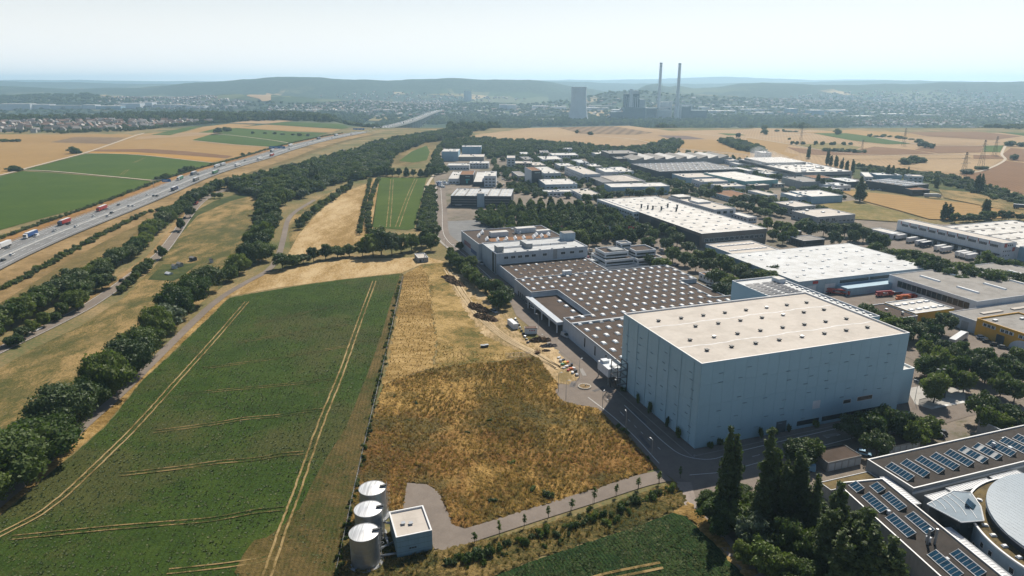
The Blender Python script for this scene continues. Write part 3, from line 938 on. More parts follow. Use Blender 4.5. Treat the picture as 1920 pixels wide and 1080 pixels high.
# repairs and covers in the asphalt
for i, (u, v, a, w, l) in enumerate([(-9, 62, .2, 1.6, 7), (-14, 78, .1, 2.2, 5), (-6, 20, 0, 1.2, 9), (-11, 96, .3, 2.5, 6), (-12, 48, 1.2, 1.5, 6), (20, -9, 1.6, 1.4, 8), (44, -7, 1.6, 1.6, 6), (-13, 5, .1, 1.3, 8), (-18, 54, .6, 2.0, 4), (70, -6, 1.55, 1.2, 9), (-5, 130, .1, 1.5, 10), (-6, 160, .1, 2, 7)]):
    p0 = UV(u, v)
    q0 = UV(u + l * math.sin(a), v + l * math.cos(a))
    strip('asphalt_patch', [p0, q0], -w / 2, w / 2, .165, mat('asphalt_repair', (0.13, 0.12, 0.115), .9, .15, .6) if i % 3 else mat('concrete_repair', (0.3, 0.28, 0.26), .9, .1, .6), works_road)
for i, (u, v) in enumerate([(-10, 40), (-12, 66), (-9, 88), (6, -10), (30, -9), (60, -7), (-8, 110), (-15, 62)]):
    MB().lathe([(.42, 0), (.42, .02)], n=14).build('manhole_cover', mat('cast_iron', (0.4, 0.39, 0.37), .7), works_road, (*UV(u, v), .165))
# estate streets
for pts, w in (([(70, -10), (96, -8), (150, -2), (200, 4)], 4.5), ([(112, -18), (118, 40), (124, 130), (130, 210), (128, 300), (118, 420)], 4.0), ([(96, 14), (118, 12), (150, 10), (178, 8)], 6.0), ([(100, 215), (150, 214), (230, 205), (300, 196)], 3.5), ([(246, 230), (244, 120), (242, 100)], 4.0), ([(60, 300), (64, 400), (66, 520)], 4.0)):
    strip('estate_street', uvline(pts), -w, w, .15, ASPH)
sheet('yellow_yard', [UV(*p) for p in [(126, 66), (176, 62), (176, 4), (126, 0)]], .17, ASPH)
sheet('truck_yard', [UV(*p) for p in [(135, 118), (196, 118), (196, 86), (135, 84)]], .16, ASPH)
sheet('dock_yard', [UV(*p) for p in [(290, 240), (334, 222), (320, 140), (296, 130), (280, 170)]], .16, ASPH)
sheet('car_park', [UV(*p) for p in [(4, 300), (40, 300), (44, 380), (4, 384)]], .14, ASPHD)

site_ = [o for o in COL.objects if o.name.startswith('site_dirt')][0]
for g_ in (0, 5):
    tracks([(836 + g_, 505), (848 + g_, 524), (868 + g_, 556), (900 + g_, 596), (945 + g_, 634), (1000 + g_, 664), (1052, 694)], 2.2, .8, .42, site_, land('sandy_track', [(0.40, 0.31, 0.19), (0.52, 0.41, 0.27), (0.62, 0.50, 0.34)], 0.05, 0.3, 1.5, bump=0.3, contrast=0.5))


# ================================================================== PLANTS
LEAF_A = leafmat('foliage_broadleaf', (0.036, 0.068, 0.013), (0.125, 0.158, 0.034), 0.42)
LEAF_B = leafmat('foliage_dark', (0.03, 0.06, 0.013), (0.078, 0.112, 0.026), 0.38)
LEAF_C = leafmat('foliage_poplar', (0.04, 0.062, 0.018), (0.085, 0.115, 0.036), 0.35)
LEAF_D = leafmat('foliage_bush', (0.03, 0.056, 0.018), (0.078, 0.105, 0.035), 0.25)
LEAF_E = leafmat('foliage_silver', (0.07, 0.095, 0.055), (0.12, 0.15, 0.09), 0.25)
LEAF_F = leafmat('foliage_fresh', (0.06, 0.10, 0.022), (0.11, 0.15, 0.035), 0.3)


def ico(r, c, rng):
    t = (1 + 5 ** .5) / 2
    V = [(-1, t, 0), (1, t, 0), (-1, -t, 0), (1, -t, 0), (0, -1, t), (0, 1, t), (0, -1, -t), (0, 1, -t), (t, 0, -1), (t, 0, 1), (-t, 0, -1), (-t, 0, 1)]
    Fc = [(0, 11, 5), (0, 5, 1), (0, 1, 7), (0, 7, 10), (0, 10, 11), (1, 5, 9), (5, 11, 4), (11, 10, 2), (10, 7, 6), (7, 1, 8), (3, 9, 4), (3, 4, 2), (3, 2, 6), (3, 6, 8), (3, 8, 9), (4, 9, 5), (2, 4, 11), (6, 2, 10), (8, 6, 7), (9, 8, 1)]
    V = np.array(V, float)
    V /= np.linalg.norm(V[0])
    V = V * (r * rng.uniform(.85, 1.1, (12, 1)))
    return V + np.array(c), np.array(Fc)


def crown_mesh(name, clumps, per, size, m, seed, up=0.25, flat=1.0, core=0.72):
    """Leaf-sized faces on many clumps, with a dark twiggy heart in each."""
    rng = np.random.default_rng(seed)
    verts = []
    faces = []
    nv = 0
    for (cx, cy, cz, r) in clumps:
        n = max(6, int(per * (r / 2.0) ** 2))
        d = rng.normal(size=(n, 3))
        d[:, 2] += up
        d /= np.linalg.norm(d, axis=1)[:, None]
        rad = r * rng.uniform(.72, 1.12, (n, 1))
        p = np.array([cx, cy, cz]) + d * rad * np.array([1, 1, flat])
        nrm = d * .9 + rng.normal(size=(n, 3)) * .55
        nrm /= np.linalg.norm(nrm, axis=1)[:, None]
        a = np.cross(nrm, rng.normal(size=(n, 3)))
        a /= np.linalg.norm(a, axis=1)[:, None] + 1e-9
        b = np.cross(nrm, a)
        s = size * rng.uniform(.55, 1.25, (n, 1))
        q = np.stack([p - a * s - b * s * .45, p + a * s * .3 - b * s * .7, p + a * s + b * s * .3, p - a * s * .2 + b * s * .75], 1)
        verts.append(q.reshape(-1, 3))
        faces += [(nv + 4 * k, nv + 4 * k + 1, nv + 4 * k + 2, nv + 4 * k + 3) for k in range(n)]
        nv += 4 * n
        if core:
            V, Fc = ico(r * core, (cx, cy, cz), rng)
            verts.append(V)
            faces += [tuple(int(k) + nv for k in f) for f in Fc]
            nv += 12
    V = np.concatenate(verts)
    me = bpy.data.meshes.new(name)
    me.from_pydata(V.tolist(), [], faces)
    me.materials.append(m)
    me.update()
    return me


def clumps_broad(rng, h=12., r=6., n=24):
    out = []
    cz = h * .58
    for k in range(n):
        d = rng.normal(size=3)
        d /= np.linalg.norm(d)
        f = rng.uniform(.45, .98)
        cr = rng.uniform(1.7, 2.6) * r / 6 * (1.25 - .62 * f)
        out.append((d[0] * r * f, d[1] * r * f, cz + d[2] * h * .36 * f, cr))
    out += [(rng.uniform(-1, 1), rng.uniform(-1, 1), cz, r * .45), (rng.uniform(-1, 1), rng.uniform(-1, 1), cz + h * .18, r * .38)]
    return out


def clumps_poplar(rng, h=22., r=3.2, leaders=3):
    out = []
    for l in range(leaders):
        a = 6.28 * l / leaders + rng.uniform(0, 1)
        ox, oy = math.cos(a) * r * .5, math.sin(a) * r * .5
        hh = h * rng.uniform(.72, 1.0) if l else h
        z = 2.0
        while z < hh - .6:
            t = z / hh
            w = r * .5 * (1 - .55 * t ** 4) * (.5 + .5 * min(1, t * 4))
            for _ in range(2):
                out.append((ox * (1 - .3 * t) + rng.normal() * w * .35, oy * (1 - .3 * t) + rng.normal() * w * .35, z + rng.uniform(-.5, .5), w * rng.uniform(.6, .85)))
            z += .95
        out.append((ox * .7, oy * .7, hh - .6, .8))
    return out


def clumps_cone(rng, h=11., r=4.0):
    out = []
    z = 2.4
    while z < h - .4:
        t = (z - 1.5) / (h - 1.5)
        w = r * (1 - t) ** .48 * (.75 + .25 * min(1, t * 6))
        n = max(1, int(6 * w / r + 1))
        for k in range(n):
            a = 6.28 * k / n + rng.uniform(0, 1.2)
            out.append((math.cos(a) * w * .6, math.sin(a) * w * .6, z + rng.uniform(-.3, .3), max(.45, w * .5 * rng.uniform(.8, 1.15))))
        z += 1.15
    out.append((0, 0, h - .5, .5))
    return out


def clumps_bush(rng, h=2.6, r=2.2, n=9):
    return [(rng.normal() * r * .42, rng.normal() * r * .42, h * rng.uniform(.25, .62), r * rng.uniform(.3, .5)) for _ in range(n)]


def trunk_mesh(name, h, r, limbs, seed, reach=2.5):
    rng = random.Random(seed)
    mb = MB()
    p = Vector((0, 0, -.2))
    q = Vector((rng.uniform(-.2, .2), rng.uniform(-.2, .2), h * .42))
    mb.tube(p, q, r, r * .7, 7)
    t = Vector((rng.uniform(-.4, .4), rng.uniform(-.4, .4), h * .78))
    mb.tube(q, t, r * .7, r * .2, 6)
    for k in range(limbs):
        a = 6.28 * k / limbs + rng.uniform(-.4, .4)
        s = q.lerp(t, rng.uniform(0, .5))
        e = s + Vector((math.cos(a) * reach, math.sin(a) * reach, h * rng.uniform(.14, .28)))
        mb.tube(s, e, r * .35, r * .1, 5)
    return mb.mesh(name, BARK, True)


TPL = {}
_rg = np.random.default_rng(21)
for k in range(6):
    TPL['broad%d' % k] = (crown_mesh('crown', clumps_broad(_rg, n=30), 150, .42, (LEAF_A, LEAF_B, LEAF_D, LEAF_B, LEAF_A, LEAF_D)[k], 30 + k), trunk_mesh('trunk', 12, .32, 5, k), 12., 6.)
for k in range(3):
    TPL['poplar%d' % k] = (crown_mesh('crown', clumps_poplar(_rg, leaders=(4, 3, 4)[k]), 130, .36, LEAF_C, 50 + k, up=.6), trunk_mesh('trunk', 22, .4, 4, 10 + k, .8), 22., 3.2)
for k in range(3):
    TPL['cone%d' % k] = (crown_mesh('crown', clumps_cone(_rg), 110, .42, (LEAF_B, LEAF_B, LEAF_A)[k], 60 + k, up=.1), trunk_mesh('trunk', 11, .2, 4, 20 + k, 1.2), 11., 4.0)
for k in range(3):
    TPL['bush%d' % k] = (crown_mesh('foliage', clumps_bush(_rg), 190, .24, (LEAF_D, LEAF_A, LEAF_B)[k], 70 + k, core=.8), None, 2.6, 2.2)
TPL['silver0'] = (crown_mesh('crown', clumps_broad(_rg), 95, .5, LEAF_E, 80), TPL['broad0'][1], 12., 6.)
TPL['fresh0'] = (crown_mesh('crown', clumps_broad(_rg), 95, .5, LEAF_F, 81), TPL['broad0'][1], 12., 6.)
TPL['sap0'] = (crown_mesh('crown', [(0, 0, 2.2, .55), (.25, .1, 2.7, .5), (-.2, .1, 3.2, .45), (.05, -.1, 3.7, .35), (0, .2, 1.8, .4)], 420, .17, LEAF_A, 90, core=.55), None, 4.2, .9)
_mb = MB()
_mb.tube((0, 0, -.1), (0, 0, 3.4), .06, .03, 6)
_mb.tube((.35, 0, -.1), (.35, 0, 1.5), .035, .035, 5)
TPL['sap0'] = (TPL['sap0'][0], _mb.mesh('trunk', BARK), 4.2, .9)
_rt = random.Random(5)
for k in range(3):
    TPL['grand%d' % k] = (crown_mesh('crown', clumps_broad(_rg, 15., 10.5, 58), 62, .46, (LEAF_B, LEAF_A, LEAF_D)[k], 100 + k), trunk_mesh('trunk', 15, .45, 6, 40 + k, 4.5), 15., 10.5)


def tree(kind, x, y, h, r, label, group=None, z=0.0, name=None, cat='tree', parts=True):
    cr, tr, H0, R0 = TPL[kind]
    base = kind.rstrip('0123456789')
    name = name or {'broad': 'deciduous_tree', 'grand': 'deciduous_tree', 'poplar': 'poplar_tree', 'cone': 'hornbeam_tree', 'bush': 'bush', 'silver': 'willow_tree', 'fresh': 'deciduous_tree', 'sap': 'sapling_tree'}[base]
    r *= _rt.uniform(.86, 1.14)
    sc = (r / R0, r / R0 * _rt.uniform(.88, 1.12), h / H0 * _rt.uniform(.88, 1.14))
    rz = _rt.uniform(0, 6.28)
    if tr is None or not parts:
        o = put(name, cr, None, (x, y, z - (0 if tr is None else .2 * h)), rz, sc)
        return tag(o, label, cat, group)
    e = put(name, None, None, (x, y, z), rz, sc)
    tag(e, label, cat, group)
    put('crown', cr, e)
    put('trunk', tr, e)
    return e


# scattered woods, read as one mass: one object each, grown with geometry nodes
tcol = bpy.data.collections.new('wood_sources')
SRC = []
for k, nm in enumerate(['broad0', 'broad1', 'broad2', 'broad3', 'broad4', 'bush0', 'bush1', 'cone0', 'poplar0', 'fresh0', 'silver0']):
    so = bpy.data.objects.new('source_%02d' % k, TPL[nm][0])
    tcol.objects.link(so)
    SRC.append((nm, TPL[nm][2], TPL[nm][3]))

ng = bpy.data.node_groups.new('scatter', 'GeometryNodeTree')
ng.interface.new_socket('Geometry', in_out='INPUT', socket_type='NodeSocketGeometry')
ng.interface.new_socket('Geometry', in_out='OUTPUT', socket_type='NodeSocketGeometry')
_gi = ng.nodes.new('NodeGroupInput')
_go = ng.nodes.new('NodeGroupOutput')
_ci = ng.nodes.new('GeometryNodeCollectionInfo')
_ci.inputs['Collection'].default_value = tcol
_ci.inputs['Separate Children'].default_value = True
_ci.inputs['Reset Children'].default_value = True
_ip = ng.nodes.new('GeometryNodeInstanceOnPoints')
_ip.inputs['Pick Instance'].default_value = True


def _attr(nm, ty):
    a = ng.nodes.new('GeometryNodeInputNamedAttribute')
    a.data_type = ty
    a.inputs['Name'].default_value = nm
    return a.outputs['Attribute']


_cx = ng.nodes.new('ShaderNodeCombineXYZ')
ng.links.new(_attr('rot', 'FLOAT'), _cx.inputs[2])
ng.links.new(_gi.outputs[0], _ip.inputs['Points'])
ng.links.new(_ci.outputs[0], _ip.inputs['Instance'])
ng.links.new(_attr('idx', 'INT'), _ip.inputs['Instance Index'])
ng.links.new(_cx.outputs[0], _ip.inputs['Rotation'])
ng.links.new(_attr('scl', 'FLOAT_VECTOR'), _ip.inputs['Scale'])
ng.links.new(_ip.outputs[0], _go.inputs[0])


def scatter(name, label, pts, kinds, hr, seed=0, SRC=SRC, ng=ng):
    """pts: (n,3); kinds: source indices; hr: ((hmin,hmax),(rmin,rmax))."""
    rng = np.random.default_rng(seed)
    n = len(pts)
    me = bpy.data.meshes.new(name)
    me.vertices.add(n)
    me.vertices.foreach_set('co', np.asarray(pts, float).ravel())
    idx = rng.choice(kinds, n).astype(np.int32)
    h = rng.uniform(*hr[0], n)
    r = rng.uniform(*hr[1], n)
    H0 = np.array([s[1] for s in SRC])[idx]
    R0 = np.array([s[2] for s in SRC])[idx]
    sc = np.stack([r / R0, r / R0, h / H0], 1)
    me.attributes.new('rot', 'FLOAT', 'POINT').data.foreach_set('value', rng.uniform(0, 6.28, n))
    me.attributes.new('idx', 'INT', 'POINT').data.foreach_set('value', idx)
    me.attributes.new('scl', 'FLOAT_VECTOR', 'POINT').data.foreach_set('vector', sc.ravel())
    pp = np.array(pts, float)
    if SRC[0][1] > 2:
        pp[:, 2] -= np.where((idx < 5) | (idx > 6), .16 * h, 0.0)
    me.vertices.foreach_set('co', pp.ravel())
    o = put(name, me)
    md = o.modifiers.new('scatter', 'NODES')
    md.node_group = ng
    return tag(o, label, kind='stuff')


# dry tufts and crop plants: real blades on the nearest ground
def tuft_mesh(name, n, h, spread, w, m, seed):
    rr = random.Random(seed)
    mb = MB()
    for k in range(n):
        a = rr.uniform(0, 6.28)
        r0 = rr.uniform(0, spread * .5)
        bx, by = r0 * math.cos(a), r0 * math.sin(a)
        t = rr.uniform(.4, 1.0) * h
        ox, oy = math.cos(a) * spread * rr.uniform(.3, 1), math.sin(a) * spread * rr.uniform(.3, 1)
        px_, py_ = -math.sin(a) * w, math.cos(a) * w
        mb.quad((bx - px_, by - py_, -.05), (bx + px_, by + py_, -.05), (bx + ox + px_ * .5, by + oy + py_ * .5, t), (bx + ox - px_ * .5, by + oy - py_ * .5, t))
    return mb.mesh(name, m)


gcol = bpy.data.collections.new('tuft_sources')
GSRC = []
for k, (n, h, sp, w, c1, c2, tr) in enumerate([(16, .75, .4, .05, (0.17, 0.112, 0.04), (0.41, 0.28, 0.122), .32), (16, .85, .45, .06, (0.075, 0.075, 0.024), (0.17, 0.135, 0.05), .3), (14, .7, .4, .05, (0.17, 0.09, 0.032), (0.28, 0.155, 0.06), .32), (16, .2, .42, .1, (0.038, 0.064, 0.018), (0.08, 0.108, 0.03), .32), (14, .18, .4, .09, (0.055, 0.08, 0.02), (0.11, 0.125, 0.038), .3)]):
    so = bpy.data.objects.new('tuft_%02d' % k, tuft_mesh('tuft', n, h, sp, w, leafmat('tuft_%d' % k, c1, c2, tr), k))
    gcol.objects.link(so)
    GSRC.append(('tuft', 1., 1.))
ng2 = ng.copy()
for nd in ng2.nodes:
    if nd.bl_idname == 'GeometryNodeCollectionInfo':
        nd.inputs['Collection'].default_value = gcol


def in_poly(X, Y, poly):
    ins = np.zeros(len(X), bool)
    j = len(poly) - 1
    for i in range(len(poly)):
        xi, yi = poly[i][:2]
        xj, yj = poly[j][:2]
        ins ^= ((yi > Y) != (yj > Y)) & (X < (xj - xi) * (Y - yi) / (yj - yi + 1e-12) + xi)
        j = i
    return ins


def fill(poly, spacing, seed=0, far=False, jitter=.42):
    """Jittered points over a world polygon (drape on the land if far)."""
    P = np.array([p[:2] for p in poly])
    x0, y0 = P.min(0)
    x1, y1 = P.max(0)
    X, Y = np.meshgrid(np.arange(x0, x1, spacing), np.arange(y0, y1, spacing))
    rng = np.random.default_rng(seed)
    X = (X + rng.uniform(-jitter, jitter, X.shape) * spacing).ravel()
    Y = (Y + rng.uniform(-jitter, jitter, Y.shape) * spacing).ravel()
    k = in_poly(X, Y, P)
    X, Y = X[k], Y[k]
    Z = terrain(X, Y) if far else np.zeros_like(X)
    return np.stack([X, Y, Z], 1)


def tufts(name, label, pxs, sp, kinds, s0, s1, z, seed, clump=0.0):
    p = fill(px(pxs), sp, seed, jitter=.9)
    if clump:
        q = np.sin(p[:, 0] * .13 + 1.7 * np.sin(p[:, 1] * .09)) * np.sin(p[:, 1] * .11 + 1.3 * np.sin(p[:, 0] * .07 + 2)) + np.random.default_rng(seed).normal(0, .35, len(p))
        p = p[q > clump]
    p[:, 2] = z
    scatter(name, label, p, kinds, ((s0, s1), (s0, s1)), seed, SRC=GSRC, ng=ng2)


RM = [(722, 722), (760, 709), (812, 693), (880, 685), (960, 678), (1010, 672), (1028, 702), (1044, 724), (1038, 738), (1052, 756), (1090, 764), (1118, 769), (1131, 780), (1150, 803), (1174, 819), (1203, 852), (1227, 878), (1180, 895), (1060, 935), (960, 963), (874, 988), (853, 982), (839, 952), (824, 918), (802, 904), (763, 902), (755, 950), (700, 985), (666, 992), (666, 930), (694, 812)]
tufts('dry_grass', 'straw-coloured tall dry grass of the rough meadow', RM, 1.15, [0, 0, 0, 2], .8, 1.5, .3, 61, -.6)
tufts('dry_grass', 'olive weeds in darker patches of the rough meadow', RM, 1.7, [1, 1, 2, 0], .7, 1.2, .3, 62, .3)
tufts('dry_grass', 'dry grass on the planted bank and round the tanks', [(640, 1000), (720, 1000), (800, 990), (812, 1036), (960, 1004), (1100, 964), (1262, 908), (1285, 940), (1262, 960), (1120, 1010), (1000, 1050), (905, 1088), (820, 1140), (620, 1140), (620, 1095)], 1.3, [0, 1, 1, 0], .7, 1.2, .25, 63)
tufts('dry_grass', 'short straw on the mown strip and site edge', [(760, 520), (790, 500), (812, 530), (820, 640), (900, 660), (1000, 662), (1008, 668), (880, 682), (815, 690), (722, 720), (737, 640)], 1.7, [0, 0, 2], .5, .9, .2, 64)
tufts('crop_plants', 'leafy green plants of the near crop field', [(0, 976), (197, 808), (270, 722), (432, 562), (560, 540), (745, 517), (725, 622), (698, 716), (680, 770), (632, 866), (540, 962), (432, 1078), (400, 1120), (-80, 1120)], 1.5, [3, 3, 4], .6, 1.15, .2, 65, -.7)
tufts('crop_plants', 'sparse plants on the worn brown side of the near crop field', [(690, 735), (640, 862), (545, 965), (440, 1075), (400, 1120), (600, 1120), (640, 985), (690, 790)], 1.9, [3, 4], .6, 1.1, .34, 68, -.2)
tufts('crop_plants', 'leafy green plants of the row crop at the bottom', [(920, 1090), (1000, 1056), (1120, 1016), (1258, 968), (1282, 974), (1390, 1085), (1400, 1110), (900, 1120)], .85, [3, 3, 4], .9, 1.5, .2, 66)
BKINDS = ['broad0', 'broad1', 'broad2', 'broad3', 'broad4']
GOLD = {}


def row(pts, kinds, hs, rs, labelfmt, group, step, jit=1.0, start=0, parts=True, z=0.0, name=None, cat='tree'):
    """Row of trees along a photo line, near end first; labelfmt takes an ordinal."""
    ln = resample([G(*p) for p in pts], step)
    for i, (x, y) in enumerate(ln):
        tree(_rt.choice(kinds), x + _rt.uniform(-jit, jit), y + _rt.uniform(-jit, jit), _rt.uniform(*hs), _rt.uniform(*rs), labelfmt % nth(i + start), group, z, parts=parts, name=name, cat=cat)
    return len(ln)


# --- big trees along the field path (near row)
for i, (x, y, h, r, k) in enumerate([(20, 912, 13, 9, 'broad1'), (75, 862, 12, 8, 'broad0'), (128, 810, 12.5, 7, 'broad3'), (170, 768, 10, 5.5, 'broad1'), (208, 742, 15, 8.5, 'broad0'), (245, 706, 12, 7, 'broad1'), (268, 672, 13, 7, 'broad3'), (300, 640, 12, 6.5, 'broad2'), (318, 618, 10, 6.5, 'silver0'), (334, 596, 13, 7.5, 'broad1'), (356, 575, 14, 7.5, 'broad0'), (392, 548, 13, 7.5, 'broad3'), (430, 527, 8, 4.5, 'broad1'), (447, 512, 10, 5, 'broad0'), (468, 498, 11, 5.5, 'broad2'), (490, 490, 12, 6, 'broad1'), (-40, 950, 12, 8, 'broad0')]):
    X, Y = G(x, y)
    lab = 'pale silvery willow among the big trees on the field path' if k == 'silver0' else '%s big dark tree beside the field path, counted from the near corner' % nth(i if i < 9 else i - 1)
    if i == 16:
        lab = 'tree cut by the picture edge where the field path leaves'
    tree(k if k == 'silver0' else 'grand%d' % (i % 3), X, Y, h * 1.15, r * 1.32, lab, 'big trees along the field path')
# --- belt on both sides of the path farther up
n = row([(484, 480), (500, 455), (510, 425), (507, 400), (500, 380), (510, 350), (530, 335)], BKINDS, (10, 14), (5, 7), '%s tree of the dense belt climbing beside the narrow path', 'dense belt beside the narrow path', 11, 3)
n = row([(470, 470), (488, 440), (494, 410), (494, 385), (505, 365)], BKINDS, (9, 12), (4.5, 6), '%s tree on the meadow side of the dense path belt', 'meadow side of the dense belt', 13, 2)
row([(528, 505), (556, 498), (600, 488), (640, 482), (690, 480)], BKINDS, (7, 11), (4.5, 6.5), '%s tree of the low row above the near crop field', 'low row above the near crop field', 8, 1)
for i, (x, y, h, r) in enumerate([(700, 482, 15, 7), (715, 478, 18, 8), (735, 480, 17, 8), (752, 476, 15, 7), (772, 470, 11, 5.5), (706, 465, 12, 6), (800, 462, 13, 6), (812, 452, 12, 6), (808, 470, 12, 6), (790, 462, 8, 4)]):
    X, Y = G(x, y)
    tree(BKINDS[i % 5], X, Y, h, r, '%s tree of the dark clump below the green strip field' % nth(i), 'dark clump below the green strip field')
# --- country road belt
row([(-30, 640), (20, 612), (70, 585), (130, 552), (170, 530)], BKINDS, (9, 14), (6, 8), '%s tree in the near part of the belt above the country road', 'near belt above the country road', 7, 3)
row([(20, 650), (60, 628), (100, 605), (120, 592)], BKINDS, (5, 8), (3, 4.5), '%s low tree between country road and dry meadow, near end', 'low trees below the country road', 8, 1.2)
row([(135, 585), (165, 560), (190, 545), (210, 520)], BKINDS, (9, 13), (5, 7), '%s tree of the clump hiding the country road bend', 'clump at the country road bend', 8.5, 2.5)
row([(232, 548), (262, 520), (285, 498)], BKINDS, (5, 7), (2.6, 4), '%s low tree between the country road and the kitchen garden', 'low trees by the kitchen garden', 6, 1)
row([(200, 512), (230, 492), (255, 480), (275, 455), (300, 432), (325, 410), (345, 395), (370, 376), (395, 362), (420, 352)], BKINDS, (9, 13), (5.5, 7.5), '%s tree of the tall belt above the straight country road', 'tall belt above the country road', 8.2, 1.5)
for i, (x, y, h, r) in enumerate([(304, 486, 9, 4), (340, 432, 9, 4), (357, 408, 11, 5), (402, 372, 6, 3.5), (413, 372, 6, 3.5)]):
    X, Y = G(x, y)
    tree('broad%d' % (i % 4), X, Y, h, r, '%s lone tree on the meadow side of the country road' % nth(i), 'lone trees by the country road')
# --- wood between motorway and estate: front rank as single trees, the mass behind as one wood
row([(520, 392), (545, 372), (575, 360), (600, 352), (640, 340), (668, 332), (700, 330), (730, 329)], BKINDS, (10, 15), (5, 7), '%s tree on the near edge of the valley wood', 'near edge of the valley wood', 13, 3)
row([(735, 331), (760, 331), (790, 332), (815, 330)], ['cone0', 'cone1', 'broad1'], (9, 13), (3.5, 5), '%s dark tree of the hedge at the top of the green strip', 'hedge at the top of the green strip', 9, 1, name='deciduous_tree')
row([(590, 335), (586, 350), (596, 345)], ['poplar0', 'poplar1'], (17, 20), (3.5, 4.5), '%s dark poplar in the valley wood', 'dark poplars in the valley wood', 8, 1, cat='poplar')
for i, (x, y) in enumerate([(570, 372), (558, 350), (542, 372)]):
    X, Y = G(x, y)
    tree('silver0', X, Y, 10, 6, '%s silvery willow at the edge of the valley wood' % nth(i), 'silvery willows of the valley wood')
wood_poly = px([(525, 385), (420, 352), (455, 342), (500, 335), (560, 318), (620, 300), (655, 292), (690, 277), (725, 268), (775, 259), (830, 250), (880, 250), (885, 254), (845, 262), (800, 268), (755, 285), (735, 295), (725, 318), (735, 328), (640, 342), (560, 372)])
scatter('wood', 'dense green wood between the motorway and the estate', fill(wood_poly, 8.5, 3), [0, 1, 2, 2, 4, 0, 3, 9, 10, 4], ((9, 15), (5, 7.5)), 3)
scatter('wood', 'green wood behind the estate below the striped field', fill(px([(805, 330), (812, 295), (830, 268), (880, 262), (1000, 268), (1060, 272), (1160, 282), (1200, 278), (1262, 264), (1280, 270), (1260, 290), (1190, 290), (1140, 295), (1000, 285), (920, 300), (900, 288), (830, 280), (822, 300), (840, 330)]), 11, 4), [0, 1, 2, 2, 4, 9], ((8, 12), (4.5, 6.5)), 4)
scatter('scrub', 'young green planting along the access street', fill(px([(800, 352), (815, 350), (818, 400), (816, 432), (788, 436), (780, 425), (790, 385)]), 3.6, 5), [5, 6, 5, 0], ((2.2, 4.5), (1.8, 3.2)), 5)
scatter('scrub', 'green scrub on the slope right of the works', fill(px([(1600, 312), (1700, 322), (1790, 332), (1920, 372), (2100, 415), (2100, 440), (1920, 388), (1850, 372), (1790, 352), (1700, 335), (1640, 332)]), 8, 6), [0, 1, 5, 6, 2], ((3, 7), (2.6, 5)), 6)
# orchard rows
row([(693, 440), (690, 410), (695, 380), (702, 355), (710, 336)][0:5], ['broad0', 'broad2', 'broad5'], (3.5, 5), (2.2, 3), '%s fruit tree of the row beside the straw field', 'orchard row beside the straw field', 6, .5, cat='fruit tree', name='fruit_tree')
row([(674, 440), (682, 395), (690, 360), (694, 338)], ['broad0', 'broad2', 'broad5'], (3, 4.5), (1.8, 2.6), '%s fruit tree of the outer orchard row', 'outer orchard row', 7, .5, cat='fruit tree', name='fruit_tree')
row([(562, 430), (580, 408), (605, 390), (640, 365), (660, 352)], ['broad0', 'broad2', 'bush0'], (5, 9), (3, 4.5), '%s tree of the hedge above the straw field', 'hedge above the straw field', 9, 1)
# hedge by the works yard
row([(845, 492), (853, 500), (862, 506), (878, 520), (892, 535), (905, 545), (918, 555)], ['broad1', 'broad3', 'broad0'], (6.5, 8.5), (3.5, 4.5), '%s tree of the dark hedge between works and building site', 'hedge between works and site', 6, .8)
for i, (x, y, h, r) in enumerate([(884, 503, 8, 4), (935, 580, 11, 6), (948, 568, 10, 5), (930, 560, 10, 5), (845, 480, 6, 3), (862, 470, 6, 3)]):
    X, Y = G(x, y)
    tree('broad%d' % (i % 4), X, Y, h, r, '%s big round tree at the works yard entrance' % nth(i), 'round trees at the yard entrance')
# car-park grove of clipped hornbeams
gp = fill([UV(*p) for p in [(64, 294), (66, 264), (122, 260), (150, 290), (150, 390), (108, 420), (66, 412), (44, 384), (42, 302)]], 8.6, 7, jitter=.14)
for i, (x, y, z) in enumerate(gp):
    tree('cone%d' % (i % 3) if i % 5 < 3 else BKINDS[i % 5], x, y, _rt.uniform(7.5, 11), _rt.uniform(3.5, 4.6), 'dark conical hornbeam of the grove shading the car park', 'hornbeam grove over the car park', cat='hornbeam', name='hornbeam_tree')
row([(905, 420), (920, 428), (935, 432), (900, 408), (930, 418)], ['fresh0'], (7, 9), (4, 5), '%s light green tree at the grove corner by the office', 'light green trees at the grove corner', 9, 1)
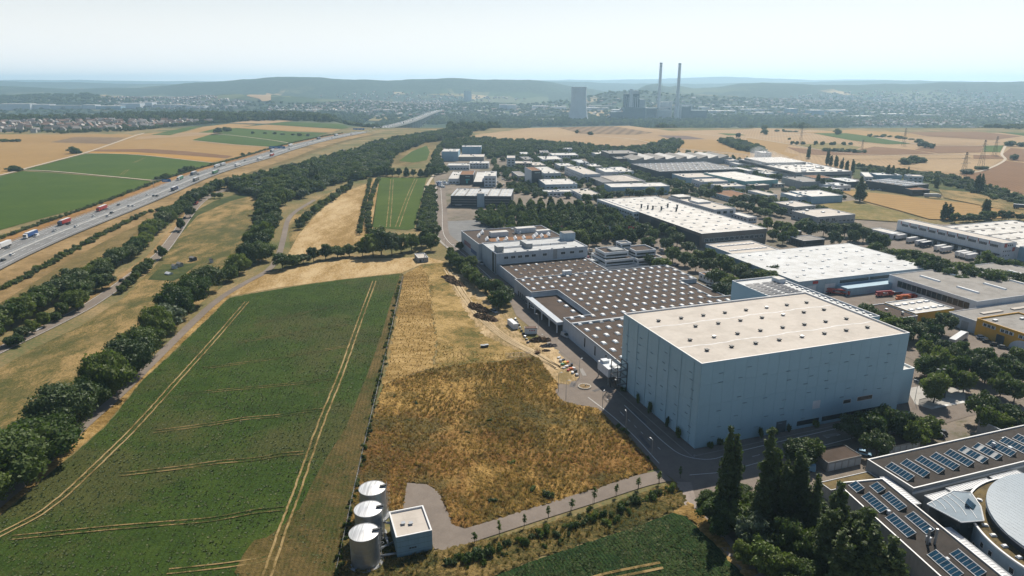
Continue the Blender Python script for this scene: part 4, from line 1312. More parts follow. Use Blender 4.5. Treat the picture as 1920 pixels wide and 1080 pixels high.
# estate trees (right of the works)
EST = [(1240, 500), (1215, 492), (1262, 478), (1285, 486), (1305, 496), (1330, 500), (1250, 460), (1270, 450), (1290, 462), (1312, 478), (1330, 482), (1352, 492), (1365, 500), (1385, 510), (1400, 505), (1345, 520), (1365, 528), (1405, 520), (1425, 516), (1440, 522), (1450, 512), (1225, 440), (1205, 430), (1190, 425), (1170, 430), (1150, 428), (1215, 452), (1160, 440), (1245, 430), (1262, 436), (1355, 545), (1085, 442), (1065, 438),
       (1640, 470), (1660, 476), (1680, 478), (1700, 482), (1720, 486), (1740, 490), (1752, 498), (1770, 500), (1790, 506), (1808, 514), (1760, 512), (1780, 520), (1800, 528), (1820, 524), (1840, 520), (1860, 528), (1880, 520), (1900, 528), (1915, 535), (1690, 492), (1710, 498), (1730, 505), (1835, 500), (1850, 492), (1875, 500), (1900, 505),
       (1700, 612), (1715, 622), (1735, 616), (1755, 624), (1690, 628), (1770, 608), (1740, 640), (1640, 590), (1655, 600), (1625, 585), (1668, 612),
       (1735, 690), (1760, 680), (1785, 670), (1800, 690), (1822, 685), (1770, 655), (1800, 660), (1735, 655), (1845, 670), (1780, 712), (1810, 715), (1850, 700), (1875, 690), (1890, 680), (1910, 672), (1880, 720), (1905, 735), (1755, 730), (1915, 700),
       (1850, 790), (1875, 796), (1895, 785), (1840, 770), (1745, 800), (1718, 812), (1690, 800), (1645, 835), (1600, 800), (1630, 800), (1520, 845), (1500, 850), (1660, 790),
       (1440, 420), (1460, 425), (1475, 432), (1450, 440), (1468, 447), (1485, 440), (1425, 430), (1500, 425), (1520, 430), (1545, 428), (1565, 432), (1585, 430), (1605, 436), (1620, 440), (1600, 446), (1565, 448), (1640, 450), (1655, 456),
       (1375, 380), (1390, 385), (1405, 390), (1420, 395), (1435, 400), (1450, 392), (1465, 398), (1430, 385), (1412, 378), (1445, 380), (1395, 372), (1365, 392),
       (1300, 368), (1315, 362), (1330, 366), (1345, 358), (1280, 360), (1265, 362), (1240, 362), (1220, 360), (1200, 363), (1180, 362), (1160, 366), (1140, 370), (1120, 374), (1100, 372), (1290, 352), (1270, 348)]
def est_where(x, y):
    if y > 560:
        return ('beside the tall warehouse', 'round the yellow workshop')[x > 1720]
    return ('near the skylight hall' if x < 1470 else 'by the loading yard') if y > 410 else 'among the middle halls'


ecnt = {}
for i, (x, y) in enumerate(sorted(EST)):
    h_ = _rt.uniform(10, 13) if x > 1470 and 410 < y < 560 else _rt.uniform(8, 11)
    r_ = _rt.uniform(4.4, 6.2) if y < 560 else _rt.uniform(4.0, 5.4)
    X, Y = G(x, y, h_ * .5)
    fr = est_where(x, y)
    ecnt[fr] = ecnt.get(fr, -1) + 1
    tree('broad%d' % _rt.randrange(6), X, Y, h_, r_, '%s from the left of the leafy trees %s' % (nth(ecnt[fr]), fr), 'leafy trees ' + fr, name='street_tree')
tl = px([(1100, 272), (1130, 275), (1160, 280), (1200, 284)])
row([(1225, 289), (1260, 291), (1300, 293), (1340, 297), (1380, 302), (1420, 308)], ['cone0', 'cone1', 'broad0'], (9, 13), (4, 5.5), '%s tree of the row behind the dark-roofed halls', 'row behind the dark-roofed halls', 14, 1, parts=False, name='deciduous_tree')
scatter('copse', 'dark copse on the field behind the halls', fill(px([(1350, 268), (1365, 264), (1385, 268), (1410, 276), (1430, 284), (1440, 292), (1415, 288), (1380, 280)]), 9, 9), [0, 1, 2], ((9, 13), (5, 7)), 9)
for i, (x, y, h, r) in enumerate([(1515, 297, 20, 3.4), (1550, 310, 25, 3.4), (1557, 312, 16, 3), (1567, 314, 15, 3), (1577, 318, 14, 3), (1587, 322, 16, 3), (1598, 326, 17, 3), (1612, 378, 22, 5), (1663, 334, 16, 3.4), (1671, 335, 16, 3.4), (1699, 338, 14, 3), (1755, 352, 13, 3), (1829, 360, 20, 3.2), (1837, 360, 20, 3.2), (1846, 408, 18, 3.6), (1768, 412, 13, 3), (1780, 412, 15, 3), (1532, 353, 15, 3), (1541, 354, 13, 3), (1585, 330, 14, 3)]):
    X, Y = G(x, y)
    tree('poplar%d' % (i % 3), X, Y, h, r, '%s slim dark poplar between the halls, left to right order of planting' % nth(i) if i != 7 else 'lone fat poplar at the corner of the wheat field', 'poplars among the far halls', cat='poplar')
row([(1790, 418), (1815, 416), (1840, 414), (1870, 413), (1900, 412), (1930, 414), (1960, 418)], BKINDS, (6, 9), (4, 5), '%s tree of the hedge behind the white dock building', 'hedge behind the white dock building', 8, .8)
# single trees and clumps on the fields
for i, (x, y, h, r) in enumerate([(1082, 250, 10, 5), (1107, 253, 10, 6), (1384, 258, 12, 6), (1434, 252, 16, 8), (1433, 243, 14, 8), (1570, 252, 15, 9), (1722, 268, 9, 8), (1730, 277, 13, 10), (1744, 278, 11, 9), (1712, 306, 13, 9), (1698, 308, 13, 9), (1726, 305, 11, 8), (1812, 326, 9, 8), (1835, 318, 6, 6), (1845, 318, 6, 6), (1893, 274, 12, 9), (1914, 275, 9, 8), (1900, 300, 11, 7), (1408, 240, 8, 5), (1480, 262, 6, 4)]):
    X, Y = G(x, y)
    tree('broad%d' % (i % 5), X, Y, h, r, '%s single tree standing out on the stubble plateau, from the striped field' % nth(i), 'single trees on the stubble plateau', parts=False, name='field_tree')
for i, (pts, st) in enumerate([([(1542, 283), (1620, 287)], 7), ([(1460, 247), (1496, 248)], 9), ([(1475, 239), (1530, 240)], 9), ([(1635, 257), (1652, 257)], 8), ([(1660, 257), (1672, 257)], 8), ([(1683, 260), (1706, 262)], 9), ([(1560, 284), (1600, 284)], 9)]):
    scatter('field_hedge', '%s dark hedge strip across the stubble plateau' % nth(i), np.array([(x + _rt.uniform(-3, 3), y + _rt.uniform(-8, 8), 0) for x, y in resample([G(*p) for p in pts], st)]), [0, 1, 6], ((4, 8), (4, 7)), 30 + i)
row([(1480, 271), (1500, 271), (1540, 272), (1570, 272), (1600, 272)], BKINDS, (6, 10), (3.5, 6), '%s tree of the small orchard on the stubble plateau', 'small plateau orchard', 14, 6, parts=False, name='fruit_tree')
# left fields
for i, (x, y, h, r) in enumerate([(138, 288, 13, 10), (146, 288, 8, 7), (22, 266, 7, 7), (33, 266, 7, 7), (8, 266, 8, 8), (25, 320, 9, 8), (33, 321, 8, 7), (411, 248, 14, 9), (424, 247, 14, 9), (404, 249, 9, 6), (430, 246, 13, 8)]):
    X, Y = G(x, y)
    tree('broad%d' % (i % 5), X, Y, h, r, '%s dark tree standing in the fields left of the motorway' % nth(i), 'single trees left of the motorway', parts=False, name='field_tree')
row([(471, 251), (495, 251), (520, 252), (550, 254), (585, 257)], BKINDS, (5, 8), (4, 6), '%s tree of the line across the far green field', 'line across the far green field', 30, 3, parts=False, name='field_tree')
# motorway hedges
HEDGE = []
for pts, off, st, hh in (([(-60, 555), (0, 525), (50, 500), (100, 478), (140, 455), (180, 435), (220, 420), (270, 398)], 0, 3.2, (2, 3.6)), ):
    scatter('hedge', 'long low hedge below the motorway bank', np.array([(x + _rt.uniform(-2, 2), y + _rt.uniform(-2, 2), 0) for x, y in resample([G(*p) for p in [(-60, 580), (0, 545), (50, 520), (100, 492), (140, 470), (180, 447), (220, 428), (270, 402), (310, 392)]], 2.6)]), [5, 6], ((2, 3.8), (1.8, 2.8)), 41)
scatter('hedge', 'dark hedge between motorway and green fields', np.array([(x + _rt.uniform(-1.5, 1.5), y + _rt.uniform(-1.5, 1.5), .3) for x, y in resample(offset_line(near_mw, 31), 3.0)]), [5, 6], ((1.8, 3.4), (1.8, 2.8)), 42)
for i, (x, y, h, r) in enumerate([(312, 335, 9, 5), (305, 338, 7, 4), (340, 325, 8, 5), (350, 322, 8, 5), (360, 320, 8, 5), (455, 292, 6, 4), (468, 290, 6, 4), (295, 336, 5, 3)]):
    X, Y = G(x, y)
    tree('broad%d' % (i % 5), X, Y, h, r, '%s tree on the field side of the motorway' % nth(i), 'trees on the field side of the motorway', parts=False, name='field_tree')
# hedgerow along the near field
hl = resample([G(*p) for p in [(748, 530), (735, 590), (720, 660), (703, 735), (690, 800), (672, 880), (655, 950), (640, 1020), (628, 1085)]], 2.6)
hg = 'bushes in the line beside the near crop field'
for i, (x, y) in enumerate(hl):
    if _rt.random() < .12:
        continue
    tree('bush%d' % _rt.randrange(3), x + _rt.uniform(-.5, .5) + .6, y, _rt.uniform(.9, 1.9), _rt.uniform(.6, 1.15), '%s low bush in the fence line beside the crop field, from the far end' % nth(i), hg, cat='bush')
# saplings along the service road
for i, (x, y) in enumerate([(890, 1020), (936, 1005), (983, 988), (1028, 972), (1072, 957), (1114, 944), (1156, 930), (1197, 917), (1236, 907), (1275, 898)]):
    X, Y = G(x, y)
    tree('sap0', X, Y, _rt.uniform(3.8, 4.8), _rt.uniform(.9, 1.2), '%s young staked tree along the service road, from the tanks' % nth(i), 'staked young trees along the service road', cat='sapling')
# shrubs of the planted bank
sb = [(850, 1062, 1.7), (862, 1050, 1.5), (885, 1048, 2.2), (902, 1046, 2.0), (917, 1040, 1.8), (935, 1032, 1.3), (955, 1024, 1.2), (972, 1016, 1.0), (985, 1022, 1.4), (1000, 1010, 1.0), (1012, 1006, 1.6), (1027, 1000, 1.9), (1043, 1004, 1.2), (1060, 990, 1.0), (1076, 992, 1.7), (1092, 984, 1.3), (1112, 976, 1.8), (1130, 970, 1.4), (1148, 968, 1.2), (1165, 958, 1.9), (1180, 964, 1.2), (1196, 948, 1.7), (1212, 940, 1.2), (1222, 936, 1.6), (1238, 930, 1.4), (1258, 922, 1.8), (1105, 958, 1.1), (1085, 975, .9), (1050, 1018, .8), (1020, 1028, .8), (945, 1046, .9), (1138, 985, 1.4), (1155, 978, 1.3), (1065, 1006, .9), (908, 1060, 1.2), (1190, 935, 1.0)]
for i, (x, y, s) in enumerate(sb):
    X, Y = G(x, y)
    tree('bush%d' % (i % 3), X, Y, s * 1.5, s, '%s shrub on the planted bank below the service road' % nth(i), 'shrubs on the planted bank', cat='shrub', name='shrub')
tl = resample([G(*p) for p in [(860, 1072), (960, 1030), (1060, 998), (1160, 965), (1250, 930)]], 1.7)
for i, (x, y) in enumerate(tl):
    if i % 3 != 0:
        tree('bush%d' % _rt.randrange(3), x + _rt.uniform(-1, 1), y + _rt.uniform(-2.2, 2.2), _rt.uniform(.8, 1.5), _rt.uniform(.25, .45), '%s thin young plant on the bank below the service road, from the tanks' % nth(i), 'thin young plants on the bank', cat='plant', name='young_plant')
for i, (x, y, s) in enumerate([(1032, 935, 1.6), (1168, 808, 1.3), (1158, 800, 1.1), (1176, 815, 1.2), (1215, 860, .8), (918, 790, 1.1), (875, 812, 1.0), (960, 870, 1.2), (1000, 920, 1.3), (780, 760, 1.1), (740, 745, 1.0), (765, 790, .9), (920, 940, 1.2)]):
    X, Y = G(x, y)
    tree('bush%d' % (i % 3), X, Y, s * 1.1, s, '%s green bush growing in the rough dry meadow' % nth(i), 'bushes in the rough meadow', cat='bush')
# poplars and thicket by the school
for i, (x, y, h, r) in enumerate([(1362, 968, 24, 3.0), (1438, 978, 25, 2.8), (1464, 990, 21, 2.5), (1490, 984, 23, 2.7), (1514, 1000, 19, 2.5), (1420, 1000, 14, 2.2), (1555, 1050, 19, 2.8), (1575, 1075, 17, 2.8), (1545, 1090, 19, 3.0), (1600, 1120, 20, 3.2), (1568, 1130, 21, 3.4), (1625, 1150, 19, 3.2), (1650, 1160, 18, 3.0), (1530, 1020, 14, 2.4), (1590, 1095, 18, 2.8), (1535, 1060, 17, 2.6), (1612, 1135, 20, 3)]):
    X, Y = G(x, y)
    tree('poplar%d' % (i % 3), X, Y, h, r * 1.25, '%s tall poplar of the dark group between footway and school' % nth(i), 'tall poplars beside the school', cat='poplar')
for i, (x, y, h, r, k) in enumerate([(1340, 985, 8, 4.5, 'broad1'), (1385, 1000, 8, 4.5, 'broad3'), (1410, 1030, 9, 4.5, 'silver0'), (1395, 1060, 7, 3.5, 'broad0'), (1425, 1075, 8, 4, 'fresh0'), (1460, 1095, 8, 4.5, 'broad0'), (1470, 1040, 9, 4.5, 'broad1'), (1510, 1060, 9, 4.5, 'broad3'), (1350, 1010, 6, 3.5, 'broad1'), (1520, 985, 9, 4, 'broad2'), (1380, 965, 7, 3.5, 'broad3'), (1325, 950, 5, 3, 'broad1'), (1500, 1110, 9, 5, 'broad1'), (1610, 1010, 5, 2.5, 'broad0'), (1440, 1040, 6, 3.2, 'broad2')]):
    X, Y = G(x, y)
    tree(k, X, Y, h, r, '%s undergrowth tree in the thicket under the school poplars' % nth(i), 'thicket under the school poplars')
scatter('undergrowth', 'dark undergrowth beneath the poplars beside the school', fill(px([(1318, 950), (1360, 925), (1440, 925), (1530, 950), (1570, 1010), (1620, 1100), (1680, 1180), (1520, 1180), (1440, 1085), (1390, 1030)]), 4.2, 67), [5, 6, 1, 3], ((3, 6.5), (2.2, 3.6)), 67)
# little climbers and columns at the foot of the tall store
for i, (u, v, h) in enumerate([(-1.2, 44, 2.2), (-1.2, 34, 4), (-1.2, 25.5, 5.5), (-1.2, 15, 4), (-1.2, 7.5, 5), (5, -1.2, 3), (9, -1.2, 3), (24, -1.2, 4), (29.5, -1.2, 2.8), (35, -1.2, 3.6), (46, -1.2, 3.4), (58, -1.2, 3), (69, -1.2, 3)]):
    X, Y = UV(u, v)
    tree('bush%d' % (i % 3), X, Y, h, 1.0, '%s column of climbing shrub at the foot of the tall store' % nth(i), 'climbing shrubs at the foot of the store', cat='shrub', name='shrub')

# ================================================================== BUILDINGS
W_GREY = mat('wall_pale_grey', (0.50, 0.55, 0.60), 0.7, 0.05, 0.2, streak=.12)
W_WHITE = mat('wall_white', (0.70, 0.73, 0.76), 0.7, 0.05, 0.2, streak=.12)
W_BLUE = mat('wall_blue_grey', (0.36, 0.47, 0.55), 0.65, 0.06, 0.2, streak=.12)
W_SKY = mat('wall_sky_blue', (0.30, 0.46, 0.57), 0.65, 0.06, 0.2, streak=.12)
W_STORE = mat('cladding_store', (0.37, 0.555, 0.65), 0.5, 0.03, 0.08)
W_TEAL = mat('wall_teal', (0.20, 0.42, 0.42), 0.6, 0.06, 0.2, streak=.1)
W_BROWN = mat('wall_brown_grey', (0.16, 0.14, 0.125), 0.75, 0.08, 0.2)
W_DARK = mat('wall_charcoal', (0.045, 0.055, 0.07), 0.55, 0.1, 0.2)
W_YELLOW = mat('wall_yellow', (0.72, 0.38, 0.03), 0.6, 0.07, 0.2, streak=.12)
W_BEIGE = mat('wall_beige', (0.45, 0.41, 0.35), 0.8, 0.06, 0.2, streak=.1)
W_CONC = mat('wall_concrete', (0.36, 0.37, 0.37), 0.85, 0.08, 0.2, streak=.15)
R_WHITE = mat('roof_white', (0.62, 0.605, 0.57), 0.7, 0.07, 0.06, stain=.45)
R_CREAM = mat('roof_cream', (0.56, 0.51, 0.45), 0.8, 0.05, 0.05, stain=.22)
R_PALE = mat('roof_pale_blue_grey', (0.50, 0.52, 0.53), 0.6, 0.07, 0.05, stain=.4)
R_GRAVEL = mat('roof_brown_gravel', (0.084, 0.058, 0.043), 0.95, 0.12, 0.12, bump=.2, stain=.35)
R_GREY = mat('roof_grey', (0.30, 0.285, 0.265), 0.85, 0.06, 0.05, stain=.4)
R_DARK = mat('roof_dark_grey', (0.10, 0.10, 0.105), 0.7, 0.1, 0.05)
R_RUST = mat('roof_rusty_green', (0.24, 0.12, 0.055), 0.95, 0.2, 0.3, bump=.2)
R_SEDUM = mat('roof_sedum', (0.15, 0.11, 0.045), 0.95, 0.35, 0.25, bump=.4)
DOME = mat('skylight_dome', (0.95, 0.95, 0.93), 0.35, 0.06, 0.5)
DOMEO = mat('skylight_old', (0.33, 0.27, 0.22), 0.7, 0.15, 0.5)
COPE = mat('coping_metal', (0.62, 0.65, 0.68), 0.45, 0.05)
COPEW = mat('coping_white', (0.80, 0.80, 0.79), 0.45, 0.05)
PANE = {}


def pane_mesh(w, h, m):
    k = (round(w, 2), round(h, 2), m.name)
    if k not in PANE:
        mb = MB()
        mb.box(-w / 2, -.10, 0, w / 2, -.02, h, 0)
        for q in ((-w / 2 - .08, -.14, -.08, w / 2 + .08, -.0, 0), (-w / 2 - .08, -.14, h, w / 2 + .08, 0, h + .08), (-w / 2 - .08, -.14, 0, -w / 2, 0, h), (w / 2, -.14, 0, w / 2 + .08, 0, h)):
            mb.box(*q, 1)
        PANE[k] = mb.mesh('window', [m, WHITE])
    return PANE[k]


def frame_mesh(w, h):
    k = ('fr', round(w, 2), round(h, 2))
    if k not in PANE:
        mb = MB()
        for q in ((-w / 2 - .1, -.16, -.1, w / 2 + .1, 0, 0), (-w / 2 - .1, -.14, h, w / 2 + .1, 0, h + .1), (-w / 2 - .1, -.14, 0, -w / 2, 0, h), (w / 2, -.14, 0, w / 2 + .1, 0, h), (-.03, -.13, 0, .03, -.02, h)):
            mb.box(*q)
        PANE[k] = mb.mesh('window', WHITE)
    return PANE[k]


def glass_mesh(w, h, m):
    k = ('gl', round(w, 2), round(h, 2), m.name)
    if k not in PANE:
        PANE[k] = MB().box(-w / 2, -.1, 0, w / 2, -.03, h).mesh('pane', m)
    return PANE[k]


def dome_mesh(w, l, h, m, key):
    k = ('dome', w, l, h, key)
    if k not in PANE:
        mb = MB()
        mb.box(-w / 2 - .1, -l / 2 - .1, 0, w / 2 + .1, l / 2 + .1, .28, 1)
        a = h * .4
        mb.hexa([(-w / 2, -l / 2, .28), (w / 2, -l / 2, .28), (w / 2, l / 2, .28), (-w / 2, l / 2, .28)], [(-w * .4, -l * .4, a + .28), (w * .4, -l * .4, a + .28), (w * .4, l * .4, a + .28), (-w * .4, l * .4, a + .28)], 0)
        PANE[k] = mb.mesh('skylight', [m, COPE])
    return PANE[k]


def vent_mesh(key, w=.9, h=.7):
    if key not in PANE:
        mb = MB()
        mb.box(-w / 2, -w / 2, 0, w / 2, w / 2, h * .6, 0)
        mb.box(-w * .7, -w * .7, h * .6, w * .7, w * .7, h, 0)
        PANE[key] = mb.mesh('roof_vent', [DARK if 'd' in key else STEEL])
    return PANE[key]


FOOT = []


class Bld:
    """Box building: local x along the front, y to the back; front-left corner at the origin."""

    def __init__(s, name, label, org, ang, L, D, h, wall, roof, cat='building', group=None, parapet=.35, cope=None, z=0.0, wallname='wall'):
        s.e = thing(name, label, cat, (org[0], org[1], z), ang, group)
        s.L, s.D, s.h = L, D, h
        ca, sa_ = math.cos(ang), math.sin(ang)
        FOOT.append([(org[0] + x * ca - y * sa_, org[1] + x * sa_ + y * ca) for x, y in ((-2.5, -2.5), (L + 2.5, -2.5), (L + 2.5, D + 2.5), (-2.5, D + 2.5))])
        mb = MB()
        mb.quad((0, 0, -.3), (L, 0, -.3), (L, 0, h), (0, 0, h))
        mb.quad((L, 0, -.3), (L, D, -.3), (L, D, h), (L, 0, h))
        mb.quad((L, D, -.3), (0, D, -.3), (0, D, h), (L, D, h))
        mb.quad((0, D, -.3), (0, 0, -.3), (0, 0, h), (0, D, h))
        mb.build(wallname, wall, s.e)
        t = min(.3, parapet)
        s.zr = h - parapet
        MB().box(.02, .02, s.zr - .2, L - .02, D - .02, s.zr).build('roof', roof, s.e)
        if parapet > 0.05:
            c = MB()
            c.box(-.06, -.06, h, L + .06, t, h + .08)
            c.box(-.06, D - t, h, L + .06, D + .06, h + .08)
            c.box(-.06, t, h, t, D - t, h + .08)
            c.box(L - t, t, h, L + .06, D - t, h + .08)
            c.quad((t, t, h), (t, t, s.zr), (L - t, t, s.zr), (L - t, t, h))
            c.quad((L - t, D - t, h), (L - t, D - t, s.zr), (t, D - t, s.zr), (t, D - t, h))
            c.quad((t, D - t, h), (t, D - t, s.zr), (t, t, s.zr), (t, t, h))
            c.quad((L - t, t, h), (L - t, t, s.zr), (L - t, D - t, s.zr), (L - t, D - t, h))
            c.build('parapet', cope or COPE, s.e)

    def face(s, f, a, z):
        if f == 'f':
            return (a, 0, z), 0.0
        if f == 'l':
            return (0, s.D - a, z), -math.pi / 2
        if f == 'r':
            return (s.L, a, z), math.pi / 2
        return (s.L - a, s.D, z), math.pi

    def win(s, f, n, w, h, z, a0=1.0, a1=None, m=None, name='window', sub=False):
        T = s.L if f in 'fb' else s.D
        a1 = T - a0 if a1 is None else a1
        for k in range(n):
            a = a0 + (a1 - a0) * (k + .5) / n
            p, r = s.face(f, a, z)
            if sub:
                fo = put(name, frame_mesh(w, h), s.e, p, r)
                put('pane', glass_mesh(w, h, m or GLASS), fo)
            else:
                put(name, pane_mesh(w, h, m or GLASS), s.e, p, r)
        return s

    def panel(s, f, a0, a1, z0, z1, m, name='panel', out=.06):
        p, r = s.face(f, a0, 0)
        MB().box(0, -out, z0, a1 - a0, -.01, z1).build(name, m, s.e, p, r)
        return s

    def domes(s, nu, nv, w=1.6, l=1.6, h=.9, m=None, x0=3, y0=3, x1=None, y1=None, skip=None, rz=0, key='n'):
        x1 = s.L - x0 if x1 is None else x1
        y1 = s.D - y0 if y1 is None else y1
        for i in range(nu):
            for j in range(nv):
                x = x0 + (x1 - x0) * (i / max(1, nu - 1) if nu > 1 else .5)
                y = y0 + (y1 - y0) * (j / max(1, nv - 1) if nv > 1 else .5)
                if skip and skip(x, y):
                    continue
                put('skylight', dome_mesh(w, l, h, m or DOME, key), s.e, (x, y, s.zr), rz)
        return s

    def block(s, x0, y0, x1, y1, h, m, mroof=None, name='roof_block'):
        MB().box(x0, y0, s.zr, x1, y1, s.zr + h, 0, 1).build(name, [m, mroof or R_WHITE], s.e)
        return s

    def clutter(s, n, seed, size=(1, 2.4)):
        r = random.Random(seed)
        for k in range(n):
            x, y = r.uniform(2, s.L - 2), r.uniform(2, s.D - 2)
            a, b, c = r.uniform(*size), r.uniform(*size), r.uniform(.5, 1.5)
            mb = MB()
            mb.box(-a / 2, -b / 2, 0, a / 2, b / 2, c * .8)
            mb.box(-a / 2 - .08, -b / 2 - .08, c * .8, a / 2 + .08, b / 2 + .08, c)
            mb.build('roof_unit', r.choice([STEEL, DARK, W_WHITE, STEEL]), s.e, (x, y, s.zr))
        return s


def B_uv(name, label, u0, v0, u1, v1, h, wall, roof, **k):
    return Bld(name, label, UV(u0, v0), GA, u1 - u0, v1 - v0, h, wall, roof, **k)


def B_px(name, label, A, B, D, h, wall, roof, ang=None, **k):
    a = Vector(G(*A, h))
    b = Vector(G(*B, h))
    d = Vector(G(*D, h))
    t = (b - a).normalized() if ang is None else Vector((math.cos(R(ang)), math.sin(R(ang))))
    n = Vector((-t.y, t.x))
    return Bld(name, label, a, math.atan2(t.y, t.x), max(4, (b - a).dot(t)), max(4, (d - a).dot(n)), h, wall, roof, **k)


# ------------------------------------------------------------------ high-bay store
hb = B_uv('warehouse', 'huge windowless pale blue high-bay warehouse with a cream flat roof', 0, 0, 82, 49.5, 28.9, W_STORE, R_CREAM, cat='warehouse', parapet=.5, cope=COPEW)
PM = {}


def clad(b, f, cols, rows, m, z0=.6):
    T = b.L if f in 'fb' else b.D
    w = T / cols
    hh = (b.h - .25 - z0) / rows
    for j in range(rows):
        key = (f, round(w, 3), round(hh, 3))
        if key not in PM:
            PM[key] = MB().box(.03, -.07, .03, w - .03, -.004, hh - .03).mesh('panel', m)
        for i in range(cols):
            p, r = b.face(f, i * w, z0 + j * hh)
            put('panel', PM[key], b.e, p, r)


clad(hb, 'f', 20, 4, W_STORE)
clad(hb, 'l', 12, 4, W_STORE)
slot = MB().box(-.75, -.3, -.06, .75, -.05, .08).mesh('facade_slot', mat('slot_grey', (0.24, 0.33, 0.38), 0.6))
for i in range(9):
    for j in range(8):
        a = 7 + i * 8.3 + (j % 2) * 1.2
        z = 3.2 + j * 3.05 + (i % 3) * .5
        if 3 < z < 27 and not (j < 2 and i > 4) and _rt.random() < .78:
            p, r = hb.face('f', a + _rt.uniform(-1.2, 1.2), z + _rt.uniform(-.5, .5))
            put('facade_slot', slot, hb.e, p, r)
for i in range(6):
    for j in range(8):
        p, r = hb.face('l', 4 + i * 8.1 + _rt.uniform(-.8, 1.6), 3.5 + j * 3.0 + _rt.uniform(-.5, .5))
        if _rt.random() < .8:
            put('facade_slot', slot, hb.e, p, r)
for v in (9.4, 18.9, 29.8, 38.9):
    for k in range(8):
        u = 8.2 + 9.3 * k
        if (v == 38.9 and k < 2 and False) or (k == 0 and v in (29.8,)):
            continue
        light = (k, v) in ((5, 38.9), (4, 9.4), (1, 18.9), (5, 29.8))
        o = put('roof_vent', vent_mesh('lw' if light else 'dw', .85, .65), hb.e, (u, v, hb.zr))
seam = mat('roof_weld_seam', (0.66, 0.66, 0.66), 0.5, 0.15, 0.4)
for v in (14.2, 34.0):
    pts = [(u, v + .35 * math.sin(u * .31) + .2 * math.sin(u * .9)) for u in np.arange(1, 81.5, 1.5)]
    strip('roof_seam', pts, -.22, .22, hb.zr + .02, seam, hb.e)
for k in range(7):   # downpipes on the side wall
    p, r = hb.face('l', 4 + k * 7.0, 0)
    MB().box(-.09, -.26, .2, .09, -.08, 28.2).build('downpipe', mat('downpipe_grey', (0.38, 0.54, 0.62), 0.5), hb.e, p, r)
hb.win('f', 1, 6.5, 1.5, 6.4, 63.2, 70, name='window').win('f', 1, 3.2, 1.3, 6.4, 57, 61)
for a, w in ((43.5, 9), (53.5, 8.5), (62.5, 8), (70.5, 8)):
    hb.panel('f', a - w / 2, a + w / 2, 1.2, 2.9, GLASS, 'window_band', .09)
hb.panel('f', 30.6, 34.6, .1, 4.2, mat('gate_grey', (0.10, 0.13, 0.15), 0.6), 'loading_gate', .1)
hb.panel('f', 44.5, 47.6, 6.5, 9.4, W_WHITE, 'hatch', .09)
# stair tower with annex at the right end
an = B_uv('stair_annex', 'narrow pale annex with slit windows on the warehouse right end', 82.05, 3, 91, 14, 13.5, W_STORE, R_WHITE, cat='annex', parapet=.6, cope=COPEW)
for k in range(6):
    an.panel('f', 1.5, 2.6, 1.0 + k * 1.9, 2.6 + k * 1.9, GLASS, 'slit_window', .08)
an.clutter(2, 5)
# building with solar panels behind the store
pv = B_uv('solar_roof_block', 'pale block with dark solar panels on its roof behind the warehouse', 88, 40, 113, 104, 18.3, W_STORE, R_PALE, parapet=.7, cope=COPE, cat='building')
sp = MB()
sp.hexa([(0, 0, .25), (3.6, 0, .25), (3.6, 1.3, .6), (0, 1.3, .6)], [(0, 0, .3), (3.6, 0, .3), (3.6, 1.3, .65), (0, 1.3, .65)], 0)
sp.box(.1, 1.15, 0, .2, 1.25, .6, 1)
sp.box(3.4, 1.15, 0, 3.5, 1.25, .6, 1)
spm = sp.mesh('solar_panel', [mat('solar_cell', (0.012, 0.02, 0.035), 0.2, 0.2, spec=.6), STEEL])
for i in range(4):
    for j in range(22):
        if i == 2 and 8 < j < 14:
            continue
        put('solar_panel', spm, pv.e, (2 + i * 4.2 + (1.2 if i > 1 else 0), 3 + j * 2.5, pv.zr))
pv.block(19, 54, 23, 59, 2.2, W_WHITE)
for k in range(16):
    put('roof_vent', vent_mesh('lsm', .7, .5), pv.e, (23.2, 3 + k * 3.6, pv.zr))
# ------------------------------------------------------------------ low production hall with skylights
lh = B_uv('production_hall', 'wide low hall with brown gravel roof and rows of white skylights', 1.5, 50.5, 96, 176, 7.6, W_GREY, R_GRAVEL, cat='hall', parapet=.45)
for o in list(lh.e.children):
    bpy.data.objects.remove(o)
lo_ = [(0, 0), (94.5, 0), (94.5, 62.5), (83.4, 62.5), (83.4, 94), (94.5, 94), (94.5, 125.5), (0, 125.5), (0, 99.5), (14.4, 99.5), (14.4, 58), (0, 58)]
wl_, cp_ = MB(), MB()
for k in range(len(lo_)):
    (xa, ya), (xb, yb) = lo_[k], lo_[(k + 1) % len(lo_)]
    wl_.quad((xa, ya, -.3), (xb, yb, -.3), (xb, yb, 7.6), (xa, ya, 7.6))
    t_ = Vector((xb - xa, yb - ya)).normalized() * .3
    n_ = Vector((-t_.y, t_.x))
    cp_.hexa([(xa, ya, 7.1), (xb, yb, 7.1), (xb + n_.x, yb + n_.y, 7.1), (xa + n_.x, ya + n_.y, 7.1)], [(xa, ya, 7.68 + .004 * k), (xb, yb, 7.68 + .004 * k), (xb + n_.x, yb + n_.y, 7.68 + .004 * k), (xa + n_.x, ya + n_.y, 7.68 + .004 * k)])
wl_.build('wall', W_GREY, lh.e)
cp_.build('parapet', COPE, lh.e)
rf_ = sheet('roof', lo_, lh.zr, R_GRAVEL, parent=lh.e)
sheet('low_roof', [(83.5, 62.4), (94.4, 62.4), (94.4, 94), (83.5, 94)], 5.2, R_GRAVEL, parent=lh.e)
MB().box(94.1, 62.5, 0, 94.5, 94, 5.6).build('low_wall', W_GREY, lh.e)
lh.e.location.z = 0
dm = dome_mesh(1.65, 2.75, .9, DOME, 'h')
dmo = dome_mesh(1.65, 2.75, .9, mat('skylight_grey', (0.4, 0.4, 0.39), 0.5), 'g')
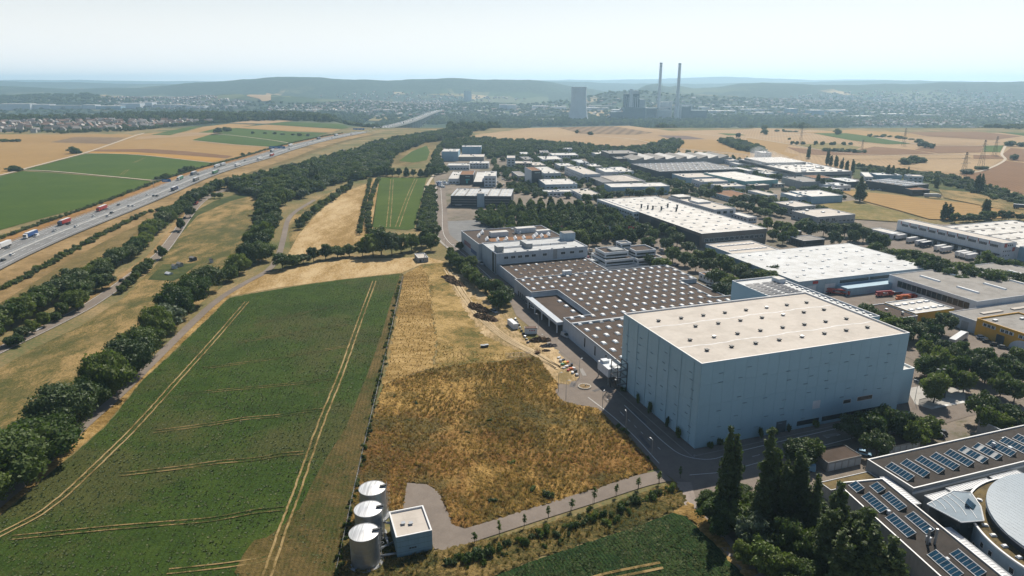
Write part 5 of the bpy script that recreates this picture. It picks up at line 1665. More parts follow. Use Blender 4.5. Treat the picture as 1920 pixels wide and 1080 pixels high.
dmd = dome_mesh(1.65, 2.75, .9, mat('skylight_dusty', (0.70, 0.69, 0.66), 0.5, .15), 'd')
for k in range(26):   # small roof drains, hoods and cable boxes between the skylights
    x_, y_ = _rt.uniform(18, 80), _rt.uniform(3, 122)
    MB().lathe([(.22, 0), (.22, .5), (.34, .5), (.3, .7)], n=8).build('roof_hood', STEEL if k % 2 else DARK, lh.e, (x_, y_, lh.zr))
for i in range(18):
    for j in range(15):
        u, v = 5.2 + 5.25 * i, 172.4 - 8.15 * j
        if v < 56 or (u < 17.5 and 108 < v < 150.5) or (u > 84 and 112 < v < 145):
            continue
        q_ = _rt.random()
        put('skylight', dm if q_ > .3 else (dmd if q_ > .06 else dmo), lh.e, (u - 1.5 + _rt.uniform(-.1, .1), v - 50.5 + _rt.uniform(-.1, .1), lh.zr), R(_rt.uniform(-2, 2)))
# raised divider across the roof, and recessed dark corner
MB().box(0, 48.6, lh.zr, 94.4, 49.4, lh.zr + .9).build('roof_divider', COPE, lh.e)
MB().box(28.5, 124.3, lh.zr, 33.5, 126.5, lh.zr + 2.6).build('roof_block', W_WHITE, lh.e)
for a, w in ((4, 1), (14, 1), (24, 1), (34, 1)):
    lh.panel('l', 125.5 - a - w, 125.5 - a, 2.2, 6.2, GLASS, 'slit_window', .08)
for k in range(7):
    lh.panel('l', 6 + k * 2.9, 7.6 + k * 2.9, .1, 2.8, DARK, 'door', .08)
cn = B_uv('loading_canopy', 'low dark-roofed loading canopy on columns beside the skylight hall', -1.5, 108.5, 16, 150, 5.6, W_GREY, R_GRAVEL, cat='canopy', parapet=.8)
for o in list(cn.e.children):
    if o.name.startswith('wall'):
        bpy.data.objects.remove(o)
MB().box(0, 0, 4.2, 3.2, 41.5, 5.5).build('fascia', W_GREY, cn.e)
MB().box(3.0, 0, 0, 17.5, .4, 5.5).build('end_wall', W_GREY, cn.e)
for k in range(5):
    MB().box(.3, 1 + k * 9.5, 0, .8, 1.5 + k * 9.5, 4.2).build('column', W_WHITE, cn.e)
for k in range(4):
    put('skylight', dm, cn.e, (14.2, 6 + k * 8.15, cn.zr))
rh = B_uv('rear_hall', 'lower rear hall with brown gravel roof and weathered skylights', 4, 176.1, 60, 213, 6.6, W_GREY, R_GRAVEL, cat='hall', parapet=.4)
for i in range(10):
    for j in range(4):
        put('skylight', dome_mesh(1.4, 2.5, .8, DOMEO if (i * 3 + j * 5) % 7 not in (0, 3) else DOME, 'o%d' % ((i * 3 + j * 5) % 7 in (0, 3))), rh.e, (6 + i * 5.25, 4.5 + j * 8.3, rh.zr))
# ------------------------------------------------------------------ office block of the works
of = B_uv('works_office', 'long pale office block with terraces, roof plant and ribbon of windows', 3, 213.2, 62.5, 243, 13, W_GREY, R_PALE, cat='office', parapet=.5)
of.win('f', 5, 2.6, 1.5, 9.3, 4, 26, sub=True).win('f', 1, 2.6, 1.5, 9.3, 28, 34, sub=True).win('f', 3, 2.8, 1.5, 9.3, 40, 58, sub=True)
of.panel('f', 36.5, 39.2, 6, 13, W_CONC, 'stair_strip', .1)
of.panel('l', 22, 26, .5, 12.5, DARK, 'window_band', .1).panel('l', 28, 29.5, .5, 12.5, W_BROWN, 'window_band', .1)
of.block(2, 4, 6, 10, 3.5, W_CONC, R_PALE).block(22, 8, 26, 20, 3.0, W_CONC, R_PALE).block(52, 20, 60, 27, 5, W_BLUE, R_GREY, 'lift_house')
gl = mat('rooflight_glass', (0.55, 0.56, 0.56), 0.35, 0.1)
for k in range(4):
    MB().hexa([(28 + k * 6, 12, of.zr), (33 + k * 6, 12, of.zr), (33 + k * 6, 15, of.zr), (28 + k * 6, 15, of.zr)], [(28 + k * 6, 13, of.zr + 1), (33 + k * 6, 13, of.zr + 1), (33 + k * 6, 14, of.zr + 1), (28 + k * 6, 14, of.zr + 1)]).build('rooflight', gl, of.e)
MB().hexa([(7, 12, of.zr), (21, 12, of.zr), (21, 15, of.zr), (7, 15, of.zr)], [(7, 13, of.zr + 1), (21, 13, of.zr + 1), (21, 14, of.zr + 1), (7, 14, of.zr + 1)]).build('rooflight', gl, of.e)
for k in range(7):
    put('roof_vent', vent_mesh('lw', 1.0, .8), of.e, (5 + k * 8, 3.0, of.zr))
of2 = B_uv('works_hall', 'grey gravel-roofed works hall with white roof lights behind the office', 1, 243.2, 60, 286, 12.4, W_GREY, R_GRAVEL, cat='hall', parapet=.5)
of2.panel('l', 8, 24, 5, 8, mat('faded_banner', (0.30, 0.16, 0.17), 0.8), 'banner', .07)
of2.panel('l', 24.2, 38, 3.2, 6, mat('blue_banner', (0.10, 0.16, 0.30), 0.8), 'banner', .07)
wedge = MB()
wedge.hexa([(-1, -4, 0), (1, -4, 0), (1, 4, 0), (-1, 4, 0)], [(.5, -4, 1.6), (.95, -4, 1.6), (.95, 4, 1.6), (.5, 4, 1.6)])
wm = wedge.mesh('roof_light', WHITE)
for k, (x, y) in enumerate([(7, 24), (12, 33), (9, 12), (15, 8), (21, 8), (27, 8), (33, 8), (40, 8), (46, 9), (36, 26), (44, 14), (52, 12)]):
    put('roof_light', wm, of2.e, (x, y, of2.zr), R(-12))
of2.block(14, 18, 26, 23, 3.2, W_WHITE).block(34, 24, 48, 29, 3.4, W_WHITE).block(46, 17, 56, 21, 2.4, W_WHITE)
MB().box(10, 5, of2.zr, 52, 14, of2.zr + .25).build('green_roof_strip', R_RUST, of2.e)
of2.clutter(7, 3)
# ------------------------------------------------------------------ terraced office
tf = thing('terraced_office', 'white terraced office of stacked wings with dark window bands', 'office', (*UV(67, 192), 0), GA)
def tier(x0, y0, x1, y1, z0, z1, m=W_WHITE, roof=R_GRAVEL, bands=((.9, 2.0),)):
    MB().box(x0, y0, z0, x1, y1, z1 - .5, 0).build('storey', m, tf)
    MB().box(x0 + .3, y0 + .3, z1 - .5, x1 - .3, y1 - .3, z1 - .42).build('terrace_roof', roof, tf)
    c = MB()
    c.box(x0 - .1, y0 - .1, z1 - .5, x1 + .1, y0 + .3, z1 + .35)
    c.box(x0 - .1, y1 - .3, z1 - .5, x1 + .1, y1 + .1, z1 + .35)
    c.box(x0 - .1, y0 + .3, z1 - .5, x0 + .3, y1 - .3, z1 + .35)
    c.box(x1 - .3, y0 + .3, z1 - .5, x1 + .1, y1 - .3, z1 + .35)
    c.build('balustrade', W_WHITE, tf)
    for a, b in bands:
        MB().box(x0 + .8, y0 - .07, z0 + a, x1 - .8, y0 - .01, z0 + b).build('window_band', GLASS, tf)
        MB().box(x0 - .07, y0 + .8, z0 + a, x0 - .01, y1 - .8, z0 + b).build('window_band', GLASS, tf)
tier(0, 4, 20, 26, 0, 3.4)
tier(20.2, 0, 38, 24, 0, 3.4)
tier(0.5, 6, 20, 26, 3.8, 7.0)
tier(20.2, 2, 37, 24, 3.8, 7.0)
tier(2, 10, 18, 24, 7.4, 10.6)
tier(22, 8, 36, 22, 7.4, 10.6)
tier(17, 18, 24, 25, 10.6, 13.5, roof=R_GREY)
MB().box(8, 12, 10.2, 16, 20, 11.4).build('roof_unit', W_CONC, tf)
lk = B_uv('link_corridor', 'low glazed link between office block and terraced office', 62.6, 206, 67, 212, 5.5, W_CONC, R_PALE, cat='corridor', parapet=.3)
lk.panel('f', .5, 4, 1, 4.5, GLASS, 'window_band', .08)

# ------------------------------------------------------------------ big halls right of the works
n1 = B_uv('white_roof_hall', 'large hall with white roof, brown front and white office side', 157, 231, 211, 385, 10.6, W_BROWN, R_WHITE, cat='hall', parapet=.3, cope=COPEW)
n1.domes(5, 12, 1.3, 1.6, .5, R_PALE, 6, 10, key='b')
n1.win('f', 12, 3.0, 2.2, 4.6, 2, 52, sub=True).panel('l', 86, 152, 1.5, 8.5, W_DARK, 'glazed_wall', .06)
for k, (x, y) in enumerate([(14, 98), (17, 95), (22, 90), (31, 82), (34, 100), (38, 92), (12, 105)]):
    MB().lathe([(.7, 0), (.7, 2.6), (.9, 2.6), (.9, 3.2)], n=8).build('vent_stack', DARK, n1.e, (x, y, n1.zr))
n1o = B_uv('office_wing', 'white three-storey office wing on the left end of the white-roofed hall', 152, 318, 156.9, 385, 10.9, W_WHITE, R_WHITE, cat='office', parapet=.3)
for z in (1.2, 4.4, 7.6):
    n1o.win('l', 14, 3.0, 1.5, z, 2, sub=True).win('f', 2, 1.8, 1.5, z, .4)
n2 = B_px('long_office', 'long white office with rounded end and window bands behind the white hall', (1340, 393), (1388, 392.5), (1270, 367.5), 8.5, W_WHITE, R_CREAM, ang=19, parapet=.5)
for z in (1.2, 4.6):
    n2.win('l', 18, 2.0, 1.5, z, 2)
n2.win('f', 3, 3.5, 2.2, 4.6, 1).clutter(8, 8)
n2.block(4, 30, n2.L - 4, 44, 1.6, W_WHITE).block(2, 58, n2.L - 6, 72, 2.0, W_CONC)
n3 = B_px('small_shop', 'small white flat building beside the hedge-lined street', (1402, 408), (1422.5, 407.5), (1382, 398), 4.6, W_WHITE, R_WHITE, ang=19)
n3.win('f', 3, 1.8, 1.6, 1.6).win('l', 5, 1.8, 1.4, 1.8)
n18 = B_px('cream_roof_hall', 'low hall with cream roof and two rows of roof lights', (1373, 476), (1460, 467.5), (1320, 458), 5.5, W_SKY, R_CREAM, ang=19, cat='hall')
n18.domes(9, 2, 2.6, 1.2, .7, WHITE, 5, 8, y1=n18.D - 8, key='w')
n19 = B_uv('tram_hall', 'vast low hall with pale grey metal roof and scattered roof lights', 142, 119, 238, 183, 8.4, W_BLUE, R_PALE, cat='hall', parapet=.12, cope=COPEW)
for i in range(14):
    for j, v in enumerate((8, 18, 31, 44, 55)):
        if (i * 3 + j * 2) % 7 < 5:
            put('roof_light', dome_mesh(1.3, .9, .4, DOME, 't'), n19.e, (6 + i * 6.4, v + (i % 2) * 2.0, n19.zr), 0)
for a0, a1 in ((28, 48), (49, 68), (69, 90)):
    n19.panel('f', a0, a1, 5.0, 6.6, GLASS, 'window_band', .08)
for a0, a1 in ((6, 12), (18, 25)):
    n19.panel('f', a0, a1, .1, 5.4, W_WHITE, 'gate', .08)
n19.panel('f', 9.5, 13, 6.2, 7.8, mat('red_sign', (0.45, 0.05, 0.05), 0.6), 'sign', .12)
MB().box(26, -8, 0, 72, -.1, 4.3).build('lean_to', W_SKY, n19.e)
for v in (1.0, 22, 43):
    strip('roof_fold', [(3 + k * 3, v + k * .12 + 9) for k in range(30)], -.12, .12, n19.zr + .03, mat('roof_fold_grey', (0.42, 0.42, 0.42), 0.6), n19.e)
n20 = B_uv('grey_roof_hall', 'grey-roofed factory hall with seven long white roof lights and window band', 199, 62.5, 285, 114, 8.6, W_WHITE, R_GREY, cat='hall', parapet=.25)
n20.panel('l', 6, 48, 3.4, 6.8, GLASS, 'window_band', .08)
for k in range(14):
    n20.panel('l', 6 + k * 3.0, 6.25 + k * 3.0, 3.3, 6.9, W_CONC, 'mullion', .12)
for (x, y) in ((14, 38), (33, 40), (52, 40), (14, 16), (33, 16), (52, 16), (70, 30)):
    MB().hexa([(x - .9, y - 6, n20.zr), (x + .9, y - 6, n20.zr), (x + .9, y + 6, n20.zr), (x - .9, y + 6, n20.zr)], [(x - .5, y - 5.8, n20.zr + .7), (x + .5, y - 5.8, n20.zr + .7), (x + .5, y + 5.8, n20.zr + .7), (x - .5, y + 5.8, n20.zr + .7)]).build('roof_light', DOME, n20.e)
n21 = B_uv('yellow_end_shed', 'low white-roofed shed with yellow end wall beside the truck yard', 165.2, 66.5, 190, 84.5, 5.0, W_YELLOW, R_WHITE, cat='shed')
n21.domes(5, 2, 2.6, 1.6, .7, STEEL, 3, 5, key='s')
n21b = B_uv('gravel_roof_shed', 'flat shed with dark gravel roof behind the warehouse trees', 153, 65, 165, 85, 4.4, W_CONC, R_GRAVEL, cat='shed')
n21b.clutter(3, 12, (.6, 1.2))
n22 = B_uv('grey_garage_hall', 'grey garage hall with wide gates behind the yellow building', 179.5, 47, 232, 61, 6.0, W_GREY, R_GREY, cat='hall', parapet=.2)
n22.panel('l', 2, 5.5, .1, 4.2, W_CONC, 'gate', .08).panel('l', 7, 10.5, .1, 4.2, W_CONC, 'gate', .08)
for x in (12, 32):
    MB().box(x, 6, n22.zr, x + 13, 8, n22.zr + .5).build('roof_light', R_CREAM, n22.e)
yl = B_uv('yellow_workshop', 'yellow workshop with white arched gate bay and strip of windows', 178, 2, 204, 46, 8.0, W_YELLOW, R_GREY, cat='workshop', parapet=.6, cope=W_YELLOW)
for a0 in (3, 11, 19, 27, 35):
    yl.panel('l', a0, a0 + 6, 5.4, 6.9, W_WHITE, 'window_surround', .06)
    yl.win('l', 3, 1.3, 1.3, 5.5, a0 + .2, a0 + 5.8, sub=True)
for a0 in (10, 22.5, 28, 34):
    yl.panel('l', a0, a0 + 3.6, .1, 4, W_CONC if a0 != 10 else DARK, 'gate', .1)
arch = MB()
arch.prism([(18 + 4.5 + 6.5 * math.cos(math.pi * k / 16), 4.6 * math.sin(math.pi * k / 16)) for k in range(17)], 0, .07)
ao = arch.build('arch_panel', W_WHITE, yl.e, (0, yl.D, .2))
ao.rotation_euler = (math.pi / 2, 0, -math.pi / 2)
ao.location = (-.02, yl.D, .2)
yl.clutter(6, 9, (.8, 2))
sw = B_px('small_white_house', 'small white house with orange roof at the right edge', (1915, 512), (1960, 512), (1905, 494), 6.5, W_WHITE, R_RUST, ang=19)
sw.win('l', 4, 1.2, 1.4, 3.6)
# white dock building with trailers
n15 = B_uv('dock_building', 'long white dock building with red panels and a row of windows', 321, 140, 333, 221, 11.5, W_WHITE, R_CREAM, cat='building', parapet=.35, cope=COPEW)
for k in range(10):
    n15.win('l', 5, 1.0, 1.7, 7.9, 4 + k * 7.6, 9.6 + k * 7.6, sub=True)
    n15.panel('l', 3.1 + k * 7.6, 3.7 + k * 7.6, 9.0, 11.2, mat('red_panel', (0.42, 0.10, 0.08), 0.6), 'red_panel', .05)
n15.panel('l', .5, 80, 3.2, 4.0, DARK, 'dock_canopy', 1.6)
for k in range(14):
    n15.panel('l', 5 + k * 5.4, 7.8 + k * 5.4, .2, 3.1, DARK, 'dock_gate', .1)
n15.panel('f', 1.2, 3.8, 8.4, 11, mat('red_panel', (0.42, 0.10, 0.08)), 'red_panel', .06).panel('f', 9, 11.4, 5.4, 8, mat('red_panel', (0.42, 0.10, 0.08)), 'red_panel', .06)
n15.win('f', 3, 1.0, 1.2, 9, 4, 9).win('f', 4, .8, .9, 5.5, .5, 8).win('f', 3, .8, .9, 2.5, .5, 8)
n15b = B_uv('dock_hall', 'white low hall behind the dock building with long roof slots', 333.1, 138, 420, 205, 8.2, W_WHITE, R_WHITE, cat='hall', parapet=.3)
n15b.domes(8, 5, 2.2, 1.4, .8, DOMEO, 8, 8, key='d')
for y in (18, 34, 50):
    MB().box(16, y, n15b.zr, 46, y + .8, n15b.zr + .25).build('roof_slot', R_GREY, n15b.e)
n15c = B_uv('orange_annex', 'sky blue annex with orange band at the right picture edge', 333.2, 124, 352, 137.9, 9.0, W_SKY, R_CREAM, cat='annex')
n15c.panel('f', 1, 8, 6.2, 8.4, mat('orange_panel', (0.62, 0.30, 0.05), 0.6), 'orange_panel').win('f', 4, 1.2, 1.2, 3.2)
n16 = B_px('car_wash', 'small white pavilion with open columned front near the loading yard', (1673, 439), (1685, 435), (1636, 428), 4.2, W_WHITE, R_WHITE, ang=19)
n16.win('f', 3, 1.6, 2.2, .8).win('l', 5, 2.2, 2.4, .6)
n17 = B_px('dark_garage', 'flat dark-fronted garage building at the vast hall rear', (1507.5, 451.7), (1546, 448), (1489, 443), 4.8, W_DARK, R_GREY, ang=19, cat='garage')
n17.panel('f', 2, n17.L - 2, 2.4, 4, GLASS, 'window_band').panel('l', 2, 6, .3, 3.8, GLASS, 'gate').panel('l', 7.5, 11.5, .3, 3.8, GLASS, 'gate')
bs = B_uv('brick_roof_lodge', 'small white lodge with rusty red roof behind the skylight hall', 112, 138, 119, 166, 4.0, W_WHITE, R_RUST, cat='lodge')
bs.domes(1, 8, .9, .9, .6, DOME, 3, 2, key='sm').win('l', 8, 1.4, 1.3, 1.6)
# ------------------------------------------------------------------ middle and far halls
MID = [
    ('parking_block', 'black parking block with two light ribbed roofs by the access street', (845, 367), (958, 368), (845, 353), 10.3, W_DARK, R_PALE, None),
    ('black_cube_office', 'black cube office with turquoise mark and brown planted roof', (861.7, 327.5), (887.5, 327.5), (864, 320), 11, W_DARK, R_RUST, 0),
    ('white_annex', 'white flat annex left of the black cube office', (841, 335), (861, 336), (841, 321.6), 6, W_WHITE, R_WHITE, 0),
    ('white_roof_shop', 'white-roofed low shop between black cube and white office', (888, 341), (906.5, 340), (888, 322), 5, W_DARK, R_WHITE, 0),
    ('white_office', 'white three-storey office with dark windows right of the black cube', (907.5, 330), (930, 329), (907.5, 321), 12, W_WHITE, R_WHITE, 0),
    ('white_long_hall', 'long white low hall behind the black cube office', (839, 310), (880, 310), (840, 306), 6, W_WHITE, R_WHITE, 0),
    ('white_two_storey_hall', 'white two-storey hall right of the long low one', (880, 306), (916, 306.7), (873, 302), 7, W_WHITE, R_WHITE, 0),
    ('blue_cube_hall', 'pale blue cube hall at the left end of the estate', (828, 284), (858, 285), (829, 279), 14, W_SKY, R_WHITE, 0),
    ('blue_box_hall', 'tall windowless pale blue box hall with white rim', (866, 275), (902, 275), (866, 272.5), 14, W_SKY, R_WHITE, 0),
    ('box_hall_base', 'low white-roofed base in front of the pale blue box hall', (859, 294), (907, 294), (859, 289), 6, W_CONC, R_CREAM, 0),
    ('balcony_tower', 'white tower block of stacked floors beside the main street', (950.5, 296), (966, 297.5), (951, 291.5), 15, W_WHITE, R_CREAM, 0),
    ('beige_wing', 'beige two-storey wing joined to the balcony tower', (966.3, 306), (998, 307), (967, 302), 7, W_BEIGE, R_CREAM, 0),
    ('dark_tower', 'dark slab tower with white side and brown roof', (997, 320), (1012.5, 318), (991, 313), 18, W_DARK, R_RUST, 12),
    ('ribbed_roof_office', 'white office with ribbed white roof behind the dark tower', (1021, 325), (1047.5, 322), (1011.7, 312.5), 9, W_WHITE, R_WHITE, 12),
    ('courtyard_hall', 'white courtyard hall with long window front below the dark tower', (1023, 346), (1083, 345), (1008, 336), 8.5, W_BLUE, R_WHITE, 8),
    ('low_white_store', 'low white store in front of the courtyard hall', (1021.7, 360), (1080, 358), (1018, 356), 4.5, W_WHITE, R_WHITE, 8),
    ('white_factory', 'white two-storey factory with long ridge roofs', (1095, 327), (1131, 328), (1062, 312), 9, W_WHITE, R_CREAM, 12),
    ('white_shed', 'white shed near the wood, one of two in a line', (1018, 299), (1056, 299), (1003, 293), 6, W_WHITE, R_WHITE, 8),
    ('white_store_house', 'white store house with step in its roof below the wood', (1036, 291), (1086.7, 291.7), (1037, 286.7), 7, W_WHITE, R_WHITE, 5),
    ('white_cube_house', 'small white cube building among trees below the wood', (1056, 279), (1073, 279), (1057, 277), 8, W_WHITE, R_WHITE, 0),
    ('grey_roof_store', 'grey-roofed brick store left of the dark tower', (971.7, 330), (987.5, 329), (964, 321), 6, W_CONC, R_GREY, 10),
    ('white_workshop', 'white workshop left of the ridge-roofed factory', (1050, 311), (1075, 310), (1047, 306), 6, W_WHITE, R_WHITE, 10),
    ('dark_roof_works', 'dark flat works building carrying a beige pyramid roof', (1130, 342), (1207, 338), (1116, 329), 6, W_CONC, R_DARK, 12),
    ('blue_wall_hall', 'sky blue hall with white flat roof and three storey end', (1146.7, 351), (1256.7, 349), (1135, 344), 8.5, W_SKY, R_WHITE, 8),
    ('twin_white_hall', 'left one of two white halls side by side below dark trees', (1135, 322.5), (1162, 321.7), (1118, 315), 6.5, W_WHITE, R_WHITE, 10),
    ('twin_white_hall', 'right one of two white halls side by side below dark trees', (1164, 321.7), (1183, 319), (1145, 313), 6.5, W_WHITE, R_WHITE, 10),
    ('dark_roof_hall', 'very wide hall with dark grey roof dotted by roof lights', (1237.5, 321.7), (1386.7, 316.7), (1193, 306.7), 9, W_DARK, R_DARK, 14),
    ('brick_hall', 'brown-grey brick hall behind the saw-tooth roofs', (1143, 288), (1196.7, 287.5), (1144, 282), 12, W_BROWN, R_GREY, 8),
    ('brick_low_hall', 'low brown hall in front of the brick hall', (1158, 297.5), (1186.7, 296), (1147, 291), 8, W_BROWN, R_GREY, 8),
    ('teal_hall', 'long turquoise hall with white roof', (1397, 340), (1440, 333), (1343, 323), 8, W_TEAL, R_WHITE, 19),
    ('white_low_hall', 'white low hall in front of the dark grey roof', (1285, 333), (1341, 331), (1248, 326), 6.5, W_SKY, R_CREAM, 12),
    ('white_flat_office', 'white flat office with crowded roof left of the turquoise hall', (1316.7, 341), (1367.5, 340), (1306.7, 335), 6.5, W_WHITE, R_CREAM, 12),
    ('white_flat_store', 'white flat store with black roof edge before the turquoise hall', (1350, 350), (1396.7, 348), (1333, 345), 6.5, W_WHITE, R_CREAM, 12),
    ('rust_roof_house', 'low house with rusty planted roof beside tree-lined street', (1368, 369), (1410, 366), (1352, 357), 5, W_BLUE, R_RUST, 16),
    ('grey_block_hall', 'grey hall with corner tower facing the dry lawn', (1490, 388), (1533, 386), (1461.7, 378), 8, W_CONC, R_CREAM, 19),
    ('grey_block_annex', 'lower grey annex with big square windows facing the dry lawn', (1533, 407), (1588, 398), (1502, 394), 6.5, W_CONC, R_CREAM, 19),
    ('white_double_hall', 'left half of the white double hall by the lone poplar', (1494, 369), (1520, 368), (1469, 361), 6, W_BLUE, R_WHITE, 12),
    ('white_double_hall', 'right half of the white double hall by the lone poplar', (1522, 368.5), (1587.5, 368), (1496, 357.5), 7, W_SKY, R_WHITE, 12),
    ('beige_flat_store', 'beige flat store left of the white double hall', (1440, 366), (1455, 364.5), (1418, 356), 5.5, W_WHITE, R_CREAM, 16),
    ('grey_tall_store', 'windowless grey store among poplars below the smoking factory', (1505, 341), (1538, 338), (1494, 331), 8, W_CONC, R_GREY, 10),
    ('smoking_factory', 'huge white factory with crowded roof and a white smoke plume', (1492, 323), (1598, 321), (1396, 298), 9, W_CONC, R_WHITE, None),
    ('white_box_house', 'small white box building at the field edge behind the factory', (1428, 286.5), (1447, 286.5), (1429, 283), 10, W_WHITE, R_WHITE, 0),
    ('car_dealer_hall', 'dark car dealer hall with rows of bright roof domes', (1697, 349), (1742, 345), (1642, 337), 8, W_DARK, R_GREY, None),
    ('round_showroom', 'small glazed showroom in front of the dealer hall', (1710, 356), (1737, 354), (1708, 350.5), 6, W_DARK, R_RUST, 5),
    ('white_row_house', 'white row of flats with dark windows behind the dealer hall', (1703, 330), (1737, 333), (1706, 327), 8, W_WHITE, R_CREAM, -15),
    ('blue_gable_hall', 'bluish white hall left of the white flats', (1645, 328), (1697, 330), (1646, 324), 6, W_SKY, R_PALE, -5),
    ('dark_flat_store', 'dark flat store with pale blue roof beside the car yard', (1589, 341), (1610, 338), (1573, 333), 6, W_DARK, R_PALE, 10),
    ('white_small_office', 'small white office with black windows beside the car yard', (1570, 348), (1590, 346), (1560, 342), 6, W_WHITE, R_PALE, 10),
    ('white_corner_store', 'white corner store below the smoking factory front', (1436, 326), (1466, 328), (1428, 321), 5, W_WHITE, R_WHITE, 10),
    ('white_corner_shop', 'white corner shop between factory front and turquoise hall', (1384, 308), (1412, 312), (1376, 304), 6, W_WHITE, R_WHITE, 10),
    ('white_side_hall', 'long low white hall left beside the smoking factory', (1400, 305), (1440, 318), (1380, 300), 5, W_WHITE, R_WHITE, 6),
    ('white_kiosk', 'small white store at the upper end of the main street', (978, 289), (993, 289), (976, 285), 5, W_WHITE, R_WHITE, 6),
    ('grey_hip_house', 'grey-roofed house among trees right of the main street', (1013, 286), (1029, 286), (1014, 282), 6, W_CONC, R_GREY, 0),
    ('ridged_store', 'brown ridged store behind the beige wing', (984, 299), (1003, 300), (983, 293.5), 6, W_BEIGE, R_GREY, 10),
    ('beige_store', 'beige store right of the beige wing', (1000, 310), (1026, 311), (998, 304), 6, W_BEIGE, R_CREAM, 10),
    ('white_gable_shop', 'white shop left of the two white halls', (1086, 305), (1108, 306), (1078, 299), 7, W_WHITE, R_PALE, 10),
    ('low_beige_shop', 'low beige shop below the small white gable shop', (1108, 312), (1130, 312), (1104, 307), 5, W_BEIGE, R_WHITE, 10),
    ('white_saddle_hall', 'white hall left beside the brick hall', (1118, 289), (1141, 289), (1117, 282), 6, W_WHITE, R_WHITE, 8),
    ('white_yard_store', 'white yard store at the far end beside the saw-tooth hall', (1368, 301), (1392, 302), (1362, 296), 6, W_WHITE, R_CREAM, 8),
    ('grey_front_block', 'grey flat block before the smoking factory front', (1526, 334), (1560, 333), (1520, 328), 6, W_CONC, R_RUST, 6),
    ('white_yard_office', 'white yard office left of the dark flat store', (1545, 346), (1562, 345), (1538, 340), 6, W_WHITE, R_PALE, 10),
    ('pale_supply_hall', 'pale supply hall right of the smoking factory', (1622, 331), (1640, 334), (1606, 322), 5, W_WHITE, R_WHITE, -20),
    ('flat_white_depot', 'flat white depot between turquoise hall and factory', (1440, 322), (1466, 321), (1420, 314), 5, W_WHITE, R_CREAM, 12),
    ('long_low_depot', 'long low depot right of the wide dark-roofed hall', (1402, 320), (1425, 322), (1392, 313), 5, W_WHITE, R_WHITE, 12),
    ('low_white_garage', 'low white garage beside the tall grey store', (1560, 354), (1580, 353), (1553, 349), 4, W_WHITE, R_PALE, 10),
    ('trade_shop', 'low white trade shop beside the grove road', (1092, 366), (1120, 362), (1080, 354), 5, W_WHITE, R_CREAM, 12),
    ('brown_house', 'low brown-roofed house in front of the teal hall', (1410, 348), (1436, 345), (1404, 342), 5, W_BROWN, R_CREAM, 15),
    ('flat_pavilion', 'flat white pavilion among round trees below the factory', (1452, 345), (1470, 344), (1444, 340), 4, W_BEIGE, R_WHITE, 12),
]
BL = {}
for (nm, lab, A, B, D, h, wl, rf, an_) in MID:
    b = B_px(nm, lab, A, B, D, h, wl, rf, ang=an_, cat='building')
    BL[lab] = b
    if nm not in ('blue_box_hall', 'dark_roof_hall', 'grey_tall_store', 'smoking_factory'):
        n = max(2, int(b.L / 4))
        fl = max(1, int(h / 3.4))
        for q in range(fl):
            if wl in (W_WHITE, W_BEIGE, W_CONC, W_BLUE) and nm not in ('box_hall_base',):
                b.win('f', n, min(2.6, b.L / n * .62), 1.3, 1.3 + q * 3.3, .6)
                if b.D > 8:
                    b.win('l', max(2, int(b.D / 5)), 2.0, 1.3, 1.3 + q * 3.3, .8)
    if rf not in (R_RUST,) and b.L > 12 and b.D > 8:
        b.clutter(4, len(BL))
by = lambda key: next(v for k, v in BL.items() if key in k)
pk = by('black parking block')
pk.block(pk.L * .44, -1.5, pk.L * .56, 4, 3.0, W_BLUE)
MB().box(pk.L * .44, -1.2, 0, pk.L * .56, -.02, pk.h + 2).build('stair_tower', W_BLUE, pk.e)
for k in range(15):
    x = 2 + k * (pk.L - 4) / 15
    if .42 < x / pk.L < .57:
        continue
    MB().box(x, 2, pk.zr, x + 1.2, pk.D - 2, pk.zr + .35).build('roof_rib', R_WHITE if k % 3 else R_GREY, pk.e)
for z in (2.2, 4.6, 7.0):
    pk.panel('f', 1, pk.L * .43, z, z + .25, STEEL, 'deck_line').panel('f', pk.L * .57, pk.L - 1, z, z + .25, STEEL, 'deck_line')
pk.panel('f', 4, 10, 1.6, 1.9, WHITE, 'sign')
bc = by('black cube office with')
tq = mat('turquoise_sign', (0.10, 0.42, 0.40), 0.5)
bc.panel('f', bc.L * .42, bc.L * .72, bc.h * .42, bc.h * .56, tq, 'sign').panel('f', bc.L * .46, bc.L * .6, bc.h * .12, bc.h * .4, tq, 'sign').panel('f', bc.L * .42, bc.L * .74, bc.h * .78, bc.h * .86, mat('pale_lettering', (0.35, 0.45, 0.46), 0.5), 'sign')
bt = by('white tower block of stacked')
for z in (3.2, 6.6, 10, 13.2):
    bt.panel('f', -.3, bt.L + .3, z, z + .9, W_WHITE, 'balcony', .8)
dt = by('dark slab tower')
dt.panel('l', .3, dt.D - .3, .5, dt.h - .5, W_WHITE, 'white_side', .12)
dt.panel('f', dt.L * .3, dt.L * .85, dt.h * .84, dt.h * .9, mat('pale_lettering', (0.35, 0.45, 0.46)), 'sign')
dh = by('very wide hall with dark grey roof')
dh.domes(13, 5, 1.9, 4.0, .8, DOME, 8, 8, key='dh')
dw = by('dark flat works')
x0, y0, x1, y1 = dw.L * .28, 2, dw.L * .86, dw.D * .8
mb = MB()
mb.v = [(x0, y0, dw.zr + .6), (x1, y0, dw.zr + .6), (x1, y1, dw.zr + .6), (x0, y1, dw.zr + .6), ((x0 + x1) / 2, (y0 + y1) / 2, dw.zr + 4.2)]
mb.f = [(0, 1, 4), (1, 2, 4), (2, 3, 4), (3, 0, 4), (3, 2, 1, 0)]
mb.m = [0] * 5
mb.build('pyramid_roof', R_CREAM, dw.e)
sf = by('huge white factory')
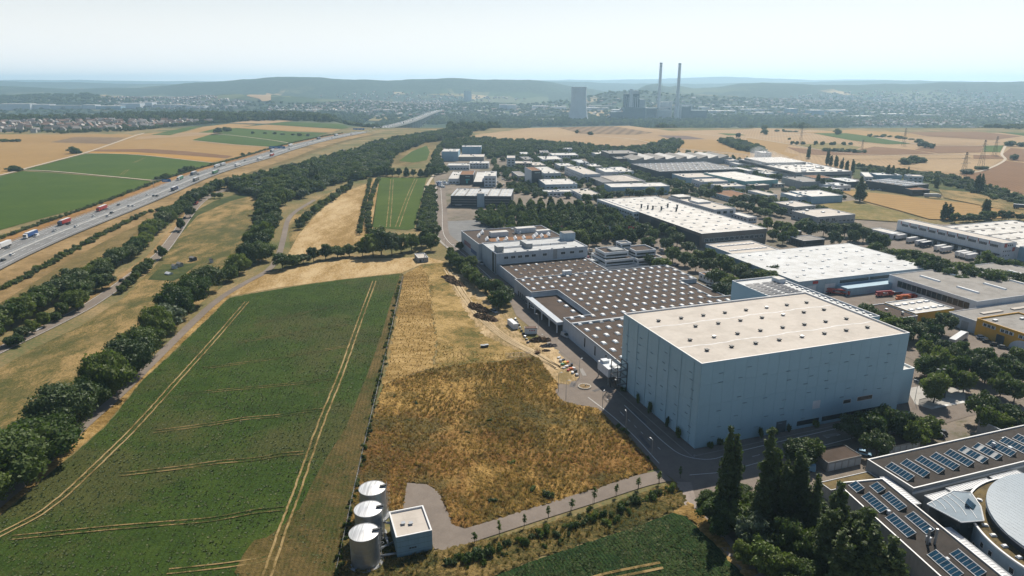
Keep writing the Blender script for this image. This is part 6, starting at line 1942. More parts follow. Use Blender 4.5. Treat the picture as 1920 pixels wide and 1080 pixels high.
sf.domes(6, 4, 2.6, 2.0, .8, R_GREY, 8, 12, y1=sf.D * .5, key='sf')
sf.clutter(46, 77, (1.5, 5))
sf.panel('l', 2, sf.D - 2, 5.2, 7.4, GLASS, 'window_band', .08).panel('f', 2, sf.L - 2, 3.4, 5.2, GLASS, 'window_band', .08)
sf.block(4, sf.D * .52, sf.L * .8, sf.D - 8, 3.0, W_CONC, R_WHITE)
cd = by('dark car dealer')
cd.domes(9, 5, 2.6, 2.6, 1.6, DOME, 5, 5, key='cd')
rs = by('small glazed showroom')
rs.panel('f', 1, rs.L - 1, .5, 4.6, GLASS, 'glazing')
gb = by('lower grey annex')
gb.win('f', 3, 3.4, 2.6, 2.2, 1.5, gb.L * .5, sub=True)
# saw-tooth hall
st = Bld('sawtooth_hall', 'white saw-tooth roofed factory hall behind the dark grey roof', G(1186, 300, 8), R(12), 150, 62, 8, W_CONC, R_WHITE, cat='hall')
for k in range(9):
    x = 4 + k * 16
    MB().hexa([(x, 2, st.zr), (x + 14, 2, st.zr), (x + 14, 60, st.zr), (x, 60, st.zr)], [(x, 2, st.zr + .1), (x + 13, 2, st.zr + 3.4), (x + 13, 60, st.zr + 3.4), (x, 60, st.zr + .1)]).build('sawtooth', R_WHITE if k % 2 else R_GREY, st.e)
# small pump building at the field corner
gk = B_px('gatehouse', 'small flat grey hut with white frame at the dry field corner', (784, 484), (803, 482.5), (785, 475), 3.2, W_CONC, R_CREAM, cat='hut')
gk.panel('f', .8, 2.0, .1, 2.2, DARK, 'door').win('f', 1, 1.2, .8, 1.4, 2.6, 4.2)
MB().box(4.4, 2.2, 0, 4.8, 2.6, 4.6).box(5.4, 2.2, 0, 5.8, 2.6, 4.6).box(4.4, 2.2, 4.6, 5.8, 2.6, 4.9).build('white_frame', WHITE, gk.e)
# farm buildings in the wood
for i, (x, y, wd_, lab) in enumerate([(650, 334, 18, 'red-walled farm building with pale roof in the wood'), (666, 320, 16, 'long grey-roofed farm shed in the wood'), (676, 316, 9, 'short white-roofed farm shed in the wood'), (636, 291, 10, 'cream-roofed hut at the wood edge near the motorway')]):
    X, Y = G(x, y)
    e = thing('farm_shed', lab, 'shed', (X, Y, 0), R(-40))
    MB().box(0, 0, 0, wd_, 8, 6).build('wall', mat('red_plaster', (0.35, 0.13, 0.1), 0.8) if i == 0 else W_BEIGE, e)
    mb = MB()
    mb.hexa([(-.4, -.4, 6), (wd_ + .4, -.4, 6), (wd_ + .4, 8.4, 6), (-.4, 8.4, 6)], [(-.4, 3.9, 9), (wd_ + .4, 3.9, 9), (wd_ + .4, 4.1, 9), (-.4, 4.1, 9)])
    mb.build('roof', R_CREAM if i != 1 else R_GREY, e)

# ------------------------------------------------------------------ school with glazed roof lights (lower right)
R_SCHOOL = mat('roof_dark_felt', (0.052, 0.044, 0.038), 0.95, 0.15, 0.35, bump=.25, stain=.3)
GLASSN = mat('monitor_glass', (0.012, 0.055, 0.10), 0.12, 0.3, 0.8, spec=.3)
MULL = mat('mullion_grey', (0.6, 0.62, 0.64), 0.5)


def monitor(parent, x, y, z, ln, wd_, n, ang=0.0, white=()):
    """Long north-light monitor: sloping row of glass panes on a dark body."""
    e = put('roof_monitor', None, parent, (x, y, z), ang)
    h = 1.25
    MB().hexa([(0, 0, 0), (wd_, 0, 0), (wd_, ln, 0), (0, ln, 0)], [(0.02, 0, .12), (wd_ - .05, 0, h), (wd_ - .05, ln, h), (.02, ln, .12)]).build('body', [mat('monitor_body', (0.09, 0.085, 0.08), 0.8)], e)
    s = math.hypot(wd_ - .07, h - .12)
    a = math.atan2(h - .12, wd_ - .07)
    fr = MB()
    for k in range(n + 1):
        yy = k * (ln - .1) / n
        fr.box(0, yy, .03, s, yy + .06, .09)
    fr.box(-.05, 0, .03, .12, ln, .13)
    fr.box(s - .12, 0, .03, s + .05, ln, .13)
    f = fr.build('frame', MULL, e, (.02, 0, .12))
    f.rotation_euler = (0, -a, 0)
    for k in range(n):
        y0, y1 = k * (ln - .1) / n + .1, (k + 1) * (ln - .1) / n
        pm = MB().box(.12, y0, .02, s - .12, y1, .06).build('pane', R_PALE if k in white else GLASSN, e, (.02, 0, .12))
        pm.rotation_euler = (0, -a, 0)


sa = B_uv('school_wing', 'flat dark-roofed school wing with rows of glass monitors, farther one', 37, -46, 100, -30.5, 6.4, W_CONC, R_SCHOOL, cat='school', parapet=.3, cope=COPEW)
for k in range(10):
    monitor(sa.e, 1.6 + 5.55 * k, 3.3, sa.zr, 7.6, 2.3, 7, white=((1, 5) if k in (5, 6) else ()))
sa.clutter(4, 6, (.5, 1.0))
MB().box(-.25, -.25, 4.7, 63.25, -.02, 5.3).build('ledge', COPEW, sa.e)
sbang = GA + R(9.6 - 90)
so = UV(19.9, -36.9)
sbd = Bld('school_wing', 'flat dark-roofed school wing running to the bottom edge, nearer one', UV(*(19.9 - .167 * 62, -36.9 - 62)), GA - R(9.6), 13.7, 63, 6.0, W_CONC, R_SCHOOL, cat='school', parapet=.3, cope=COPEW)
for k, (yy, ln) in enumerate([(58.2, 3.6), (49.0, 7.4), (39.2, 8.0), (24.8, 8.2), (15.0, 8.0), (5.0, 8.0)]):
    monitor(sbd.e, 2.6, yy, sbd.zr, ln, 2.2, 3 if ln < 5 else 7)
for k, (yy, ln) in enumerate([(57.0, 3.4), (49.0, 6.8), (39.5, 7.4), (24.4, 8.0), (14.5, 8.0), (4.5, 8.0)]):
    monitor(sbd.e, 7.9, yy, sbd.zr, ln, 2.2, 3 if ln < 5 else 7)
for (x, y, h) in ((5.6, 36.5, 4.2), (7.3, 36.2, 4.2)):
    MB().lathe([(.3, 0), (.3, h)], n=10).build('flue_pipe', STEEL, sbd.e, (x, y, sbd.zr))
sbd.clutter(6, 16, (.4, .9))
FGL = mat('foyer_glass', (0.42, 0.50, 0.55), 0.12, 0.08, 0.3, spec=.6)
FGL.node_tree.nodes['Principled BSDF'].inputs['Alpha'].default_value = 0.62
# green porch roofs, white link roofs
gr = B_uv('porch_roof', 'low porch with dry mossy roof at the school corner', 19, -36.2, 36, -32.2, 3.6, W_CONC, R_SEDUM, cat='porch', parapet=.1)
g2 = B_uv('bicycle_shelter', 'low shelter with rusty planted roof beside the poplars', 9, -44, 13.5, -35, 2.8, W_CONC, R_RUST, cat='shelter', parapet=.15, cope=COPEW)
linkm = mat('link_roof_metal', (0.66, 0.67, 0.68), 0.4, 0.05)
for i, (u0, v0, u1, v1, a) in enumerate([(38.5, -50.4, 46, -48.2, 0), (47, -49.8, 62, -47.4, 0), (63.5, -49.2, 74, -47.2, 0)]):
    e = B_uv('link_roof', '%s white ribbed link roof below the farther school wing' % nth(i), u0, v0, u1, v1, 5.2, W_CONC, linkm, cat='roof', parapet=.06, group='white link roofs')
    for k in range(int((u1 - u0) / .9)):
        MB().box(k * .9 + .4, 0, e.zr, k * .9 + .5, v1 - v0, e.zr + .08).build('rib', linkm, e.e)
for i, (yy, ln) in enumerate([(52, 13), (20, 22)]):
    p = sbd.e.location
    e = Bld('link_roof', '%s white ribbed link roof along the nearer school wing' % nth(i), (p.x + math.cos(GA - R(9.6)) * 14.6 - math.sin(GA - R(9.6)) * yy, p.y + math.sin(GA - R(9.6)) * 14.6 + math.cos(GA - R(9.6)) * yy), GA - R(9.6), 2.2, ln, 5.0, W_CONC, linkm, cat='roof', parapet=.06)
    for k in range(int(ln / .9)):
        MB().box(0, k * .9 + .4, e.zr, 2.2, k * .9 + .5, e.zr + .08).build('rib', linkm, e.e)
# planted strip between wings
sheet('sedum_strip', [UV(34.6, -47), UV(37, -48), UV(33, -64), UV(31, -90), UV(26, -90), UV(29, -66)], .3, R_SEDUM)
# rotunda
rc = UV(60.5, -77.8)
ro = thing('rotunda', 'round school hall with ribbed pale metal roof at the lower right edge', 'hall', (rc[0], rc[1], 0), GA)
rb = MB()
rb.lathe([(27.5, 0), (27.5, 6.6)], n=96, cap=False)
rb.build('ring_wall', W_BLUE, ro)
MB().lathe([(27.5, 6.6), (27.7, 6.6), (27.7, 7.0), (27.2, 7.0)], n=96, cap=False).build('ring_coping', COPEW, ro)
MB().lathe([(27.2, 6.55), (23.0, 6.7)], n=96, cap=False).build('green_roof_ring', R_SEDUM, ro)
MB().lathe([(23.2, 6.5), (23.2, 8.6)], n=96, cap=False).build('drum_wall', W_DARK, ro)
rr = MB()
rr.lathe([(24.0, 8.6), (24.0, 8.85)], n=96, cap=False)
rr.build('roof_edge', COPE, ro)
mb = MB()
N = 44
dx = 48.0 / N
zr0 = lambda x: 9.0 + 1.2 * (1 - (x / 24.0) ** 2)
for k in range(N):
    xa = -24 + k * dx
    xb = xa + dx
    ya, yb = math.sqrt(max(0, 576 - xa * xa)), math.sqrt(max(0, 576 - xb * xb))
    mb.quad((xa, -ya, zr0(xa)), (xb, -yb, zr0(xb)), (xb, yb, zr0(xb)), (xa, ya, zr0(xa)))
    mb.quad((xa, -ya, 8.6), (xb, -yb, 8.6), (xb, -yb, zr0(xb)), (xa, -ya, zr0(xa)))
    mb.quad((xb, yb, 8.6), (xa, ya, 8.6), (xa, ya, zr0(xa)), (xb, yb, zr0(xb)))
mb.build('metal_roof', mat('rotunda_metal', (0.27, 0.33, 0.38), .5, .06, .1), ro)
for k in range(1, N):
    xa = -24 + k * dx
    ya = math.sqrt(576 - xa * xa) - .1
    MB().box(xa - .03, -ya, zr0(xa), xa + .03, ya, zr0(xa) + .02).build('standing_seam', mat('rotunda_metal', (0.36, 0.42, 0.47)), ro)
for k in range(26):
    a = R(95 + k * 6.2)
    o = put('window', pane_mesh(1.1, 1.3, GLASS), ro, (27.52 * math.cos(a), 27.52 * math.sin(a), 3.6 if k % 3 else 1.4), a + math.pi / 2)
for k in range(14):
    a = R(120 + k * 9)
    put('skylight', dome_mesh(1.1, .8, .6, DOME, 'ro'), ro, (25.2 * math.cos(a), 25.2 * math.sin(a), 6.6), a)
# glazed foyer roof
fy = thing('glass_foyer', 'fan-shaped foyer with glazed white-ribbed roof between school wings', 'foyer', (*UV(32, -54), 0), GA)
fan = [(0.1, 0), (11.6, 2.2), (15.5, .2), (12.2, -5.0), (7.3, -9.6), (1.4, -8.3)]
MB().prism(list(reversed(fan)), 7.6, 7.75).build('glass_roof', mat('foyer_glass', (0.50, 0.56, 0.60), 0.2, 0.08, 0.3, spec=.6), fy)
MB().prism([(x * .9 + .6, y * .9 - .4) for x, y in reversed(fan)], 0, 7.4).build('glass_wall', GLASS, fy)
for k, t in enumerate((.16, .34, .52, .70, .88)):
    seg = MB()
    prev = None
    for j in range(9):
        s_ = j / 8
        a = Vector((11.6 * t, 2.2 * t))
        b = Vector((1.4 + 5.9 * t if False else 7.3 * t, -9.6 * t))
        bul = math.sin(s_ * math.pi) * 1.1 * t
        p = a.lerp(b, s_) + Vector((.8, -.35)) * bul
        if prev is not None:
            seg.tube((prev.x, prev.y, 7.8), (p.x, p.y, 7.8), .09, n=4)
        prev = p
    seg.build('rib', WHITE, fy)
ed = MB()
for k in range(len(fan)):
    a, b = fan[k], fan[(k + 1) % len(fan)]
    ed.tube((*a, 7.75), (*b, 7.75), .16, n=5)
ed.build('roof_rim', WHITE, fy)
MB().hexa([(9, -5.6, 7.75), (11.4, -4.4, 7.75), (10.6, -2.6, 7.75), (8.2, -3.8, 7.75)], [(9, -5.6, 7.8), (11.4, -4.4, 7.8), (10.6, -2.6, 8.9), (8.2, -3.8, 8.9)]).build('roof_hatch', GLASSB, fy)
# garages in the shade
for i, (u0, u1, v0, v1, lab) in enumerate([(29.5, 42, -24, -16.8, 'flat brown-roofed garage row in shade, nearer the poplars'), (53.4, 66.8, -22.8, -16.5, 'flat brown-roofed garage row in shade, farther from the poplars')]):
    g_ = B_uv('garage_row', lab, u0, v0, u1, v1, 3.0, W_CONC, R_GRAVEL, cat='garage', parapet=.12, cope=DARK)
    for k in range(5):
        g_.panel('f', .5 + k * 2.5, 2.5 + k * 2.5, .1, 2.4, W_GREY, 'garage_door', .08)
    g_.panel('l', 1, 2.4, .1, 2.2, DARK, 'door', .08)
rl = B_uv('roof_lounge', 'low roof terrace with railings at the right edge above the school', 92, -30, 104, -22, 5.4, W_CONC, R_GRAVEL, cat='building', parapet=.5)

# ------------------------------------------------------------------ tanks and pump house
TANK = mat('tank_steel', (0.42, 0.44, 0.46), 0.34, 0.08, 0.3, metal=.75)


def ribbed(name):
    m, nt, b = _new(name)
    p = _pos(nt, R(12), 1, 1)
    w = nt.nodes.new('ShaderNodeTexNoise')
    w.inputs['Scale'].default_value = 1.0
    mp = _pos(nt, R(14), 2.6, .12)
    nt.links.new(mp, w.inputs['Vector'])
    c = _ramp(nt, w.outputs['Fac'], [(0.35, (0.45, 0.45, 0.44)), (0.6, (0.68, 0.68, 0.67))])
    nt.links.new(c, b.inputs['Base Color'])
    b.inputs['Roughness'].default_value = 0.45
    b.inputs['Metallic'].default_value = 0.45
    return m


TANKTOP = ribbed('tank_top_sheet')
for i, ((x, y), lab) in enumerate(zip(((-36.6, 156.3), (-35.85, 147.2), (-35.0, 137.9)), ('farthest of three round steel tanks beside the pump house', 'middle one of three round steel tanks beside the pump house', 'nearest of three round steel tanks, on a concrete ring'))):
    t = thing('storage_tank', lab, 'tank', (x, y, 0), 0, 'round steel tanks')
    MB().lathe([(3.45, .3), (3.45, 8.2)], n=64, cap=False).build('shell', TANK, t, smooth=True)
    MB().lathe([(3.5, 8.2), (0.01, 8.75)], n=64, cap=False).build('roof', TANKTOP, t)
    MB().lathe([(3.5, 8.05), (3.56, 8.05), (3.56, 8.28), (3.45, 8.28)], n=64, cap=False).build('rim', STEEL, t)
    for zz in (1.6, 2.9, 4.2, 5.5, 6.8):
        MB().lathe([(3.455, zz), (3.475, zz + .02), (3.455, zz + .05)], n=64, cap=False).build('hoop', STEEL, t)
    MB().lathe([(4.3, 0), (4.3, .35), (3.4, .35)], n=48, cap=False).build('base_ring', mat('concrete_ring', (0.33, 0.34, 0.35), 0.85), t)
    ld = MB()
    for yy in (-.3, .3):
        ld.tube((3.75, yy, .3), (3.75, yy, 9.4), .035, n=4)
    for k in range(22):
        ld.tube((3.75, -.3, .6 + k * .4), (3.75, .3, .6 + k * .4), .025, n=4)
    for k in range(5):
        for s_ in range(6):
            a0, a1 = -1.4 + s_ * .47, -1.4 + (s_ + 1) * .47
            ld.tube((3.75 + .7 * math.cos(a0), .55 * math.sin(a0), 3 + k * 1.3), (3.75 + .7 * math.cos(a1), .55 * math.sin(a1), 3 + k * 1.3), .03, n=4)
    ld.build('ladder', STEEL, t, rz=R(20))
    MB().box(1.9, -.9, 8.5, 3.6, -.3, 8.9).build('roof_hatch', DARK, t, rz=R(20))
ph = Bld('pump_house', 'square blue-grey pump house with cream roof beside the steel tanks', (-27.69, 139.1), math.atan2(2.8, 8.2), 8.7, 10.7, 5.85, mat('pump_house_wall', (0.20, 0.32, 0.39), 0.7, 0.05, streak=.15), R_CREAM, cat='pump house', parapet=.4, cope=COPEW)
for z in (1.4, 2.9, 4.4):
    ph.panel('f', 0, ph.L, z, z + .04, DARK, 'joint', .02)
    ph.panel('l', 0, ph.D, z, z + .04, DARK, 'joint', .02)
for k in range(3):
    ph.panel('f', 3.0 + k * .62, 3.5 + k * .62, 1.9, 2.3, DARK, 'louvre', .05)
put('roof_vent', vent_mesh('lsm', .7, .5), ph.e, (4.4, 4.6, ph.zr))
put('roof_vent', vent_mesh('lsm', .7, .5), ph.e, (2.6, 5.2, ph.zr))
pipes = [((-31.8, 138.8), (-27.6, 139.9), .9), ((-32.0, 141.5), (-29.2, 143.6), 1.2), ((-32.6, 148.6), (-30.0, 147.8), 3.4), ((-31.6, 145.0), (-30.2, 141.5), 2.6)]
for i, (a, b, z) in enumerate(pipes):
    t = thing('pipe', '%s silver insulated pipe between tanks and pump house' % nth(i), 'pipe', (a[0], a[1], 0), 0, 'silver pipes at the tanks')
    q = (b[0] - a[0], b[1] - a[1])
    MB().tube((0, 0, z), (q[0], q[1], z), .28, n=10).build('pipe_run', TANK, t, smooth=True)
    MB().tube((0, 0, 0), (0, 0, z + .1), .22, n=8).build('riser', TANK, t, smooth=True)
    MB().lathe([(.42, z - .1), (.42, z + .1)], q[0] * .5, q[1] * .5, n=10).build('flange', STEEL, t)

# greenery between the estate halls, read as one mass, clear of every building
gp_ = fill(px([(905, 345), (925, 300), (1000, 285), (1130, 290), (1240, 325), (1400, 316), (1480, 340), (1600, 338), (1560, 356), (1590, 380), (1520, 425), (1460, 400), (1380, 372), (1260, 360), (1190, 366), (1100, 374), (1000, 372)]), 9.5, 8)
kk = np.ones(len(gp_), bool)
for fpl in FOOT:
    kk &= ~in_poly(gp_[:, 0], gp_[:, 1], fpl)
kk &= (np.sin(gp_[:, 0] * .06 + 1.2 * np.sin(gp_[:, 1] * .03)) + np.random.default_rng(5).normal(0, .6, len(gp_))) > -.35
gp_ = gp_[kk]
scatter('street_greenery', 'green trees filling the gaps between the estate halls', gp_, [0, 1, 2, 4, 9, 3], ((5, 9), (3.2, 5)), 8)

# ================================================================== VEHICLES
CARC = {'white': (0.75, 0.75, 0.74), 'silver': (0.45, 0.46, 0.47), 'black': (0.015, 0.015, 0.017), 'grey': (0.13, 0.14, 0.15), 'blue': (0.03, 0.10, 0.30), 'red': (0.38, 0.03, 0.025), 'pale blue': (0.20, 0.42, 0.62), 'dark blue': (0.02, 0.04, 0.10), 'orange': (0.65, 0.16, 0.02), 'yellow': (0.7, 0.45, 0.03), 'green': (0.05, 0.22, 0.12)}


def paint(c):
    return mat('paint_' + c.replace(' ', '_'), CARC[c], 0.28, 0.03, 1.0, spec=.6)


def car_shapes(mb, mi_b=0, mi_g=1, mi_w=2, van=False, only='bgw'):
    L, Wd = (5.0, 1.95) if van else (4.4, 1.8)
    w = Wd / 2
    H1, H2 = (1.15, 2.05) if van else (.86, 1.45)
    if 'b' in only:
        mb.hexa([(-L / 2, -w, .28), (L / 2, -w, .28), (L / 2, w, .28), (-L / 2, w, .28)], [(-L / 2 + .05, -w, .62), (L / 2 - .05, -w, .6), (L / 2 - .05, w, .6), (-L / 2 + .05, w, .62)], mi_b)
        mb.hexa([(-L / 2 + .05, -w, .62), (L / 2 - .05, -w, .6), (L / 2 - .05, w, .6), (-L / 2 + .05, w, .62)], [(-L / 2 + .1, -w * .94, H1), (L / 2 - .35, -w * .92, H1 - .08), (L / 2 - .35, w * .92, H1 - .08), (-L / 2 + .1, w * .94, H1)], mi_b)
        x0, x1 = (-L / 2 + .25, L / 2 - 1.75) if van else (-L / 2 + .75, L / 2 - 1.85)
        mb.box(x0, -w * .72, H2 - .04, x1, w * .72, H2 + .02, mi_b)
        if van:
            mb.hexa([(-L / 2 + .1, -w * .94, H1), (.3, -w * .94, H1), (.3, w * .94, H1), (-L / 2 + .1, w * .94, H1)], [(-L / 2 + .2, -w * .82, H2), (.3, -w * .82, H2), (.3, w * .82, H2), (-L / 2 + .2, w * .82, H2)], mi_b)
    if 'g' in only:
        if van:
            mb.hexa([(.3, -w * .93, H1), (L / 2 - .6, -w * .9, H1 - .04), (L / 2 - .6, w * .9, H1 - .04), (.3, w * .93, H1)], [(.3, -w * .8, H2 - .04), (L / 2 - 1.7, -w * .78, H2 - .04), (L / 2 - 1.7, w * .78, H2 - .04), (.3, w * .8, H2 - .04)], mi_g)
        else:
            mb.hexa([(-L / 2 + .18, -w * .92, H1), (L / 2 - 1.05, -w * .9, H1 - .04), (L / 2 - 1.05, w * .9, H1 - .04), (-L / 2 + .18, w * .92, H1)], [(-L / 2 + .75, -w * .72, H2 - .04), (L / 2 - 1.85, -w * .72, H2 - .04), (L / 2 - 1.85, w * .72, H2 - .04), (-L / 2 + .75, w * .72, H2 - .04)], mi_g)
    if 'w' in only:
        for x in (-L * .3, L * .31):
            for y in (-w + .02, w - .2):
                b = len(mb.v)
                n = 10
                for yy in (y, y + .2):
                    for k in range(n):
                        t = 6.2832 * k / n
                        mb.v.append((x + .33 * math.cos(t), yy, .33 + .33 * math.sin(t)))
                for k in range(n):
                    mb.f.append((b + k, b + (k + 1) % n, b + n + (k + 1) % n, b + n + k))
                    mb.m.append(mi_w)
                mb.f.append(tuple(b + k for k in range(n)))
                mb.m.append(mi_w)
                mb.f.append(tuple(b + n + k for k in reversed(range(n))))
                mb.m.append(mi_w)
    return mb


CARM = {}


def car(x, y, rot, colr, label, group, van=False, parts=False, z=0.0):
    nm = 'van' if van else 'car'
    if not parts:
        k = (colr, van)
        if k not in CARM:
            CARM[k] = car_shapes(MB(), van=van).mesh(nm, [paint(colr), GLASS, TYRE])
        return tag(put(nm, CARM[k], None, (x, y, z), rot), label, nm, group)
    k = (colr, van, 'p')
    if k not in CARM:
        wh = MB()
        n = 12
        for yy in (-.1, .1):
            for q in range(n):
                t = 6.2832 * q / n
                wh.v.append((.33 * math.cos(t), yy, .33 * math.sin(t)))
        for q in range(n):
            wh.f.append((q, (q + 1) % n, n + (q + 1) % n, n + q))
        wh.f += [tuple(range(n)), tuple(n + q for q in reversed(range(n)))]
        wh.m = [0] * len(wh.f)
        L = 5.0 if van else 4.4
        w = .97 if van else .9
        CARM[k] = (car_shapes(MB(), van=van, only='b').mesh('body', [paint(colr)]), car_shapes(MB(), van=van, only='g', mi_g=0).mesh('cabin_glass', [GLASS]), wh.mesh('wheel', TYRE), MB().box(L / 2 - .06, -.18, -.07, L / 2 + .02, .18, .07).mesh('headlight', WHITE), L, w)
    bm, gm, wm_, hm, L, w = CARM[k]
    e = thing(nm, label, nm, (x, y, z), rot, group)
    put('body', bm, e)
    put('cabin_glass', gm, e)
    for xx in (-L * .3, L * .31):
        for yy in (-w + .1, w - .1):
            put('wheel', wm_, e, (xx, yy, .33))
    for yy in (-w * .65, w * .65):
        put('headlight', hm, e, (-.04, yy, .62))
    return e


def lorry(x, y, rot, cab, box, label, group, z=0.0, length=13.2, cat='lorry', top=None):
    e = thing('lorry', label, cat, (x, y, z), rot, group)
    Lt = length
    cm = MB()
    cm.hexa([(0, -1.24, .6), (2.2, -1.24, .6), (2.2, 1.24, .6), (0, 1.24, .6)], [(0, -1.2, 3.5), (1.95, -1.2, 3.2), (1.95, 1.2, 3.2), (0, 1.2, 3.5)])
    cm.box(-1.6, -.5, .6, 0, .5, 1.0)
    cm.build('cab', paint(cab), e, (Lt / 2 + .5, 0, 0))
    MB().hexa([(2.22, -1.1, 1.8), (2.26, -1.1, 1.8), (2.26, 1.1, 1.8), (2.22, 1.1, 1.8)], [(2.04, -1.1, 2.9), (2.1, -1.1, 2.9), (2.1, 1.1, 2.9), (2.04, 1.1, 2.9)]).build('windscreen', GLASS, e, (Lt / 2 + .5, 0, 0))
    tr = MB()
    tr.box(-Lt / 2, -1.27, 1.1, Lt / 2, 1.27, 3.95, 0, 1)
    tr.box(-Lt / 2 + .2, -.5, .8, Lt / 2 - .5, .5, 1.1, 2)
    tr.build('trailer', [paint(box), paint(top or 'white'), DARK], e)
    for xx in (-Lt / 2 + 1.3, -Lt / 2 + 2.6, -Lt / 2 + 3.9, Lt / 2 - .3, Lt / 2 + 1.9):
        for yy in (-1.05, 1.05):
            k = 'lorry_wheel'
            if k not in PANE:
                w = MB()
                n = 10
                for q2 in (-.16, .16):
                    for q in range(n):
                        t = 6.2832 * q / n
                        w.v.append((.5 * math.cos(t), q2, .5 * math.sin(t)))
                for q in range(n):
                    w.f.append((q, (q + 1) % n, n + (q + 1) % n, n + q))
                w.f += [tuple(range(n)), tuple(n + q for q in reversed(range(n)))]
                w.m = [0] * len(w.f)
                PANE[k] = w.mesh('wheel', TYRE)
            put('wheel', PANE[k], e, (xx, yy, .5))
    return e


def on_road(line, pxy, d):
    """Snap a photo point to lane offset d of a road line; returns x, y, heading."""
    p = Vector(G(*pxy))
    best = None
    for i in range(len(line) - 1):
        a, b = Vector(line[i]), Vector(line[i + 1])
        ab = b - a
        t = max(0, min(1, (p - a).dot(ab) / ab.length_squared))
        q = a + ab * t
        dd = (p - q).length
        if best is None or dd < best[0]:
            best = (dd, q, ab.normalized())
    _, q, t = best
    n = Vector((-t.y, t.x))
    q = q + n * d
    return q.x, q.y, math.atan2(t.y, t.x)


# near carriageway (right, driving away, d<0), far carriageway (coming, d>0)
MW = [  # kind, photo point, lane, colours
    ('L', (12, 466), 11, 'white', 'white', 'white lorry at the left picture edge on the motorway'),
    ('L', (50, 446), 11, 'white', 'blue', 'lorry with blue trailer and white cab coming down the motorway'),
    ('L', (113, 422), 11, 'dark blue', 'red', 'lorry with red trailer and dark cab coming down the motorway'),
    ('L', (177, 396), 11, 'red', 'red', 'all red lorry coming down the motorway'),
    ('L', (307, 359), -11, 'blue', 'dark blue', 'dark blue lorry driving away below the first blue sign'),
    ('L', (337, 338), 11, 'white', 'green', 'lorry with green trailer just behind the first blue sign'),
    ('L', (354, 341), -11, 'grey', 'grey', 'grey lorry driving away beyond the first blue sign'),
    ('L', (359, 329), 11, 'dark blue', 'grey', 'dark lorry coming, third behind the first blue sign'),
    ('L', (393, 327), -11, 'grey', 'green', 'lorry with dull green trailer driving away mid motorway'),
    ('L', (404, 315), 11, 'white', 'silver', 'silver lorry, first of a close pair coming'),
    ('L', (415, 312), 11, 'grey', 'silver', 'silver lorry, second of a close pair coming'),
    ('L', (429, 313), -11, 'white', 'white', 'white lorry driving away opposite the close pair'),
    ('L', (473, 301), -11, 'white', 'white', 'white lorry driving away, next after the pair'),
    ('L', (492, 294), -11, 'grey', 'red', 'lorry with dull red trailer driving away far up'),
    ('L', (508, 285), 11, 'grey', 'silver', 'silver lorry coming below the second blue sign'),
    ('L', (562, 275), 11, 'white', 'white', 'white lorry coming beyond the second blue sign'),
    ('L', (611, 262), 11, 'dark blue', 'dark blue', 'dark blue lorry far up the motorway, nearest of two'),
    ('L', (637, 255.5), 11, 'grey', 'white', 'white lorry far up the motorway, farther of two'),
    ('V', (67, 446), 7.5, 'white', '', 'white van following the blue trailer lorry'),
    ('C', (27, 468), 7.5, 'grey', '', 'grey car between white and blue lorries'),
    ('C', (34, 481), -6, 'white', '', 'white car nearest to the lower motorway edge'),
    ('C', (2, 492), -8, 'black', '', 'black car at the left picture edge'),
    ('C', (100, 436), 4.2, 'silver', '', 'silver car passing the red trailer lorry'),
    ('C', (125, 423), 7.5, 'black', '', 'black car close behind the red trailer lorry'),
    ('C', (133, 428), -4.2, 'white', '', 'white car by the median opposite the red trailer'),
    ('C', (166, 408), 4.2, 'white', '', 'white car beside the all red lorry'),
    ('C', (195, 408), -8, 'white', '', 'white car on the outer lane below the red lorry'),
    ('C', (199, 402), -4.2, 'black', '', 'black car abreast of a white one below the red lorry'),
    ('C', (195, 395), 8, 'silver', '', 'silver car following the all red lorry'),
    ('C', (212, 387), 8, 'grey', '', 'grey car second behind the all red lorry'),
    ('C', (226, 389), -4.2, 'white', '', 'white car at the median bend'),
    ('C', (237, 389), -8, 'white', '', 'white car on the outer lane at the bend'),
    ('C', (268, 368), 5, 'white', '', 'white car near the median before the blue lorry'),
    ('C', (274, 370), -4.2, 'black', '', 'black car, left one of a pair before the blue lorry'),
    ('C', (281, 370), -7.5, 'black', '', 'black car, right one of a pair before the blue lorry'),
    ('C', (368, 336), -5, 'white', '', 'white car behind the grey lorry'),
    ('C', (368, 329), 6, 'black', '', 'black car trailing the dark lorry'),
    ('C', (405, 321), -4, 'grey', '', 'grey car near the median mid motorway'),
    ('C', (455, 303), 5, 'grey', '', 'grey car alone between lorries far up'),
    ('C', (545, 281), -6, 'black', '', 'black car under the second blue sign'),
    ('C', (575, 271), -5, 'white', '', 'white car past the second blue sign'),
    ('C', (598, 266), 5, 'black', '', 'black car far up near the median'),
    ('C', (628, 260), -6, 'silver', '', 'silver car far up on the outer lane'),
    ('C', (648, 254), 6, 'white', '', 'white car far up before the third blue sign'),
    ('C', (655, 253), -6, 'red', '', 'red car far up before the third blue sign'),
]
for k, p, d, c1, c2, lab in MW:
    x, y, a = on_road(mw_line, p, d)
    if d > 0:
        a += math.pi
    if k == 'L':
        lorry(x, y, a, c1, c2, lab, 'lorries on the motorway', z=1.0)
    else:
        car(x, y, a, c1, lab, 'cars on the motorway', van=(k == 'V'), z=1.0)
